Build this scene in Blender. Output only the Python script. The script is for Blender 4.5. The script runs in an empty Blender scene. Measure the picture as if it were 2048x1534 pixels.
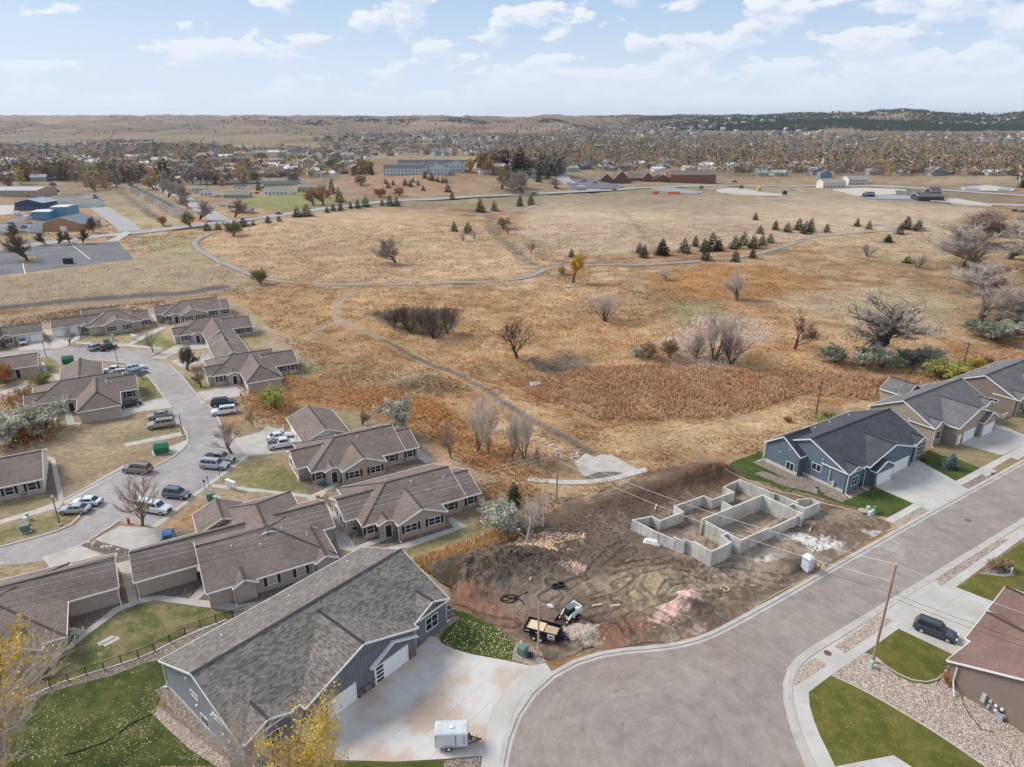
import bpy, math, random
import numpy as np
from mathutils import Vector, Matrix
from mathutils.geometry import tessellate_polygon
random.seed(7); rng = np.random.default_rng(11)
S = bpy.context.scene
COL = S.collection
R = math.radians

# ------------------------------------------------------------------ camera, sky, sun, exposure
CAM_H = 60.0; PITCH = 21.1; FPX = 1365.0
cam = bpy.data.cameras.new('camera'); cam_o = bpy.data.objects.new('camera', cam); COL.objects.link(cam_o)
cam.sensor_width = 36; cam.lens = 36 * FPX / 2048; cam.clip_end = 60000; cam.clip_start = 1
cam_o.location = (0, 0, CAM_H); cam_o.rotation_euler = (R(90 - PITCH), 0, 0)
S.camera = cam_o
S.view_settings.view_transform = 'Standard'; S.view_settings.look = 'None'
S.view_settings.gamma = 1; S.view_settings.use_curve_mapping = False
S.view_settings.exposure = 0.6
SUN_AZ, SUN_EL = -68.0, 40.0           # azimuth clockwise from +Y, elevation
sl = bpy.data.lights.new('sun', 'SUN'); sl.energy = 2.7; sl.angle = R(22); sl.color = (1.0, .95, .88)
so = bpy.data.objects.new('sun', sl); COL.objects.link(so)
sd = Vector((math.sin(R(SUN_AZ)) * math.cos(R(SUN_EL)), math.cos(R(SUN_AZ)) * math.cos(R(SUN_EL)), math.sin(R(SUN_EL))))
so.rotation_euler = sd.to_track_quat('Z', 'Y').to_euler(); so.location = (-60, 40, 120)

W = bpy.data.worlds.new('World'); S.world = W; W.use_nodes = True
nt = W.node_tree; nt.nodes.clear()
def nd(t, ty, **k):
    n = t.nodes.new(ty)
    for a, b in k.items(): setattr(n, a, b)
    return n
def mth(t, op, a, b=None, c=None, clamp=False):
    n = t.nodes.new('ShaderNodeMath'); n.operation = op; n.use_clamp = clamp
    for i, v in enumerate((a, b, c)):
        if v is None: continue
        if isinstance(v, (int, float)): n.inputs[i].default_value = v
        else: t.links.new(v, n.inputs[i])
    return n.outputs[0]
def mixc(t, f, a, b, bt='MIX'):
    n = t.nodes.new('ShaderNodeMix'); n.data_type = 'RGBA'; n.blend_type = bt
    for s, v in ((n.inputs[0], f), (n.inputs[6], a), (n.inputs[7], b)):
        if isinstance(v, (int, float)): s.default_value = v
        elif isinstance(v, tuple): s.default_value = (*v, 1) if len(v) == 3 else v
        else: t.links.new(v, s)
    return n.outputs[2]
def ramp(t, v, p):
    n = t.nodes.new('ShaderNodeMapRange'); n.interpolation_type = 'SMOOTHSTEP'
    n.inputs[1].default_value = p[0]; n.inputs[2].default_value = p[1]; t.links.new(v, n.inputs[0])
    if len(p) > 2: n.inputs[3].default_value = p[2]; n.inputs[4].default_value = p[3]
    return n.outputs[0]
def noise(t, vec, scale, detail=4, rough=.55, dim='3D'):
    n = t.nodes.new('ShaderNodeTexNoise'); n.inputs['Scale'].default_value = scale
    n.inputs['Detail'].default_value = detail; n.inputs['Roughness'].default_value = rough
    if vec is not None: t.links.new(vec, n.inputs['Vector'])
    return n.outputs['Fac']
sky = nd(nt, 'ShaderNodeTexSky', sky_type='NISHITA', sun_disc=False, sun_elevation=R(SUN_EL), sun_rotation=R(SUN_AZ))
sky.air_density = 1.0; sky.dust_density = 1.6; sky.ozone_density = 1.2
tc = nd(nt, 'ShaderNodeTexCoord')
sx = nd(nt, 'ShaderNodeSeparateXYZ'); nt.links.new(tc.outputs['Generated'], sx.inputs[0])
zc = mth(nt, 'MAXIMUM', sx.outputs[2], 0.0)
den = mth(nt, 'ADD', zc, 0.085)                      # clouds lie on a far, curved deck
cx = mth(nt, 'DIVIDE', sx.outputs[0], den); cy = mth(nt, 'DIVIDE', sx.outputs[1], den)
cb = nd(nt, 'ShaderNodeCombineXYZ'); nt.links.new(cx, cb.inputs[0]); nt.links.new(cy, cb.inputs[1])
warp = nt.nodes.new('ShaderNodeVectorMath'); warp.operation = 'ADD'; nt.links.new(cb.outputs[0], warp.inputs[0])
warp.inputs[1].default_value = (3.7, 8.1, 1.3)
n1 = noise(nt, warp.outputs[0], 0.95, 9, .56)
n2 = noise(nt, warp.outputs[0], 0.30, 2, .5)
# puffs seen side on: a second noise in elevation and azimuth
az = mth(nt, 'ARCTAN2', sx.outputs[0], sx.outputs[1])
c2 = nd(nt, 'ShaderNodeCombineXYZ'); nt.links.new(az, c2.inputs[0]); nt.links.new(mth(nt, 'MULTIPLY', sx.outputs[2], 2.3), c2.inputs[1])
w2 = nt.nodes.new('ShaderNodeVectorMath'); w2.operation = 'ADD'; nt.links.new(c2.outputs[0], w2.inputs[0]); w2.inputs[1].default_value = (1.83, .37, 0)
p1 = noise(nt, w2.outputs[0], 11.5, 8, .56)
side = mth(nt, 'MULTIPLY', az, .085)                   # more cloud to the right
dens = mth(nt, 'ADD', mth(nt, 'ADD', mth(nt, 'MULTIPLY', n1, .16), mth(nt, 'MULTIPLY', p1, .84)), side)
low = ramp(nt, zc, (0.01, 0.13, .075, 0.0))               # thicker toward the horizon
dens = mth(nt, 'ADD', dens, low)
cov = ramp(nt, dens, (.512, .565))
w3 = nt.nodes.new('ShaderNodeVectorMath'); w3.operation = 'ADD'; nt.links.new(w2.outputs[0], w3.inputs[0]); w3.inputs[1].default_value = (-.006, .022, 0)
shade = ramp(nt, mth(nt, 'SUBTRACT', p1, noise(nt, w3.outputs[0], 11.5, 5, .5)), (-.05, .07))
ccol = mixc(nt, shade, (5.9, 6.7, 8.2), (8.4, 8.5, 8.7))
base = mixc(nt, ramp(nt, zc, (0.0, 0.45, .80, .62)), sky.outputs[0], (4.2, 5.95, 8.35))   # thin pale veil
skyc = mixc(nt, mth(nt, 'MULTIPLY', cov, .86), base, ccol)
hz = ramp(nt, zc, (0.0, 0.17, .92, 0.0))
skyc = mixc(nt, hz, skyc, (6.9, 7.6, 8.7))
bg = nd(nt, 'ShaderNodeBackground'); bg.inputs[1].default_value = 0.075
nt.links.new(skyc, bg.inputs[0])
wo = nd(nt, 'ShaderNodeOutputWorld'); nt.links.new(bg.outputs[0], wo.inputs[0])

# ------------------------------------------------------------------ picture point -> place on the ground
_s, _c = math.sin(R(PITCH)), math.cos(R(PITCH))
ZR = {0:(0,0,1), 1:(0,560,2.926), 2:(0,1000,2.873), 3:(420,780,3.486), 4:(280,1090,2.56), 5:(800,980,2.695), 6:(1200,880,3.413),
      7:(1450,680,3.425), 8:(1540,1040,3.104), 9:(0,210,2.926), 10:(650,210,2.926), 11:(1300,210,2.738), 12:(1350,400,2.934),
      13:(650,550,2.409), 14:(0,580,5.112)}
def U(z, x, y, h=0.0):
    r = ZR[z]; px = r[0] + x / r[2]; py = r[1] + y / r[2]
    X = (px - 1024) / FPX; Y = -(py - 767) / FPX
    t = (h - CAM_H) / (-_s + Y * _c)
    return Vector((X * t, (_c + Y * _s) * t, h))
def proj(p):
    z = p[1] * _c - (p[2] - CAM_H) * _s; y = p[1] * _s + (p[2] - CAM_H) * _c
    return 1024 + FPX * p[0] / z, 767 - FPX * y / z

# ------------------------------------------------------------------ value noise in numpy
_T = np.random.default_rng(3).random((256, 256))
def vn(x, y):
    xi = np.floor(x).astype(int); yi = np.floor(y).astype(int); fx = x - xi; fy = y - yi
    fx = fx * fx * (3 - 2 * fx); fy = fy * fy * (3 - 2 * fy)
    a = _T[xi % 256, yi % 256]; b = _T[(xi + 1) % 256, yi % 256]; c = _T[xi % 256, (yi + 1) % 256]; d = _T[(xi + 1) % 256, (yi + 1) % 256]
    return (a * (1 - fx) + b * fx) * (1 - fy) + (c * (1 - fx) + d * fx) * fy
def fbm(x, y, o=4, g=.5):
    s = 0; a = 1; n = 0
    for i in range(o): s = s + a * vn(x * 2**i + 17 * i, y * 2**i + 5 * i); n += a; a *= g
    return s / n
def sst(a, b, x): t = np.clip((x - a) / (b - a), 0, 1); return t * t * (3 - 2 * t)
def inpoly(x, y, P):
    r = np.zeros(x.shape, bool); n = len(P); j = n - 1
    for i in range(n):
        xi, yi = P[i][0], P[i][1]; xj, yj = P[j][0], P[j][1]
        if yi != yj: r ^= ((yi > y) != (yj > y)) & (x < (xj - xi) * (y - yi) / (yj - yi) + xi)
        j = i
    return r
def dpoly(x, y, L):
    d = np.full(x.shape, 1e9)
    for (a, b) in zip(L[:-1], L[1:]):
        ax, ay = a[0], a[1]; bx, by = b[0] - ax, b[1] - ay; l = bx * bx + by * by + 1e-9
        t = np.clip(((x - ax) * bx + (y - ay) * by) / l, 0, 1)
        d = np.minimum(d, np.hypot(x - ax - t * bx, y - ay - t * by))
    return d
def WP(z, pts): return [U(z, *p) for p in pts]

# ------------------------------------------------------------------ terrain height
LOT = WP(0, [(905,1175),(850,1150),(838,1128),(1000,1072),(1140,1005),(1200,990),(1290,952),(1400,920),(1460,932),(1500,955),(1640,992),(1795,1047),(1510,1215),(1450,1252),(1340,1290),(1200,1297),(1130,1318),(1092,1318),(1030,1285),(960,1235),(905,1205)])
MARSH = WP(0, [(1000,745),(1190,725),(1400,728),(1650,735),(1750,750),(1900,718),(2048,684),(2120,700),(2048,735),(1780,795),(1600,780),(1480,822),(1330,832),(1200,830),(1100,800),(1030,760)])
TRACK = WP(13, [(150,70),(75,110),(48,165),(62,215),(170,255),(270,300),(430,385),(600,460),(700,520),(830,600),(960,690),(1100,760),(1290,860)])
BUILT = WP(0, [(-700,640),(0,600),(150,585),(300,575),(470,590),(640,730),(560,800),(700,790),(830,850),(960,930),(1060,960),(1120,955),(1290,925),(1400,900),(1520,850),(1720,770),(1850,730),(2048,660),(2500,600),(3200,1000),(2900,2400),(-700,2600),(-1500,1500)])
PARK = WP(0, [(-300,610),(0,558),(280,522),(240,478),(120,484),(0,490),(-300,520)])
def T(x, y):
    x = np.asarray(x, float); y = np.asarray(y, float)
    b = dpoly(x, y, BUILT + [BUILT[0]]); ins = inpoly(x, y, BUILT)
    out = np.where(ins, 0, sst(2, 45, b)) * sst(60, 140, y)
    out = out * np.where(inpoly(x, y, PARK), 0, sst(2, 30, dpoly(x, y, PARK + [PARK[0]])))
    z = out * ((fbm(x / 45, y / 45, 3) - .5) * 3.4 + (fbm(x / 9 + 40, y / 9, 2) - .5) * .7)
    dm = dpoly(x, y, MARSH + [MARSH[0]]); im = inpoly(x, y, MARSH)
    z = z - 1.3 * np.where(im, 1, 1 - sst(0, 9, dm)) * sst(112, 125, y)
    z = z + out * 1.1 * np.exp(-((dm - 9) / 5) ** 2) * (~im)
    far = sst(430, 900, y)
    z = z + far * (fbm(x / 260 + 9, y / 260, 3) - .45) * 16
    # knoll with the pale apartments, bluff in the middle distance
    z = z + 13 * np.exp(-(((x + 75) / 130) ** 2 + ((y - 715) / 95) ** 2))
    z = z + 16 * np.exp(-(((x + 330) / 190) ** 2 + ((y - 1000) / 90) ** 2))
    z = z + 22 * np.exp(-(((x + 430) / 420) ** 2 + ((y - 2050) / 260) ** 2))
    # hills at the horizon
    a = x / np.maximum(y, 1)
    rid = 1 - np.abs(2 * fbm(x / 1500 + 3, y / 1500 + 7, 5, .48) - 1)
    hl = sst(2300, 7800, y) * (22 + 48 * rid) * (1 - .0 * a)
    hr = sst(.05, .40, a) * sst(1500, 3000, y) * (18 + 56 * fbm(x / 900 + 20, y / 900, 5, .5)) * (1 - sst(4500, 8000, y) * .5)
    z = z + np.maximum(hl, hr) * (1 - .25 * sst(9000, 14000, y))
    rg = 1 - np.abs(2 * fbm(x / 520 + 11, y / 700 + 2, 4, .45) - 1)
    z = z + (rg - .55) * 115 * sst(1900, 3600, y) * (1 - .5 * sst(5500, 9000, y))
    return z
def G(z, x, y):
    """where the ray through a picture point meets the terrain"""
    p0 = U(z, x, y, 0); d = p0 - Vector((0, 0, CAM_H)); d.normalize()
    t = np.linspace(45, 12000, 1) if False else np.geomspace(50, 11000, 2600)
    X, Y, Z = d.x * t, d.y * t, CAM_H + d.z * t
    k = np.argmax(Z < T(X, Y))
    if k == 0: k = len(t) - 1
    lo, hi = t[k - 1], t[k]
    for _ in range(12):
        m = (lo + hi) / 2
        if CAM_H + d.z * m < float(T(d.x * m, d.y * m)): hi = m
        else: lo = m
    return Vector((d.x * hi, d.y * hi, float(T(d.x * hi, d.y * hi))))
def hgt(base, z, x, ytop):
    """real height of an upright thing whose base is known and whose top shows at picture height ytop"""
    r = ZR[z]; py = r[1] + ytop / r[2]; lo, hi = 0, 60
    for _ in range(30):
        m = (lo + hi) / 2
        if proj((base[0], base[1], base[2] + m))[1] > py: lo = m
        else: hi = m
    return lo

# ------------------------------------------------------------------ materials
MATS = {}
def mat(name, col, rough=.8, var=.18, scale=1.5, bump=0, metal=0, col2=None, fine=0, attr=None, spec=.3, bscale=None):
    if name in MATS: return MATS[name]
    m = bpy.data.materials.new(name); m.use_nodes = True; t = m.node_tree; b = t.nodes['Principled BSDF']
    b.inputs['Roughness'].default_value = rough; b.inputs['Metallic'].default_value = metal; b.inputs['Specular IOR Level'].default_value = spec
    geo = nd(t, 'ShaderNodeNewGeometry'); pos = geo.outputs['Position']
    c = None
    if attr:
        a = nd(t, 'ShaderNodeAttribute', attribute_name=attr); c = a.outputs['Color']
    else:
        rg = nd(t, 'ShaderNodeRGB'); rg.outputs[0].default_value = (*col, 1); c = rg.outputs[0]
    if col2: c = mixc(t, ramp(t, noise(t, pos, scale * .5, 5), (.42, .62)), c, col2)
    if var:
        f = ramp(t, noise(t, pos, scale, 6, .62), (.25, .75, 1 - var, 1 + var))
        vm = nd(t, 'ShaderNodeVectorMath', operation='SCALE'); t.links.new(c, vm.inputs[0]); t.links.new(f, vm.inputs['Scale']); c = vm.outputs[0]
    if fine:
        f = ramp(t, noise(t, pos, 14, 3, .7), (.3, .7, 1 - fine, 1 + fine))
        vm = nd(t, 'ShaderNodeVectorMath', operation='SCALE'); t.links.new(c, vm.inputs[0]); t.links.new(f, vm.inputs['Scale']); c = vm.outputs[0]
    t.links.new(c, b.inputs['Base Color'])
    if bump:
        bp = nd(t, 'ShaderNodeBump'); bp.inputs['Strength'].default_value = bump; bp.inputs['Distance'].default_value = .1
        t.links.new(noise(t, pos, bscale or scale * 6, 5, .6), bp.inputs['Height']); t.links.new(bp.outputs[0], b.inputs['Normal'])
    MATS[name] = m; return m
def shingle_mat(name, ca, cb, cc, w=.33, h=.15):
    m = bpy.data.materials.new(name); m.use_nodes = True; t = m.node_tree; b = t.nodes['Principled BSDF']
    b.inputs['Roughness'].default_value = .9; b.inputs['Specular IOR Level'].default_value = .25
    uv = nd(t, 'ShaderNodeUVMap'); uv.uv_map = 'uv'
    br = nd(t, 'ShaderNodeTexBrick'); br.offset = .5; br.inputs['Scale'].default_value = 1
    br.inputs['Brick Width'].default_value = w; br.inputs['Row Height'].default_value = h; br.inputs['Mortar Size'].default_value = .006
    br.inputs['Mortar Smooth'].default_value = .4; br.inputs['Bias'].default_value = 0
    br.inputs['Color1'].default_value = (*ca, 1); br.inputs['Color2'].default_value = (*cb, 1); br.inputs['Mortar'].default_value = tuple(k * .45 for k in ca) + (1,)
    t.links.new(uv.outputs[0], br.inputs['Vector'])
    c = mixc(t, ramp(t, noise(t, uv.outputs[0], 5, 1, .5), (.6, .66, 0, .35)), br.outputs[0], cc)
    geo = nd(t, 'ShaderNodeNewGeometry')
    f = ramp(t, noise(t, geo.outputs['Position'], .35, 4), (.3, .7, .88, 1.12))
    vm = nd(t, 'ShaderNodeVectorMath', operation='SCALE'); t.links.new(c, vm.inputs[0]); t.links.new(f, vm.inputs['Scale'])
    t.links.new(vm.outputs[0], b.inputs['Base Color'])
    bp = nd(t, 'ShaderNodeBump'); bp.inputs['Strength'].default_value = .5; bp.inputs['Distance'].default_value = .03
    t.links.new(br.outputs[0], bp.inputs['Height']); t.links.new(bp.outputs[0], b.inputs['Normal'])
    return m
def siding_mat(name, c, h=.14, var=.05):
    m = bpy.data.materials.new(name); m.use_nodes = True; t = m.node_tree; b = t.nodes['Principled BSDF']
    b.inputs['Roughness'].default_value = .65; b.inputs['Specular IOR Level'].default_value = .3
    geo = nd(t, 'ShaderNodeNewGeometry'); s = nd(t, 'ShaderNodeSeparateXYZ'); t.links.new(geo.outputs['Position'], s.inputs[0])
    fr = mth(t, 'FRACT', mth(t, 'DIVIDE', s.outputs[2], h))
    f = ramp(t, fr, (0.0, .16, .80, 1.0)); g = ramp(t, noise(t, geo.outputs['Position'], .8, 4), (.3, .7, 1 - var, 1 + var))
    vm = nd(t, 'ShaderNodeVectorMath', operation='SCALE'); vm.inputs[0].default_value = c; t.links.new(mth(t, 'MULTIPLY', f, g), vm.inputs['Scale'])
    t.links.new(vm.outputs[0], b.inputs['Base Color'])
    bp = nd(t, 'ShaderNodeBump'); bp.inputs['Strength'].default_value = .6; bp.inputs['Distance'].default_value = .02
    t.links.new(fr, bp.inputs['Height']); t.links.new(bp.outputs[0], b.inputs['Normal'])
    return m
def glass_mat():
    m = bpy.data.materials.new('dark_glass'); m.use_nodes = True; b = m.node_tree.nodes['Principled BSDF']
    b.inputs['Base Color'].default_value = (.02, .025, .03, 1); b.inputs['Roughness'].default_value = .07; b.inputs['Specular IOR Level'].default_value = .6
    return m
def paint(name, c, rough=.28, metal=.0):
    if name in MATS: return MATS[name]
    m = bpy.data.materials.new(name); m.use_nodes = True; b = m.node_tree.nodes['Principled BSDF']
    b.inputs['Base Color'].default_value = (*c, 1); b.inputs['Roughness'].default_value = rough; b.inputs['Metallic'].default_value = metal
    b.inputs['Coat Weight'].default_value = .4; b.inputs['Coat Roughness'].default_value = .08; MATS[name] = m
    return m
GLASS = glass_mat()
RUBBER = mat('rubber', (.018, .018, .018), .85, .1)
WHITE = mat('white_trim', (.74, .74, .73), .5, .06)
BLACKM = mat('black_metal', (.015, .015, .017), .45, .1)
CHROME = mat('rim_metal', (.55, .56, .58), .3, .05, metal=.8)
CONC = mat('concrete', (.47, .445, .41), .88, .13, .55, bump=.15, fine=.06, col2=(.42, .385, .34))
CONC_OLD = mat('old_concrete', (.42, .385, .345), .9, .15, .5, bump=.15, fine=.08)
CONC_WALL = mat('poured_concrete', (.58, .56, .51), .85, .12, .8, bump=.15, col2=(.44, .41, .36))
_t = CONC_WALL.node_tree; _b = _t.nodes['Principled BSDF']; _g = nd(_t, 'ShaderNodeNewGeometry'); _m = nd(_t, 'ShaderNodeMapping'); _m.inputs['Scale'].default_value = (1.5, 1.5, .10); _t.links.new(_g.outputs['Position'], _m.inputs[0])
_f = ramp(_t, noise(_t, _m.outputs[0], 1.0, 3, .8), (.38, .62, .86, 1.07)); _v = nd(_t, 'ShaderNodeVectorMath', operation='SCALE'); _t.links.new(_b.inputs['Base Color'].links[0].from_socket, _v.inputs[0]); _t.links.new(_f, _v.inputs['Scale']); _t.links.new(_v.outputs[0], _b.inputs['Base Color'])

# ------------------------------------------------------------------ mesh helpers
class MB:
    def __init__(s): s.v = []; s.f = []; s.uv = None
    def add(s, vs, fs):
        o = len(s.v); s.v += [tuple(p) for p in vs]; s.f += [tuple(i + o for i in f) for f in fs]; return s
    def box(s, x0, x1, y0, y1, z0, z1, tx=0, ty=0):
        v = [(x0,y0,z0),(x1,y0,z0),(x1,y1,z0),(x0,y1,z0),(x0+tx,y0+ty,z1),(x1-tx,y0+ty,z1),(x1-tx,y1-ty,z1),(x0+tx,y1-ty,z1)]
        return s.add(v, [(0,3,2,1),(4,5,6,7),(0,1,5,4),(1,2,6,5),(2,3,7,6),(3,0,4,7)])
    def bar(s, p, q, w, h, up=(0, 0, 1)):
        p = Vector(p); q = Vector(q); d = (q - p).normalized(); up = Vector(up)
        sd = d.cross(up)
        if sd.length < 1e-4: sd = Vector((1, 0, 0))
        sd.normalize(); u2 = sd.cross(d).normalized()
        v = [a + sd * w / 2 * i + u2 * h / 2 * j for a in (p, q) for i, j in ((-1,-1),(1,-1),(1,1),(-1,1))]
        return s.add(v, [(0,1,2,3),(7,6,5,4),(0,4,5,1),(1,5,6,2),(2,6,7,3),(3,7,4,0)])
    def tube(s, pts, rad, n=6, cap=True):
        pts = [Vector(p) for p in pts]; rad = rad if isinstance(rad, (list, tuple)) else [rad] * len(pts); vs = []
        for i, p in enumerate(pts):
            d = (pts[min(i + 1, len(pts) - 1)] - pts[max(i - 1, 0)]).normalized()
            a = d.cross(Vector((0, 0, 1)) if abs(d.z) < .9 else Vector((1, 0, 0))).normalized(); b = d.cross(a)
            vs += [p + (a * math.cos(2 * math.pi * k / n) + b * math.sin(2 * math.pi * k / n)) * rad[i] for k in range(n)]
        fs = [(i*n+k, i*n+(k+1)%n, (i+1)*n+(k+1)%n, (i+1)*n+k) for i in range(len(pts) - 1) for k in range(n)]
        if cap: fs += [tuple(range(n))[::-1], tuple((len(pts)-1)*n + k for k in range(n))]
        return s.add(vs, fs)
    def cyl(s, c, r, h, n=12, axis='z', r2=None):
        c = Vector(c); e = {'x': Vector((1,0,0)), 'y': Vector((0,1,0)), 'z': Vector((0,0,1))}[axis] * h
        return s.tube([c, c + e], [r, r if r2 is None else r2], n)
    def prism(s, P, z0, z1):
        n = len(P); vs = [(p[0], p[1], z0) for p in P] + [(p[0], p[1], z1) for p in P]
        fs = [(i, (i+1) % n, n + (i+1) % n, n + i) for i in range(n)]
        tr = tessellate_polygon([[Vector((p[0], p[1], 0)) for p in P]])
        area = sum(P[i][0]*P[(i+1)%n][1] - P[(i+1)%n][0]*P[i][1] for i in range(n))
        if area < 0: fs = [f[::-1] for f in fs]
        for t3 in tr:
            a, b, c = (Vector((P[i][0], P[i][1])) for i in t3)
            if (b - a).cross(c - a) < 0: t3 = t3[::-1]
            fs.append(tuple(i + n for i in t3)); fs.append(tuple(t3)[::-1])
        return s.add(vs, fs)
    def mesh(s, name):
        m = bpy.data.meshes.new(name); m.from_pydata(s.v, [], s.f)
        if s.uv:
            l = m.uv_layers.new(name='uv'); l.data.foreach_set('uv', [c for f in s.uv for p in f for c in p])
        m.update(); return m
def link(name, me, ma=None, parent=None, loc=None, rot=None):
    o = bpy.data.objects.new(name, me); COL.objects.link(o)
    if ma is not None and me is not None and not me.materials: me.materials.append(ma)
    if parent: o.parent = parent
    if loc is not None: o.location = loc
    if rot is not None: o.rotation_euler = (0, 0, rot)
    return o
def part(name, mb, ma, parent, **k): return link(name, mb.mesh(name), ma, parent, **k)
USED_LABELS = {}
def tag(o, label, cat, group=None):
    o['label'] = label; o['category'] = cat
    if group: o['group'] = group
    return o
def thing(name, label, cat, loc=(0, 0, 0), rot=0, group=None):
    o = bpy.data.objects.new(name, None); COL.objects.link(o); o.location = loc; o.rotation_euler = (0, 0, rot); o.empty_display_size = .5
    return tag(o, label, cat, group)
def copy_tree(o, parent=None):
    c = o.copy(); COL.objects.link(c); c.parent = parent
    for ch in o.children: copy_tree(ch, c)
    return c
def struct(name, mb, ma, kind='structure'):
    o = link(name, mb.mesh(name) if isinstance(mb, MB) else mb, ma); o['kind'] = kind; return o
def tri_mesh(name, V, F, col=None, k=3):
    m = bpy.data.meshes.new(name); V = np.asarray(V, np.float32); F = np.asarray(F, np.int32)
    m.vertices.add(len(V)); m.vertices.foreach_set('co', V.ravel()); nf = len(F)
    m.loops.add(nf * k); m.loops.foreach_set('vertex_index', F.ravel()); m.polygons.add(nf)
    m.polygons.foreach_set('loop_start', np.arange(nf, dtype=np.int32) * k); m.polygons.foreach_set('loop_total', np.full(nf, k, np.int32))
    if col is not None:
        a = m.color_attributes.new('Col', 'FLOAT_COLOR', 'POINT'); c = np.ones((len(V), 4), np.float32); c[:, :3] = col; a.data.foreach_set('color', c.ravel())
    m.update(calc_edges=True); return m
def smooth(me): me.polygons.foreach_set('use_smooth', [True] * len(me.polygons)); return me
# ------------------------------------------------------------------ ground sheet
def wob(x, y, a, s): return a * (fbm(x / s, y / s, 3) - .5) * 2, a * (fbm(x / s + 71, y / s + 33, 3) - .5) * 2
CREEK = WP(0, [(-100,630),(0,616),(150,600),(300,590),(380,586),(440,574)])
def ground_color(x, y):
    px = 1024 + FPX * x / np.maximum(y * _c + CAM_H * _s, 1); dz = -CAM_H
    py = 767 - FPX * (y * _s + dz * _c) / np.maximum(y * _c - dz * _s, 1)
    def A(*c): return np.array(c, float)
    f1 = fbm(x / 28, y / 28, 5, .6)[..., None]; f2 = fbm(x / 6 + 9, y / 6, 4, .6)[..., None]; f3 = fbm(x / 90 + 4, y / 90, 4)[..., None]; f4 = fbm(x / 2.2, y / 2.2, 3, .7)[..., None]
    # prairie: straw, rust, umber
    c = A(.362, .230, .126) * (1 - 0 * f1)
    c = c + (A(.30, .155, .065) - c) * sst(.50, .66, f1) * .85
    c = c + (A(.44, .325, .205) - c) * sst(.50, .68, f2) * .75
    c = c + (A(.22, .14, .075) - c) * sst(.50, .66, fbm(x / 14 + 31, y / 8 + 8, 5, .65))[..., None] * .8
    c = c + (A(.40, .34, .23) - c) * sst(.55, .7, f3) * .45
    def mixin(P, col, k=1.0, w=3.0, s=10., wa=3.):
        nonlocal c
        dx, dy = wob(x, y, wa, s)
        i = inpoly(x + dx, y + dy, P); d = dpoly(x + dx, y + dy, list(P) + [P[0]])
        m = np.where(i, sst(-w, w, d) , 1 - sst(-w, w, d))[..., None] * k
        m = m * (.8 + .35 * f4)
        c = c + (A(*col) * (.8 + .4 * f2) - c) * np.clip(m, 0, 1)
    def band(L, col, w, k=1.0, wa=1.2):
        nonlocal c
        dx, dy = wob(x, y, wa, 6.)
        m = (1 - sst(w * .55, w * 1.15, dpoly(x + dx, y + dy, L)))[..., None] * k
        c = c + (A(*col) * (.8 + .4 * f4) - c) * np.clip(m * (.7 + .6 * f2), 0, 1)
    mixin(WP(0, [(480,600),(700,578),(1100,575),(1500,600),(1700,720),(1500,860),(1250,900),(1050,880),(800,740),(560,720)]), (.40,.225,.10), .5, 14, 25, 12)
    # fields above the trail
    mixin(WP(0, [(400,500),(420,470),(560,440),(760,412),(950,440),(1080,520),(1060,552),(800,562),(560,556)]), (.43,.295,.18), .75, 6)
    mixin(WP(0, [(1080,400),(1500,385),(1800,395),(1980,420),(1850,450),(1500,490),(1150,515),(1020,460)]), (.415,.31,.215), .85, 6)
    mixin(WP(0, [(-300,540),(0,560),(270,515),(400,500),(470,545),(560,575),(420,590),(0,620),(-300,640)]), (.33,.245,.16), .85, 4)
    mixin(WP(0, [(250,480),(440,462),(400,475),(392,490),(440,530),(400,540),(330,510),(280,495)]), (.27,.24,.135), .7, 5)
    mixin(WP(0, [(430,460),(700,408),(1050,388),(1350,372),(1700,372),(1990,395),(1980,412),(1600,385),(1300,388),(1090,402),(1060,418),(800,415),(600,430)]), (.29,.255,.15), .7, 8)
    mixin(WP(0, [(195,380),(240,375),(330,430),(400,455),(260,470),(215,430)]), (.31,.255,.15), .8, 4)
    # rust belt along the creek below the trail
    mixin(WP(0, [(1300,555),(1420,530),(1560,540),(1650,560),(1560,590),(1400,600),(1300,590)]), (.33,.165,.06), .8, 5)
    mixin(WP(0, [(560,640),(700,700),(820,760),(760,800),(640,760),(540,700)]), (.24,.15,.08), .6, 8, 14, 8)
    mixin(WP(0, [(1130,600),(1330,580),(1420,600),(1340,650),(1180,640)]), (.22,.14,.075), .6, 8, 14, 8)
    mixin(WP(0, [(1200,870),(1500,800),(1640,830),(1480,900),(1300,910)]), (.44,.31,.17), .7, 5, 14, 5)
    mixin(WP(0, [(1560,600),(1800,560),(1930,600),(1900,680),(1700,640)]), (.38,.30,.19), .8, 6)
    mixin(WP(0, [(560,575),(700,590),(640,680),(700,720),(640,735),(560,690),(470,600)]), (.36,.22,.11), .8, 5)
    mixin(WP(0, [(640,760),(760,770),(900,800),(980,880),(1080,950),(960,950),(860,880),(740,830),(560,790)]), (.33,.17,.07), .8, 5)
    mixin(WP(0, [(470,745),(560,740),(650,770),(560,860),(490,830)]), (.30,.16,.07), .7, 3)
    mixin(WP(0, [(0,790),(60,770),(130,830),(120,880),(0,910)]), (.24,.14,.08), .9, 3)
    mixin(MARSH, (.33,.19,.105), .85, 3)
    mixin(WP(0, [(1400,625),(1500,635),(1570,660),(1520,690),(1430,740),(1300,700)]), (.44,.30,.22), .7, 4)
    mixin(WP(0, [(1330,600),(1430,600),(1450,640),(1360,660)]), (.20,.20,.10), .6, 5)
    mixin(WP(13, [(1000,430),(1060,395),(1270,400),(1260,425),(1080,450)]), (.13,.112,.09), .85, 2.2, 5, 5)
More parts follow.
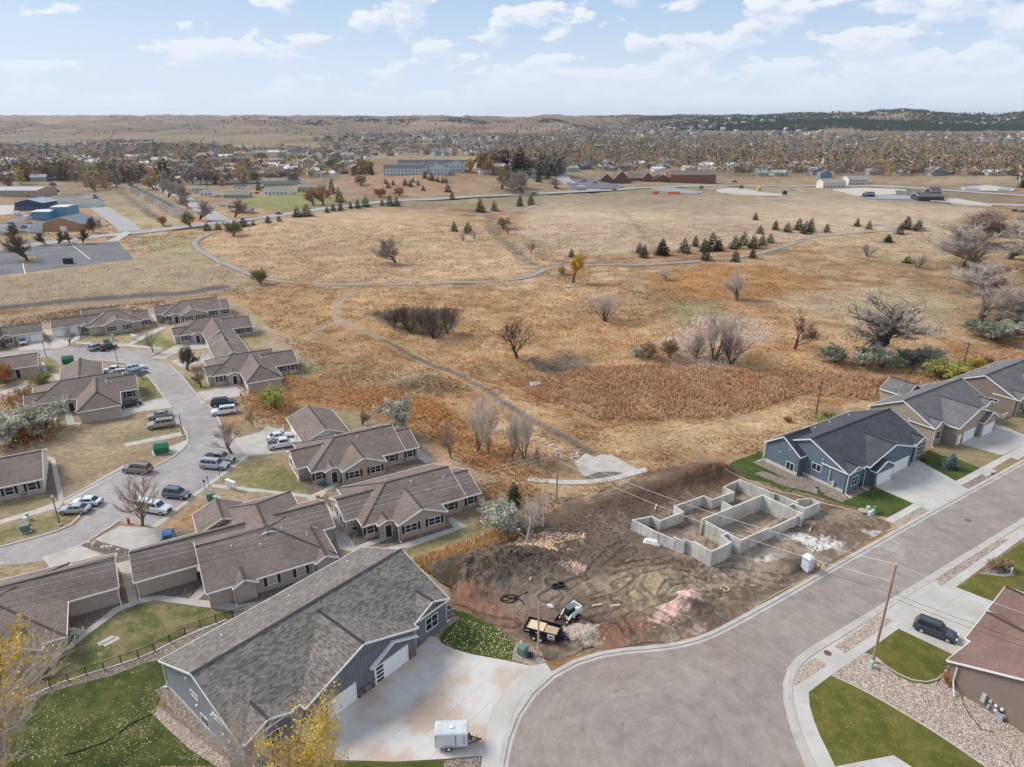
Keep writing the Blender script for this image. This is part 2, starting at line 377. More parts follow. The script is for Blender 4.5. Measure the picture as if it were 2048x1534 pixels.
    mixin(WP(13, [(190,180),(650,165),(640,195),(560,300),(480,290),(330,245)]), (.13,.10,.065), .9, 2)
    mixin(WP(13, [(330,500),(560,470),(720,560),(560,600),(350,550)]), (.17,.125,.07), .75, 3)
    band(CREEK, (.115,.105,.105), 4.2, .95)
    band(WP(0, [(0,640),(150,625),(330,600)]), (.26,.15,.08), 4, .7)
    band(TRACK[5:], (.125,.105,.09), 1.15, .9, .8)
    band(TRACK[:6], (.34,.27,.19), 1.5, .7)
    band(WP(13, [(60,215),(0,245),(-120,320),(-200,330)]), (.35,.29,.21), 1.6, .6)
    band(WP(10, [(965,655),(975,720),(1040,800),(1150,890),(1220,930)]), (.20,.155,.12), 3.5, .7)
    band(WP(10, [(1100,700),(1160,790),(1260,870),(1400,915)]), (.25,.20,.14), 2.5, .6)
    band(WP(10, [(1700,590),(1800,670),(1870,760),(1930,840)]), (.30,.21,.14), 2.5, .6)
    band(WP(9, [(1500,900),(1750,850),(2048,790)]), (.28,.20,.13), 2.5, .5)
    band(WP(9, [(680,495),(780,560),(860,620),(930,670)]), (.14,.11,.08), 4, .9)
    # mown and scruffy ground of the estate
    dull = A(.315, .235, .15)
    ins = inpoly(x + wob(x, y, 3, 12)[0], y, WP(0, [(-500,640),(0,635),(110,615),(300,598),(470,600),(560,660),(640,735),(600,770),(520,780),(560,870),(600,820),(700,820),(850,870),(950,940),(1020,1010),(1000,1060),(830,1110),(300,1400),(0,1500),(-600,1700)]))
    m = (ins * 1.0)[..., None]
    c = c + (dull * (.8 + .45 * f2) - c) * m * .9
    for P, k in (([(1100,570),(1230,620),(1240,650),(1130,640),(1060,560)], .8), ([(805,570),(880,560),(950,680),(830,700)], .8), ([(225,460),(330,455),(350,500),(330,545),(275,540)], .7),
                 ([(930,280),(960,340),(1050,370),(980,395),(760,375),(850,310)], .85), ([(560,290),(830,270),(840,300),(700,330),(460,350)], .6), ([(1380,270),(1500,330),(1600,410),(1760,440),(1900,520),(1760,560),(1660,600),(1640,560)], .55),
                 ([(1300,1180),(1650,1100),(1850,1240),(1600,1250),(1300,1190)], .7), ([(1300,1150),(1450,1040),(1600,1050),(1640,1120)], .35), ([(0,1480),(160,1390),(420,1350),(440,1420),(120,1521),(0,1521)], .55),
                 ([(50,1310),(300,1250),(300,1320),(60,1400)], .4), ([(700,940),(900,860),(1080,860),(1090,885),(760,960)], .4)):
        mixin(WP(1, P), (.135,.165,.04), k, 1.5, 5, 1.5)
    mixin(WP(3, [(900,195),(960,195),(1000,215),(960,240)]), (.12,.17,.04), .8, .8, 4, 1)
    mixin(WP(3, [(1340,1110),(1780,970),(1900,900),(2000,960),(1700,1060),(1380,1160)]), (.13,.15,.045), .65, 1.2, 4, 1)
    for P in ([(940,1480),(1100,1340),(1230,1290),(1230,1380),(1000,1500)], [(690,1410),(880,1440),(830,1460),(660,1440)], [(430,1350),(490,1370),(440,1420),(380,1430)], [(1270,790),(1380,760),(1440,840),(1310,860)]):
        mixin(WP(1, P), (.42,.20,.09), .55, 1, 3, 1)
    mixin(WP(0, [(850,880),(930,945),(1010,985),(985,1000),(900,940),(840,890)]), (.43,.27,.17), .7, 1.5)
    band(WP(1, [(1370,400),(1560,380),(1700,420),(1830,480),(1820,520)]), (.40,.32,.22), 2.2, .5)
    # far country
    far = sst(900, 2200, y)[..., None]
    rv = np.abs(2 * fbm(x / 520 + 11, y / 700 + 2, 4, .45) - 1)[..., None]
    grassfar = A(.25, .178, .122) + (A(.175, .122, .085) - A(.25, .178, .122)) * sst(.4, .65, fbm(x / 350, y / 350 + 3, 5, .6))[..., None]
    grassfar = grassfar + (A(.12, .095, .07) - grassfar) * sst(.16, .45, rv) * .85 * sst(1800, 2600, y)[..., None]
    grassfar = grassfar + (A(.15, .115, .08) - grassfar) * sst(.52, .66, fbm(x / 130 + 5, y / 60, 5, .62))[..., None] * .6
    c = c + (grassfar - c) * far
    a = x / np.maximum(y, 1)
    town = (sst(470, 560, y) * (1 - sst(2300, 2900, y)))[..., None]
    c = c + (A(.21, .17, .115) * (.7 + .6 * f3) - c) * town * .55
    mixin(WP(10, [(80,470),(300,420),(700,420),(1000,430),(1060,500),(430,555),(150,540)]), (.29,.185,.12), .9, 8, 40, 8)
    mixin(WP(9, [(1400,545),(1760,510),(2000,560),(1700,620),(1450,600)]), (.20,.205,.075), .85, 5, 20, 4)
    mixin(WP(10, [(730,395),(960,370),(1030,400),(900,420)]), (.30,.24,.15), .7, 5, 20, 4)
    mixin(WP(9, [(1270,330),(1480,300),(2048,310),(2048,350),(1500,380)]), (.22,.115,.075), .8, 12, 60, 15)
    # lot edges
    mixin(LOT, (.17,.12,.085), .95, 1.2, 5, 1.5)
    mixin(WP(0, [(820,1120),(960,1075),(1040,1045),(1080,1055),(930,1130),(880,1150),(850,1145)]), (.40,.25,.12), .95, 1.0, 4, 1)
    return np.clip(c, .01, .8)
rowsY = [-150, -60, 0, 25, 35]; yy = 38.
while yy < 16000: rowsY.append(yy); yy *= 1.0068 if yy < 700 else 1.0125
rowsY = np.array(rowsY); NU = 440
uu = np.linspace(-1, 1, NU); uu = uu * (.82 + .18 * uu * uu)
GX = uu[None, :] * (110 + np.maximum(rowsY, 0)[:, None] * 1.02); GY = np.repeat(rowsY[:, None], NU, 1)
GZ = T(GX, GY); GC = ground_color(GX, GY)
nr = len(rowsY); ii = np.arange(nr * NU).reshape(nr, NU)
F4 = np.stack([ii[:-1, :-1], ii[:-1, 1:], ii[1:, 1:], ii[1:, :-1]], -1).reshape(-1, 4)
gm = tri_mesh('ground', np.stack([GX, GY, GZ], -1).reshape(-1, 3), F4, GC.reshape(-1, 3), 4); smooth(gm)
def ground_mat():
    m = bpy.data.materials.new('dry_ground'); m.use_nodes = True; t = m.node_tree; b = t.nodes['Principled BSDF']
    b.inputs['Roughness'].default_value = .95; b.inputs['Specular IOR Level'].default_value = .1
    g = nd(t, 'ShaderNodeNewGeometry'); p = g.outputs['Position']; a = nd(t, 'ShaderNodeAttribute', attribute_name='Col')
    f = mth(t, 'MULTIPLY', ramp(t, noise(t, p, .9, 6, .7), (.3, .7, .74, 1.26)), ramp(t, noise(t, p, .12, 6, .65), (.3, .7, .84, 1.16)))
    f = mth(t, 'MULTIPLY', f, ramp(t, noise(t, p, .006, 7, .65), (.3, .7, .80, 1.2)))
    vm = nd(t, 'ShaderNodeVectorMath', operation='SCALE'); t.links.new(a.outputs['Color'], vm.inputs[0]); t.links.new(f, vm.inputs['Scale'])
    c = mixc(t, ramp(t, noise(t, p, 2.2, 3, .7), (.55, .75, 0, .35)), vm.outputs[0], (.50, .40, .26))
    t.links.new(c, b.inputs['Base Color'])
    bp = nd(t, 'ShaderNodeBump'); bp.inputs['Strength'].default_value = .8; bp.inputs['Distance'].default_value = .5
    t.links.new(noise(t, p, 1.1, 7, .7), bp.inputs['Height']); t.links.new(bp.outputs[0], b.inputs['Normal'])
    return m
gm.materials.append(ground_mat()); struct('ground', gm, None)

# ------------------------------------------------------------------ flat sheets: roads, walks, lawns, gravel
def sheet(name, pts, ma, lift, thick=.0, kind='structure'):
    """pts: world points; a thin slab whose top lies `lift` above the flat ground"""
    mb = MB(); P = [(p[0], p[1]) for p in pts]; n = len(P)
    mb.prism(P, -.25, lift)
    return struct(name, mb, ma, kind)
def ribbon(name, L, w, ma, lift, follow=True, off=0., step=4., h=.12, kind='structure', parent=None):
    pts = [Vector((p[0], p[1])) for p in L]; Q = [pts[0]]
    for a, b in zip(pts[:-1], pts[1:]):
        n = max(1, int((b - a).length / step)); Q += [a.lerp(b, (i + 1) / n) for i in range(n)]
    for _ in range(2): Q = [Q[0]] + [(Q[i-1] + Q[i] * 2 + Q[i+1]) / 4 for i in range(1, len(Q) - 1)] + [Q[-1]]
    vs = []; fs = []
    for i, p in enumerate(Q):
        d = (Q[min(i + 1, len(Q) - 1)] - Q[max(i - 1, 0)]).normalized(); s = Vector((-d.y, d.x))
        a = p + s * (off + w / 2); b = p + s * (off - w / 2)
        za, zb = (float(T(a.x, a.y)), float(T(b.x, b.y))) if follow else (0, 0)
        z = max(za, zb) if follow else 0
        vs += [(a.x, a.y, z + lift), (b.x, b.y, z + lift), (a.x, a.y, z + lift - h - .3), (b.x, b.y, z + lift - h - .3)]
        if i:
            o = 4 * i; fs += [(o-4, o-3, o+1, o), (o-2, o-4, o, o+2), (o-3, o-1, o+3, o+1)]
    fs += [(0, 2, 3, 1), (o, o + 1, o + 3, o + 2)]
    mb = MB().add(vs, fs); ob = link(name, mb.mesh(name), ma, parent)
    if kind: ob['kind'] = kind
    return ob
def asphalt_mat(name, ca, cb, crack=.35):
    m = bpy.data.materials.new(name); m.use_nodes = True; t = m.node_tree; b = t.nodes['Principled BSDF']
    b.inputs['Roughness'].default_value = .9; b.inputs['Specular IOR Level'].default_value = .2
    g = nd(t, 'ShaderNodeNewGeometry'); p = g.outputs['Position']
    c = mixc(t, ramp(t, noise(t, p, .08, 5, .6), (.35, .65)), ca, cb)
    f = mth(t, 'MULTIPLY', ramp(t, noise(t, p, .5, 6, .7), (.3, .7, .86, 1.12)), ramp(t, noise(t, p, 18, 2), (.3, .7, .9, 1.1)))
    vo = nd(t, 'ShaderNodeTexVoronoi', feature='DISTANCE_TO_EDGE'); vo.inputs['Scale'].default_value = .09
    dv = nd(t, 'ShaderNodeVectorMath', operation='ADD'); t.links.new(p, dv.inputs[0])
    nn = nd(t, 'ShaderNodeTexNoise'); nn.inputs['Scale'].default_value = .5; t.links.new(p, nn.inputs['Vector'])
    sc = nd(t, 'ShaderNodeVectorMath', operation='SCALE'); t.links.new(nn.outputs['Color'], sc.inputs[0]); sc.inputs['Scale'].default_value = 2
    t.links.new(sc.outputs[0], dv.inputs[1]); t.links.new(dv.outputs[0], vo.inputs['Vector'])
    ck = ramp(t, vo.outputs['Distance'], (.001, .007, 1 - crack, 1.0))
    f = mth(t, 'MULTIPLY', f, ck)
    q = U(0, 1330, 1470); ds = nd(t, 'ShaderNodeVectorMath', operation='DISTANCE'); ds.inputs[1].default_value = q; t.links.new(dv.outputs[0], ds.inputs[0])   # tyre arcs of turning cars
    cmb = nd(t, 'ShaderNodeCombineXYZ'); t.links.new(mth(t, 'MULTIPLY', ds.outputs['Value'], 1.6), cmb.inputs[0]); f = mth(t, 'MULTIPLY', f, ramp(t, noise(t, cmb.outputs[0], 1.0, 4, .7), (.3, .7, .90, 1.09)))
    for (px, py, r0, col, k) in ((1440, 1275, 7, (.30, .20, .14), .55), (1240, 1318, 6, (.27, .17, .125), .5), (1790, 1085, 5, (.48, .45, .42), .6), (1560, 1220, 6, (.31, .26, .20), .4), (1130, 1345, 4, (.12, .09, .075), .5)):   # soil and lime dragged out by trucks
        dq = nd(t, 'ShaderNodeVectorMath', operation='DISTANCE'); dq.inputs[1].default_value = U(0, px, py); t.links.new(dv.outputs[0], dq.inputs[0])
        mk = mth(t, 'MULTIPLY', ramp(t, dq.outputs['Value'], (0, r0, k, 0)), ramp(t, noise(t, p, 1.6, 5, .75), (.42, .62))); c = mixc(t, mk, c, col)
    sp = ramp(t, noise(t, p, .9, 2, .6), (.70, .73, 1.0, .72)); f = mth(t, 'MULTIPLY', f, sp)
    vm = nd(t, 'ShaderNodeVectorMath', operation='SCALE'); t.links.new(c, vm.inputs[0]); t.links.new(f, vm.inputs['Scale'])
    t.links.new(vm.outputs[0], b.inputs['Base Color']); return m
ASPH = asphalt_mat('street_asphalt', (.30, .252, .222), (.25, .21, .186), .09)
ASPH2 = asphalt_mat('estate_asphalt', (.345, .315, .30), (.29, .258, .243), .14)
ASPH3 = asphalt_mat('dark_asphalt', (.125, .125, .132), (.165, .163, .165), .3)
def grass_mat(name, ca, cb, cc):
    m = bpy.data.materials.new(name); m.use_nodes = True; t = m.node_tree; b = t.nodes['Principled BSDF']
    b.inputs['Roughness'].default_value = .9; b.inputs['Specular IOR Level'].default_value = .15
    g = nd(t, 'ShaderNodeNewGeometry'); p = g.outputs['Position']
    c = mixc(t, ramp(t, noise(t, p, .35, 5, .6), (.38, .62)), ca, cb)
    c = mixc(t, ramp(t, noise(t, p, .9, 5, .7), (.52, .70, 0, .75)), c, cc)
    f = ramp(t, noise(t, p, 9, 4, .75), (.28, .72, .6, 1.4))
    vm = nd(t, 'ShaderNodeVectorMath', operation='SCALE'); t.links.new(c, vm.inputs[0]); t.links.new(f, vm.inputs['Scale'])
    t.links.new(vm.outputs[0], b.inputs['Base Color'])
    bp = nd(t, 'ShaderNodeBump'); bp.inputs['Strength'].default_value = .7; bp.inputs['Distance'].default_value = .08
    t.links.new(noise(t, p, 12, 5, .8), bp.inputs['Height']); t.links.new(bp.outputs[0], b.inputs['Normal'])
    return m
LAWN = grass_mat('lawn_green', (.088, .095, .018), (.135, .122, .03), (.20, .165, .06))
LAWN_D = grass_mat('lawn_deep_green', (.045, .074, .013), (.068, .09, .02), (.115, .12, .038))
LAWN_B = grass_mat('lawn_backyard', (.046, .064, .014), (.09, .10, .028), (.19, .155, .07))
LAWN_S = grass_mat('lawn_scruffy', (.085, .10, .03), (.20, .165, .08), (.31, .24, .15))
LAWN_T = grass_mat('lawn_dormant', (.27, .20, .11), (.20, .165, .075), (.33, .26, .17))
def gravel_mat(name, ca, cb, cc):
    m = bpy.data.materials.new(name); m.use_nodes = True; t = m.node_tree; b = t.nodes['Principled BSDF']
    b.inputs['Roughness'].default_value = .9; b.inputs['Specular IOR Level'].default_value = .2
    g = nd(t, 'ShaderNodeNewGeometry'); p = g.outputs['Position']
    v = nd(t, 'ShaderNodeTexVoronoi'); v.inputs['Scale'].default_value = 7; t.links.new(p, v.inputs['Vector'])
    s = nd(t, 'ShaderNodeSeparateColor'); t.links.new(v.outputs['Color'], s.inputs[0])
    c = mixc(t, s.outputs[0], ca, cb); c = mixc(t, ramp(t, s.outputs[1], (.6, .8)), c, cc)
    f = mth(t, 'MULTIPLY', ramp(t, v.outputs['Distance'], (.25, .6, 1.05, .4)), ramp(t, noise(t, p, .6, 4), (.3, .7, .88, 1.12)))
    vm = nd(t, 'ShaderNodeVectorMath', operation='SCALE'); t.links.new(c, vm.inputs[0]); t.links.new(f, vm.inputs['Scale'])
    t.links.new(vm.outputs[0], b.inputs['Base Color'])
    bp = nd(t, 'ShaderNodeBump', invert=True); bp.inputs['Strength'].default_value = .8; bp.inputs['Distance'].default_value = .08
    t.links.new(v.outputs['Distance'], bp.inputs['Height']); t.links.new(bp.outputs[0], b.inputs['Normal'])
    return m
GRAV = gravel_mat('river_rock', (.40, .31, .24), (.28, .22, .185), (.52, .43, .35))
GRAV_R = gravel_mat('estate_rock', (.27, .205, .165), (.20, .155, .125), (.36, .29, .24))

K = [(1005,1534),(1012,1480),(1030,1430),(1060,1385),(1100,1348),(1150,1320),(1200,1307),(1260,1301),(1330,1298),(1400,1283),(1450,1259),(1510,1225),(1560,1198),(1620,1163),(1838,1040),(2048,924),(2300,785),(2700,562)]
KR = [(2900,520),(2300,894),(2048,1041),(1869,1151),(1740,1230),(1640,1291),(1598,1317),(1577,1336),(1569,1362),(1571,1401),(1582,1443),(1598,1485),(1620,1534),(1660,1620),(1700,1750)]
sheet('street', WP(0, K[:-1] + [(2560,640)] + [(2700,600)] + KR[1:] + [(1300,1900),(1000,1750),(1000,1620)]), ASPH, .012)
kl = WP(0, [(1000,1750),(1000,1620)] + K[:-1]); kr = WP(0, KR[1:])
ribbon('kerb', kl, .55, CONC_OLD, .11, False, off=.28, step=2)
ribbon('kerb', kr, .55, CONC_OLD, .11, False, off=.28, step=2)
ribbon('gutter', kl, .45, CONC_OLD, .022, False, off=-.22, step=2); ribbon('gutter', kr, .45, CONC_OLD, .022, False, off=-.22, step=2)
# right-hand side of the street
ribbon('sidewalk', kl[:6], 1.7, CONC, .10, False, off=1.4, step=2)
sheet('sidewalk', WP(8, [(95,1000),(110,940),(180,872),(1030,350),(1577,20),(1577,110),(1500,165),(800,675),(590,823),(380,965),(240,1070),(245,1150),(270,1240),(310,1340),(360,1440),(405,1534),(460,1620),(340,1650),(290,1534),(205,1400),(120,1220),(97,1100)]), CONC, .055)
sheet('verge_gravel', WP(8, [(147,1038),(140,975),(165,930),(275,857),(355,900)]), GRAV, .07)
sheet('verge_gravel', WP(8, [(395,785),(665,600),(762,625),(465,828)]), GRAV, .07)
sheet('verge_gravel', WP(8, [(1012,367),(1400,112),(1483,121),(1062,410)]), GRAV, .07)
sheet('lawn', WP(8, [(592,822),(800,678),(1160,850),(1095,925),(1080,970),(1040,1005),(980,1022),(880,1012),(780,965),(720,905),(680,860),(640,842)]), LAWN, .07)
sheet('lawn', WP(8, [(242,1072),(380,967),(470,1002),(560,1052),(700,1122),(900,1242),(1150,1402),(1340,1536),(1500,1660),(900,1700),(880,1536),(765,1464),(410,1532),(360,1438),(310,1340),(270,1240),(247,1150)]), LAWN, .075)
sheet('lawn', WP(8, [(1160,422),(1340,300),(1530,165),(1700,60),(1800,250),(1577,440),(1505,440),(1418,520)]), LAWN, .07)
sheet('gravel_bed', WP(8, [(382,966),(590,825),(640,843),(700,890),(780,966),(880,1014),(980,1024),(1060,1000),(1095,925),(1140,862),(1400,700),(2600,900),(2500,1700),(1500,1660),(1340,1535),(1150,1400),(900,1240),(700,1120),(560,1050),(470,1000)]), GRAV, .062)
sheet('gravel_bed', WP(8, [(1300,332),(1350,300),(1430,285),(1520,320),(1530,345),(1450,355),(1350,340)]), GRAV, .082)
ribbon('edging', WP(8, [(382,966),(470,1001),(560,1051),(700,1121),(900,1241),(1150,1401),(1340,1535)]), .16, CONC, .11, False, step=2)
ribbon('edging', WP(8, [(640,842),(700,890),(780,966),(880,1013),(980,1023),(1050,1000),(1085,965),(1095,920),(1140,862)]), .16, CONC, .11, False, step=1)
ribbon('edging', WP(8, [(1300,332),(1380,345),(1460,356),(1530,345),(1525,325),(1480,300)]), .13, CONC, .11, False, step=1)
# concrete drives laid as slabs
def slabs(name, P, ang, su, sv, ma, lift, origin, gap=.012):
    """a drive: the polygon cut along a square grid, every slab an object of its own with an open joint round it"""
    t = R(ang); cu = Vector((math.cos(t), math.sin(t))); cv = Vector((-cu.y, cu.x)); o = Vector((origin[0], origin[1]))
    base = sheet(name, P, mat('joint_sand', (.42, .385, .345), .95, .1), lift - .012)
    L = [Vector((p[0], p[1])) - o for p in P]; L = [(q.dot(cu), q.dot(cv)) for q in L]
    def clip(poly, ax, val, keep):
        out = []
        for a, b in zip(poly, poly[1:] + poly[:1]):
            ia = (a[ax] - val) * keep >= 0; ib = (b[ax] - val) * keep >= 0
            if ia: out.append(a)
            if ia != ib:
                k = (val - a[ax]) / (b[ax] - a[ax]); out.append((a[0] + (b[0] - a[0]) * k, a[1] + (b[1] - a[1]) * k))
        return out
    us = [q[0] for q in L]; vs = [q[1] for q in L]
    for i in range(math.floor(min(us) / su), math.ceil(max(us) / su)):
        for j in range(math.floor(min(vs) / sv), math.ceil(max(vs) / sv)):
            c = clip(clip(clip(clip(L, 0, i * su + gap, 1), 0, (i + 1) * su - gap, -1), 1, j * sv + gap, 1), 1, (j + 1) * sv - gap, -1)
            if len(c) < 3: continue
            ar = abs(sum(c[k][0] * c[(k+1) % len(c)][1] - c[(k+1) % len(c)][0] * c[k][1] for k in range(len(c)))) / 2
            if ar < .4: continue
            w = [o + cu * q[0] + cv * q[1] for q in c]
            dz = random.uniform(-.006, .006)
            try: part('slab', MB().prism([(q.x, q.y) for q in w], lift - .12, lift + dz), ma, base)
            except Exception: pass
    return base
DRIVE = mat('drive_concrete', (.54, .515, .485), .88, .12, .35, bump=.12, fine=.05, col2=(.42, .325, .255))
slabs('driveway', WP(8, [(665,598),(1010,365),(1060,412),(1160,421),(1418,521),(1270,745),(1287,770),(1228,780),(1160,850),(800,678),(764,626)]), 33, 2.6, 2.6, CONC, .085, (49, 59))
sheet('driveway', WP(8, [(410,1532),(765,1464),(880,1536),(900,1700),(460,1620)]), CONC, .085)
slabs('driveway', WP(4, [(1405,548),(1482,468),(1522,474),(1545,505),(1610,535),(1700,562),(1860,592),(2005,622),(1950,660),(1870,745),(1810,830),(1778,920),(1765,1080),(1560,1098),(1300,1112),(1050,1105),(960,1105),(860,1040),(800,960),(880,890)]), 50, 2.45, 2.45, DRIVE, .085, (-26, 48.5))
sheet('sidewalk', WP(4, [(1740,1330),(1750,1080),(1765,920),(1800,830),(1862,745),(1945,660),(2000,622),(2075,605),(2112,655),(2003,752),(1926,868),(1880,998),(1860,1137),(1852,1330)]), CONC, .075)
sheet('lawn', WP(4, [(700,1300),(820,1090),(900,1108),(1050,1112),(1300,1118),(1560,1104),(1530,1300)]), LAWN_D, .06)
sheet('gravel_bed', WP(4, [(1530,1300),(1560,1104),(1745,1085),(1738,1330)]), GRAV, .062)
sheet('lawn', WP(4, [(1545,505),(1535,470),(1570,430),(1640,375),(1600,330),(1660,345),(1830,430),(1920,505),(1900,588),(1700,560),(1610,533)]), LAWN_D, .06)
sheet('gravel_bed', WP(4, [(1440,500),(1480,465),(1520,462),(1560,430),(1640,378),(1620,365),(1570,380)]), GRAV, .05)
sheet('gravel_bed', WP(4, [(1903,590),(1922,505),(1960,480),(2050,540),(2075,600),(2010,622)]), GRAV, .055)
sheet('backyard_lawn', WP(2, [(-400,1400),(0,1232),(100,1190),(260,1115),(420,1065),(640,1010),(840,930),(1000,905),(900,1190),(880,1215),(1000,1300),(1270,1534),(1400,1700),(-300,1900)]), LAWN_B, .045)
sheet('rock_strip', WP(2, [(-200,1330),(0,1215),(150,1152),(250,1100),(350,1052),(880,885),(930,848),(1040,806),(1080,768),(1200,737),(1300,690),(1420,640),(1420,760),(1000,905),(840,935),(640,1012),(420,1068),(260,1118),(100,1193),(0,1236),(-200,1330)]), GRAV, .06)
ribbon('edging', WP(2, [(-200,1290),(0,1198),(150,1150),(230,1110),(265,1078),(350,1050),(600,975),(880,883),(925,845),(1040,804),(1080,766),(1200,735),(1300,690)]), .2, mat('pale_kerb', (.62,.60,.56), .8), .12, False, step=1.5)
sheet('rock_strip', WP(2, [(870,1220),(900,1185),(1000,1215),(1120,1290),(1290,1420),(1480,1560),(1350,1620),(1250,1534),(1100,1440),(960,1310)]), GRAV, .06)
sheet('estate_lawn', WP(2, [(215,1010),(300,950),(490,790),(690,640),(800,598),(890,582),(1080,606),(1350,642),(1330,675),(1240,712),(1060,745),(1060,790),(880,825),(885,870),(700,945),(500,1010),(300,1075)]), LAWN_S, .035)
# street by the new houses
sheet('lawn', WP(7, [(0,880),(60,830),(250,763),(330,900),(850,1090),(1020,1006),(1290,1124),(1112,1215),(1040,1200),(920,1172),(650,1112),(400,1042),(100,932)]), LAWN_D, .05)
sheet('gravel_bed', WP(7, [(200,915),(260,900),(620,1020),(800,1070),(900,960),(985,1015),(940,1050),(880,1078),(790,1090),(640,1055),(400,1000)]), GRAV, .062)
slabs('driveway', WP(7, [(955,965),(1300,808),(1345,838),(1580,968),(1618,1002),(1690,1035),(1420,1178),(1290,1122),(1020,1005)]), 33, 2.9, 2.9, CONC, .085, (57, 102.4))
sheet('sidewalk', WP(7, [(1088,1236),(1290,1122),(1580,968),(2048,718),(2300,600),(2300,690),(2048,800),(1620,1030),(1225,1292),(1160,1262)]), CONC, .06)
sheet('verge_gravel', WP(7, [(1150,1256),(1358,1134),(1413,1174),(1228,1284)]), GRAV, .075)
sheet('verge_gravel', WP(7, [(1612,1002),(1762,920),(1825,952),(1692,1022)]), GRAV, .075)
sheet('verge_dormant_grass', WP(7, [(1828,884),(1960,806),(2024,832),(1892,908)]), LAWN_T, .075)
sheet('lawn', WP(7, [(1335,838),(1350,790),(1385,760),(1510,690),(1640,725),(1900,792),(1580,968)]), LAWN_D, .05)
sheet('dormant_lawn', WP(7, [(1400,755),(1510,690),(1640,722),(1900,792),(1750,878),(1600,820),(1480,790)]), LAWN_T, .056)
slabs('driveway', WP(7, [(1480,655),(1620,700),(1830,574),(1900,590),(2060,655),(2200,700),(2048,718),(1900,792),(1640,722),(1510,690)]), 33, 2.9, 2.9, CONC, .085, (82, 121))
sheet('lawn', WP(7, [(1830,560),(2048,520),(2300,560),(2300,640),(2048,650),(1900,590)]), LAWN_T, .05)
# estate road and its walks
ROAD = WP(1, [(-300,450),(0,422),(110,412),(290,408),(365,405),(430,381),(560,387),(700,400),(830,411),(940,408),(905,438),(882,462),(985,492),(1050,550),(1110,620),(1160,685),(1200,728),(1262,738),(1375,772),(1270,797),(1300,862),(1380,925),(1440,1030),(1350,1100),(1200,1210),(1050,1325),(890,1447),(780,1425),(700,1412),(600,1470),(540,1521),(455,1565),(380,1600),(250,1642),(120,1662),(0,1672),(-300,1700),(-300,1600),(0,1565),(140,1521),(330,1480),(440,1435),(492,1385),(470,1350),(365,1292),(720,1102),(895,1098),(1030,1032),(1110,960),(1112,915),(1085,885),(1055,845),(1010,850),(880,862),(875,800),(1000,755),(1012,750),(960,690),(905,610),(850,545),(620,560),(605,520),(700,500),(790,497),(700,484),(600,472),(460,468),(400,475),(350,500),(330,475),(300,455),(215,452),(0,470),(-300,500)])
sheet('estate_road', ROAD, ASPH2, .012)
EST = [
 [(240,1030),(322,1040),(375,1288),(345,1335),(40,1418),(0,1432),(-100,1460),(-100,1440),(0,1405),(200,1345),(345,1293),(297,1060)],
 [(365,1292),(720,1085),(740,1100),(385,1312)], [(1436,1024),(1460,1030),(1150,1262),(915,1452),(880,1445)],
 [(1245,1195),(1400,1210),(1850,1262),(1870,1278),(1400,1232),(1235,1212)],
 [(375,765),(395,852),(735,800),(800,773),(1003,748),(960,690),(705,735),(705,785),(440,838),(415,770)],
 [(725,958),(1058,890),(1066,912),(737,976)], [(965,985),(1110,930),(1105,965),(1030,1025),(985,1010)], [(885,1000),(975,985),(1020,1010),(895,1030)],
 [(882,460),(1000,398),(1060,370),(1200,358),(1215,398),(1060,415),(965,462)], [(1000,472),(1222,430),(1248,470),(1060,515)],
 [(1150,658),(1400,606),(1430,655),(1630,625),(1680,585),(1702,615),(1665,645),(1200,708)], [(1370,305),(1470,298),(1462,255),(1516,292),(1490,308),(1380,320)],
 [(882,200),(900,198),(945,275),(975,272),(965,285),(760,385),(735,383),(870,305),(930,280)], [(443,362),(560,368),(745,375),(950,398),(950,408),(740,390),(445,372)],
 [(318,322),(470,308),(482,340),(430,362),(365,402),(290,408),(300,370)], [(98,350),(250,342),(300,395),(250,408),(110,412)], [(255,292),(300,290),(322,350),(295,352)],
 [(1300,862),(1360,930),(1440,1030),(1560,1020),(1665,1005),(1660,845),(1560,860),(1520,890),(1400,925)],
 [(1200,728),(1262,738),(1375,772),(1280,792)], [(215,480),(258,482),(280,545),(345,552),(350,582),(325,588),(310,558),(268,552)], [(-100,690),(0,655),(150,600),(185,612),(60,660),(-100,720)],
]
for P in EST: sheet('estate_walk', WP(1, P), CONC_OLD, .03 + .001 * EST.index(P))
EST3 = [[(330,692),(680,738),(700,735),(800,690),(825,700),(790,740),(735,782),(700,778),(672,752),(330,706)], [(800,792),(838,822),(1012,1090),(1250,1012),(1270,1030),(1000,1130),(900,1110)],
 [(1000,1128),(1240,1100),(1350,1070),(1700,960),(1650,895),(1690,885),(1788,955),(1400,1098),(1280,1112),(1010,1140)], [(1440,398),(1560,490),(1500,512),(1448,470)], [(800,690),(870,640),(900,655),(840,700)]]
for P in EST3: sheet('estate_walk', WP(3, P), CONC_OLD, .052 + .001 * EST3.index(P))
EST2 = [[(655,368),(742,350),(792,575),(742,592),(690,400)], [(-100,1100),(60,1050),(200,1000),(300,920),(480,760),(660,618),(830,558),(930,550),(1100,570),(1400,602),(1620,560),(1640,590),(1350,640),(1080,604),(890,577),(800,593),(690,638),(490,785),(300,948),(215,1008),(80,1080)],
 [(1080,578),(1195,452),(1252,470),(1132,582)], [(240,742),(330,720),(492,745),(440,792)], [(545,228),(690,150),(1005,172),(1032,205),(750,287),(590,245)], [(240,330),(460,262),(592,320),(292,395)], [(-200,360),(0,358),(30,358),(20,372),(-200,380)]]
for P in EST2: sheet('estate_walk', WP(2, P), CONC_OLD, .062 + .001 * EST2.index(P))
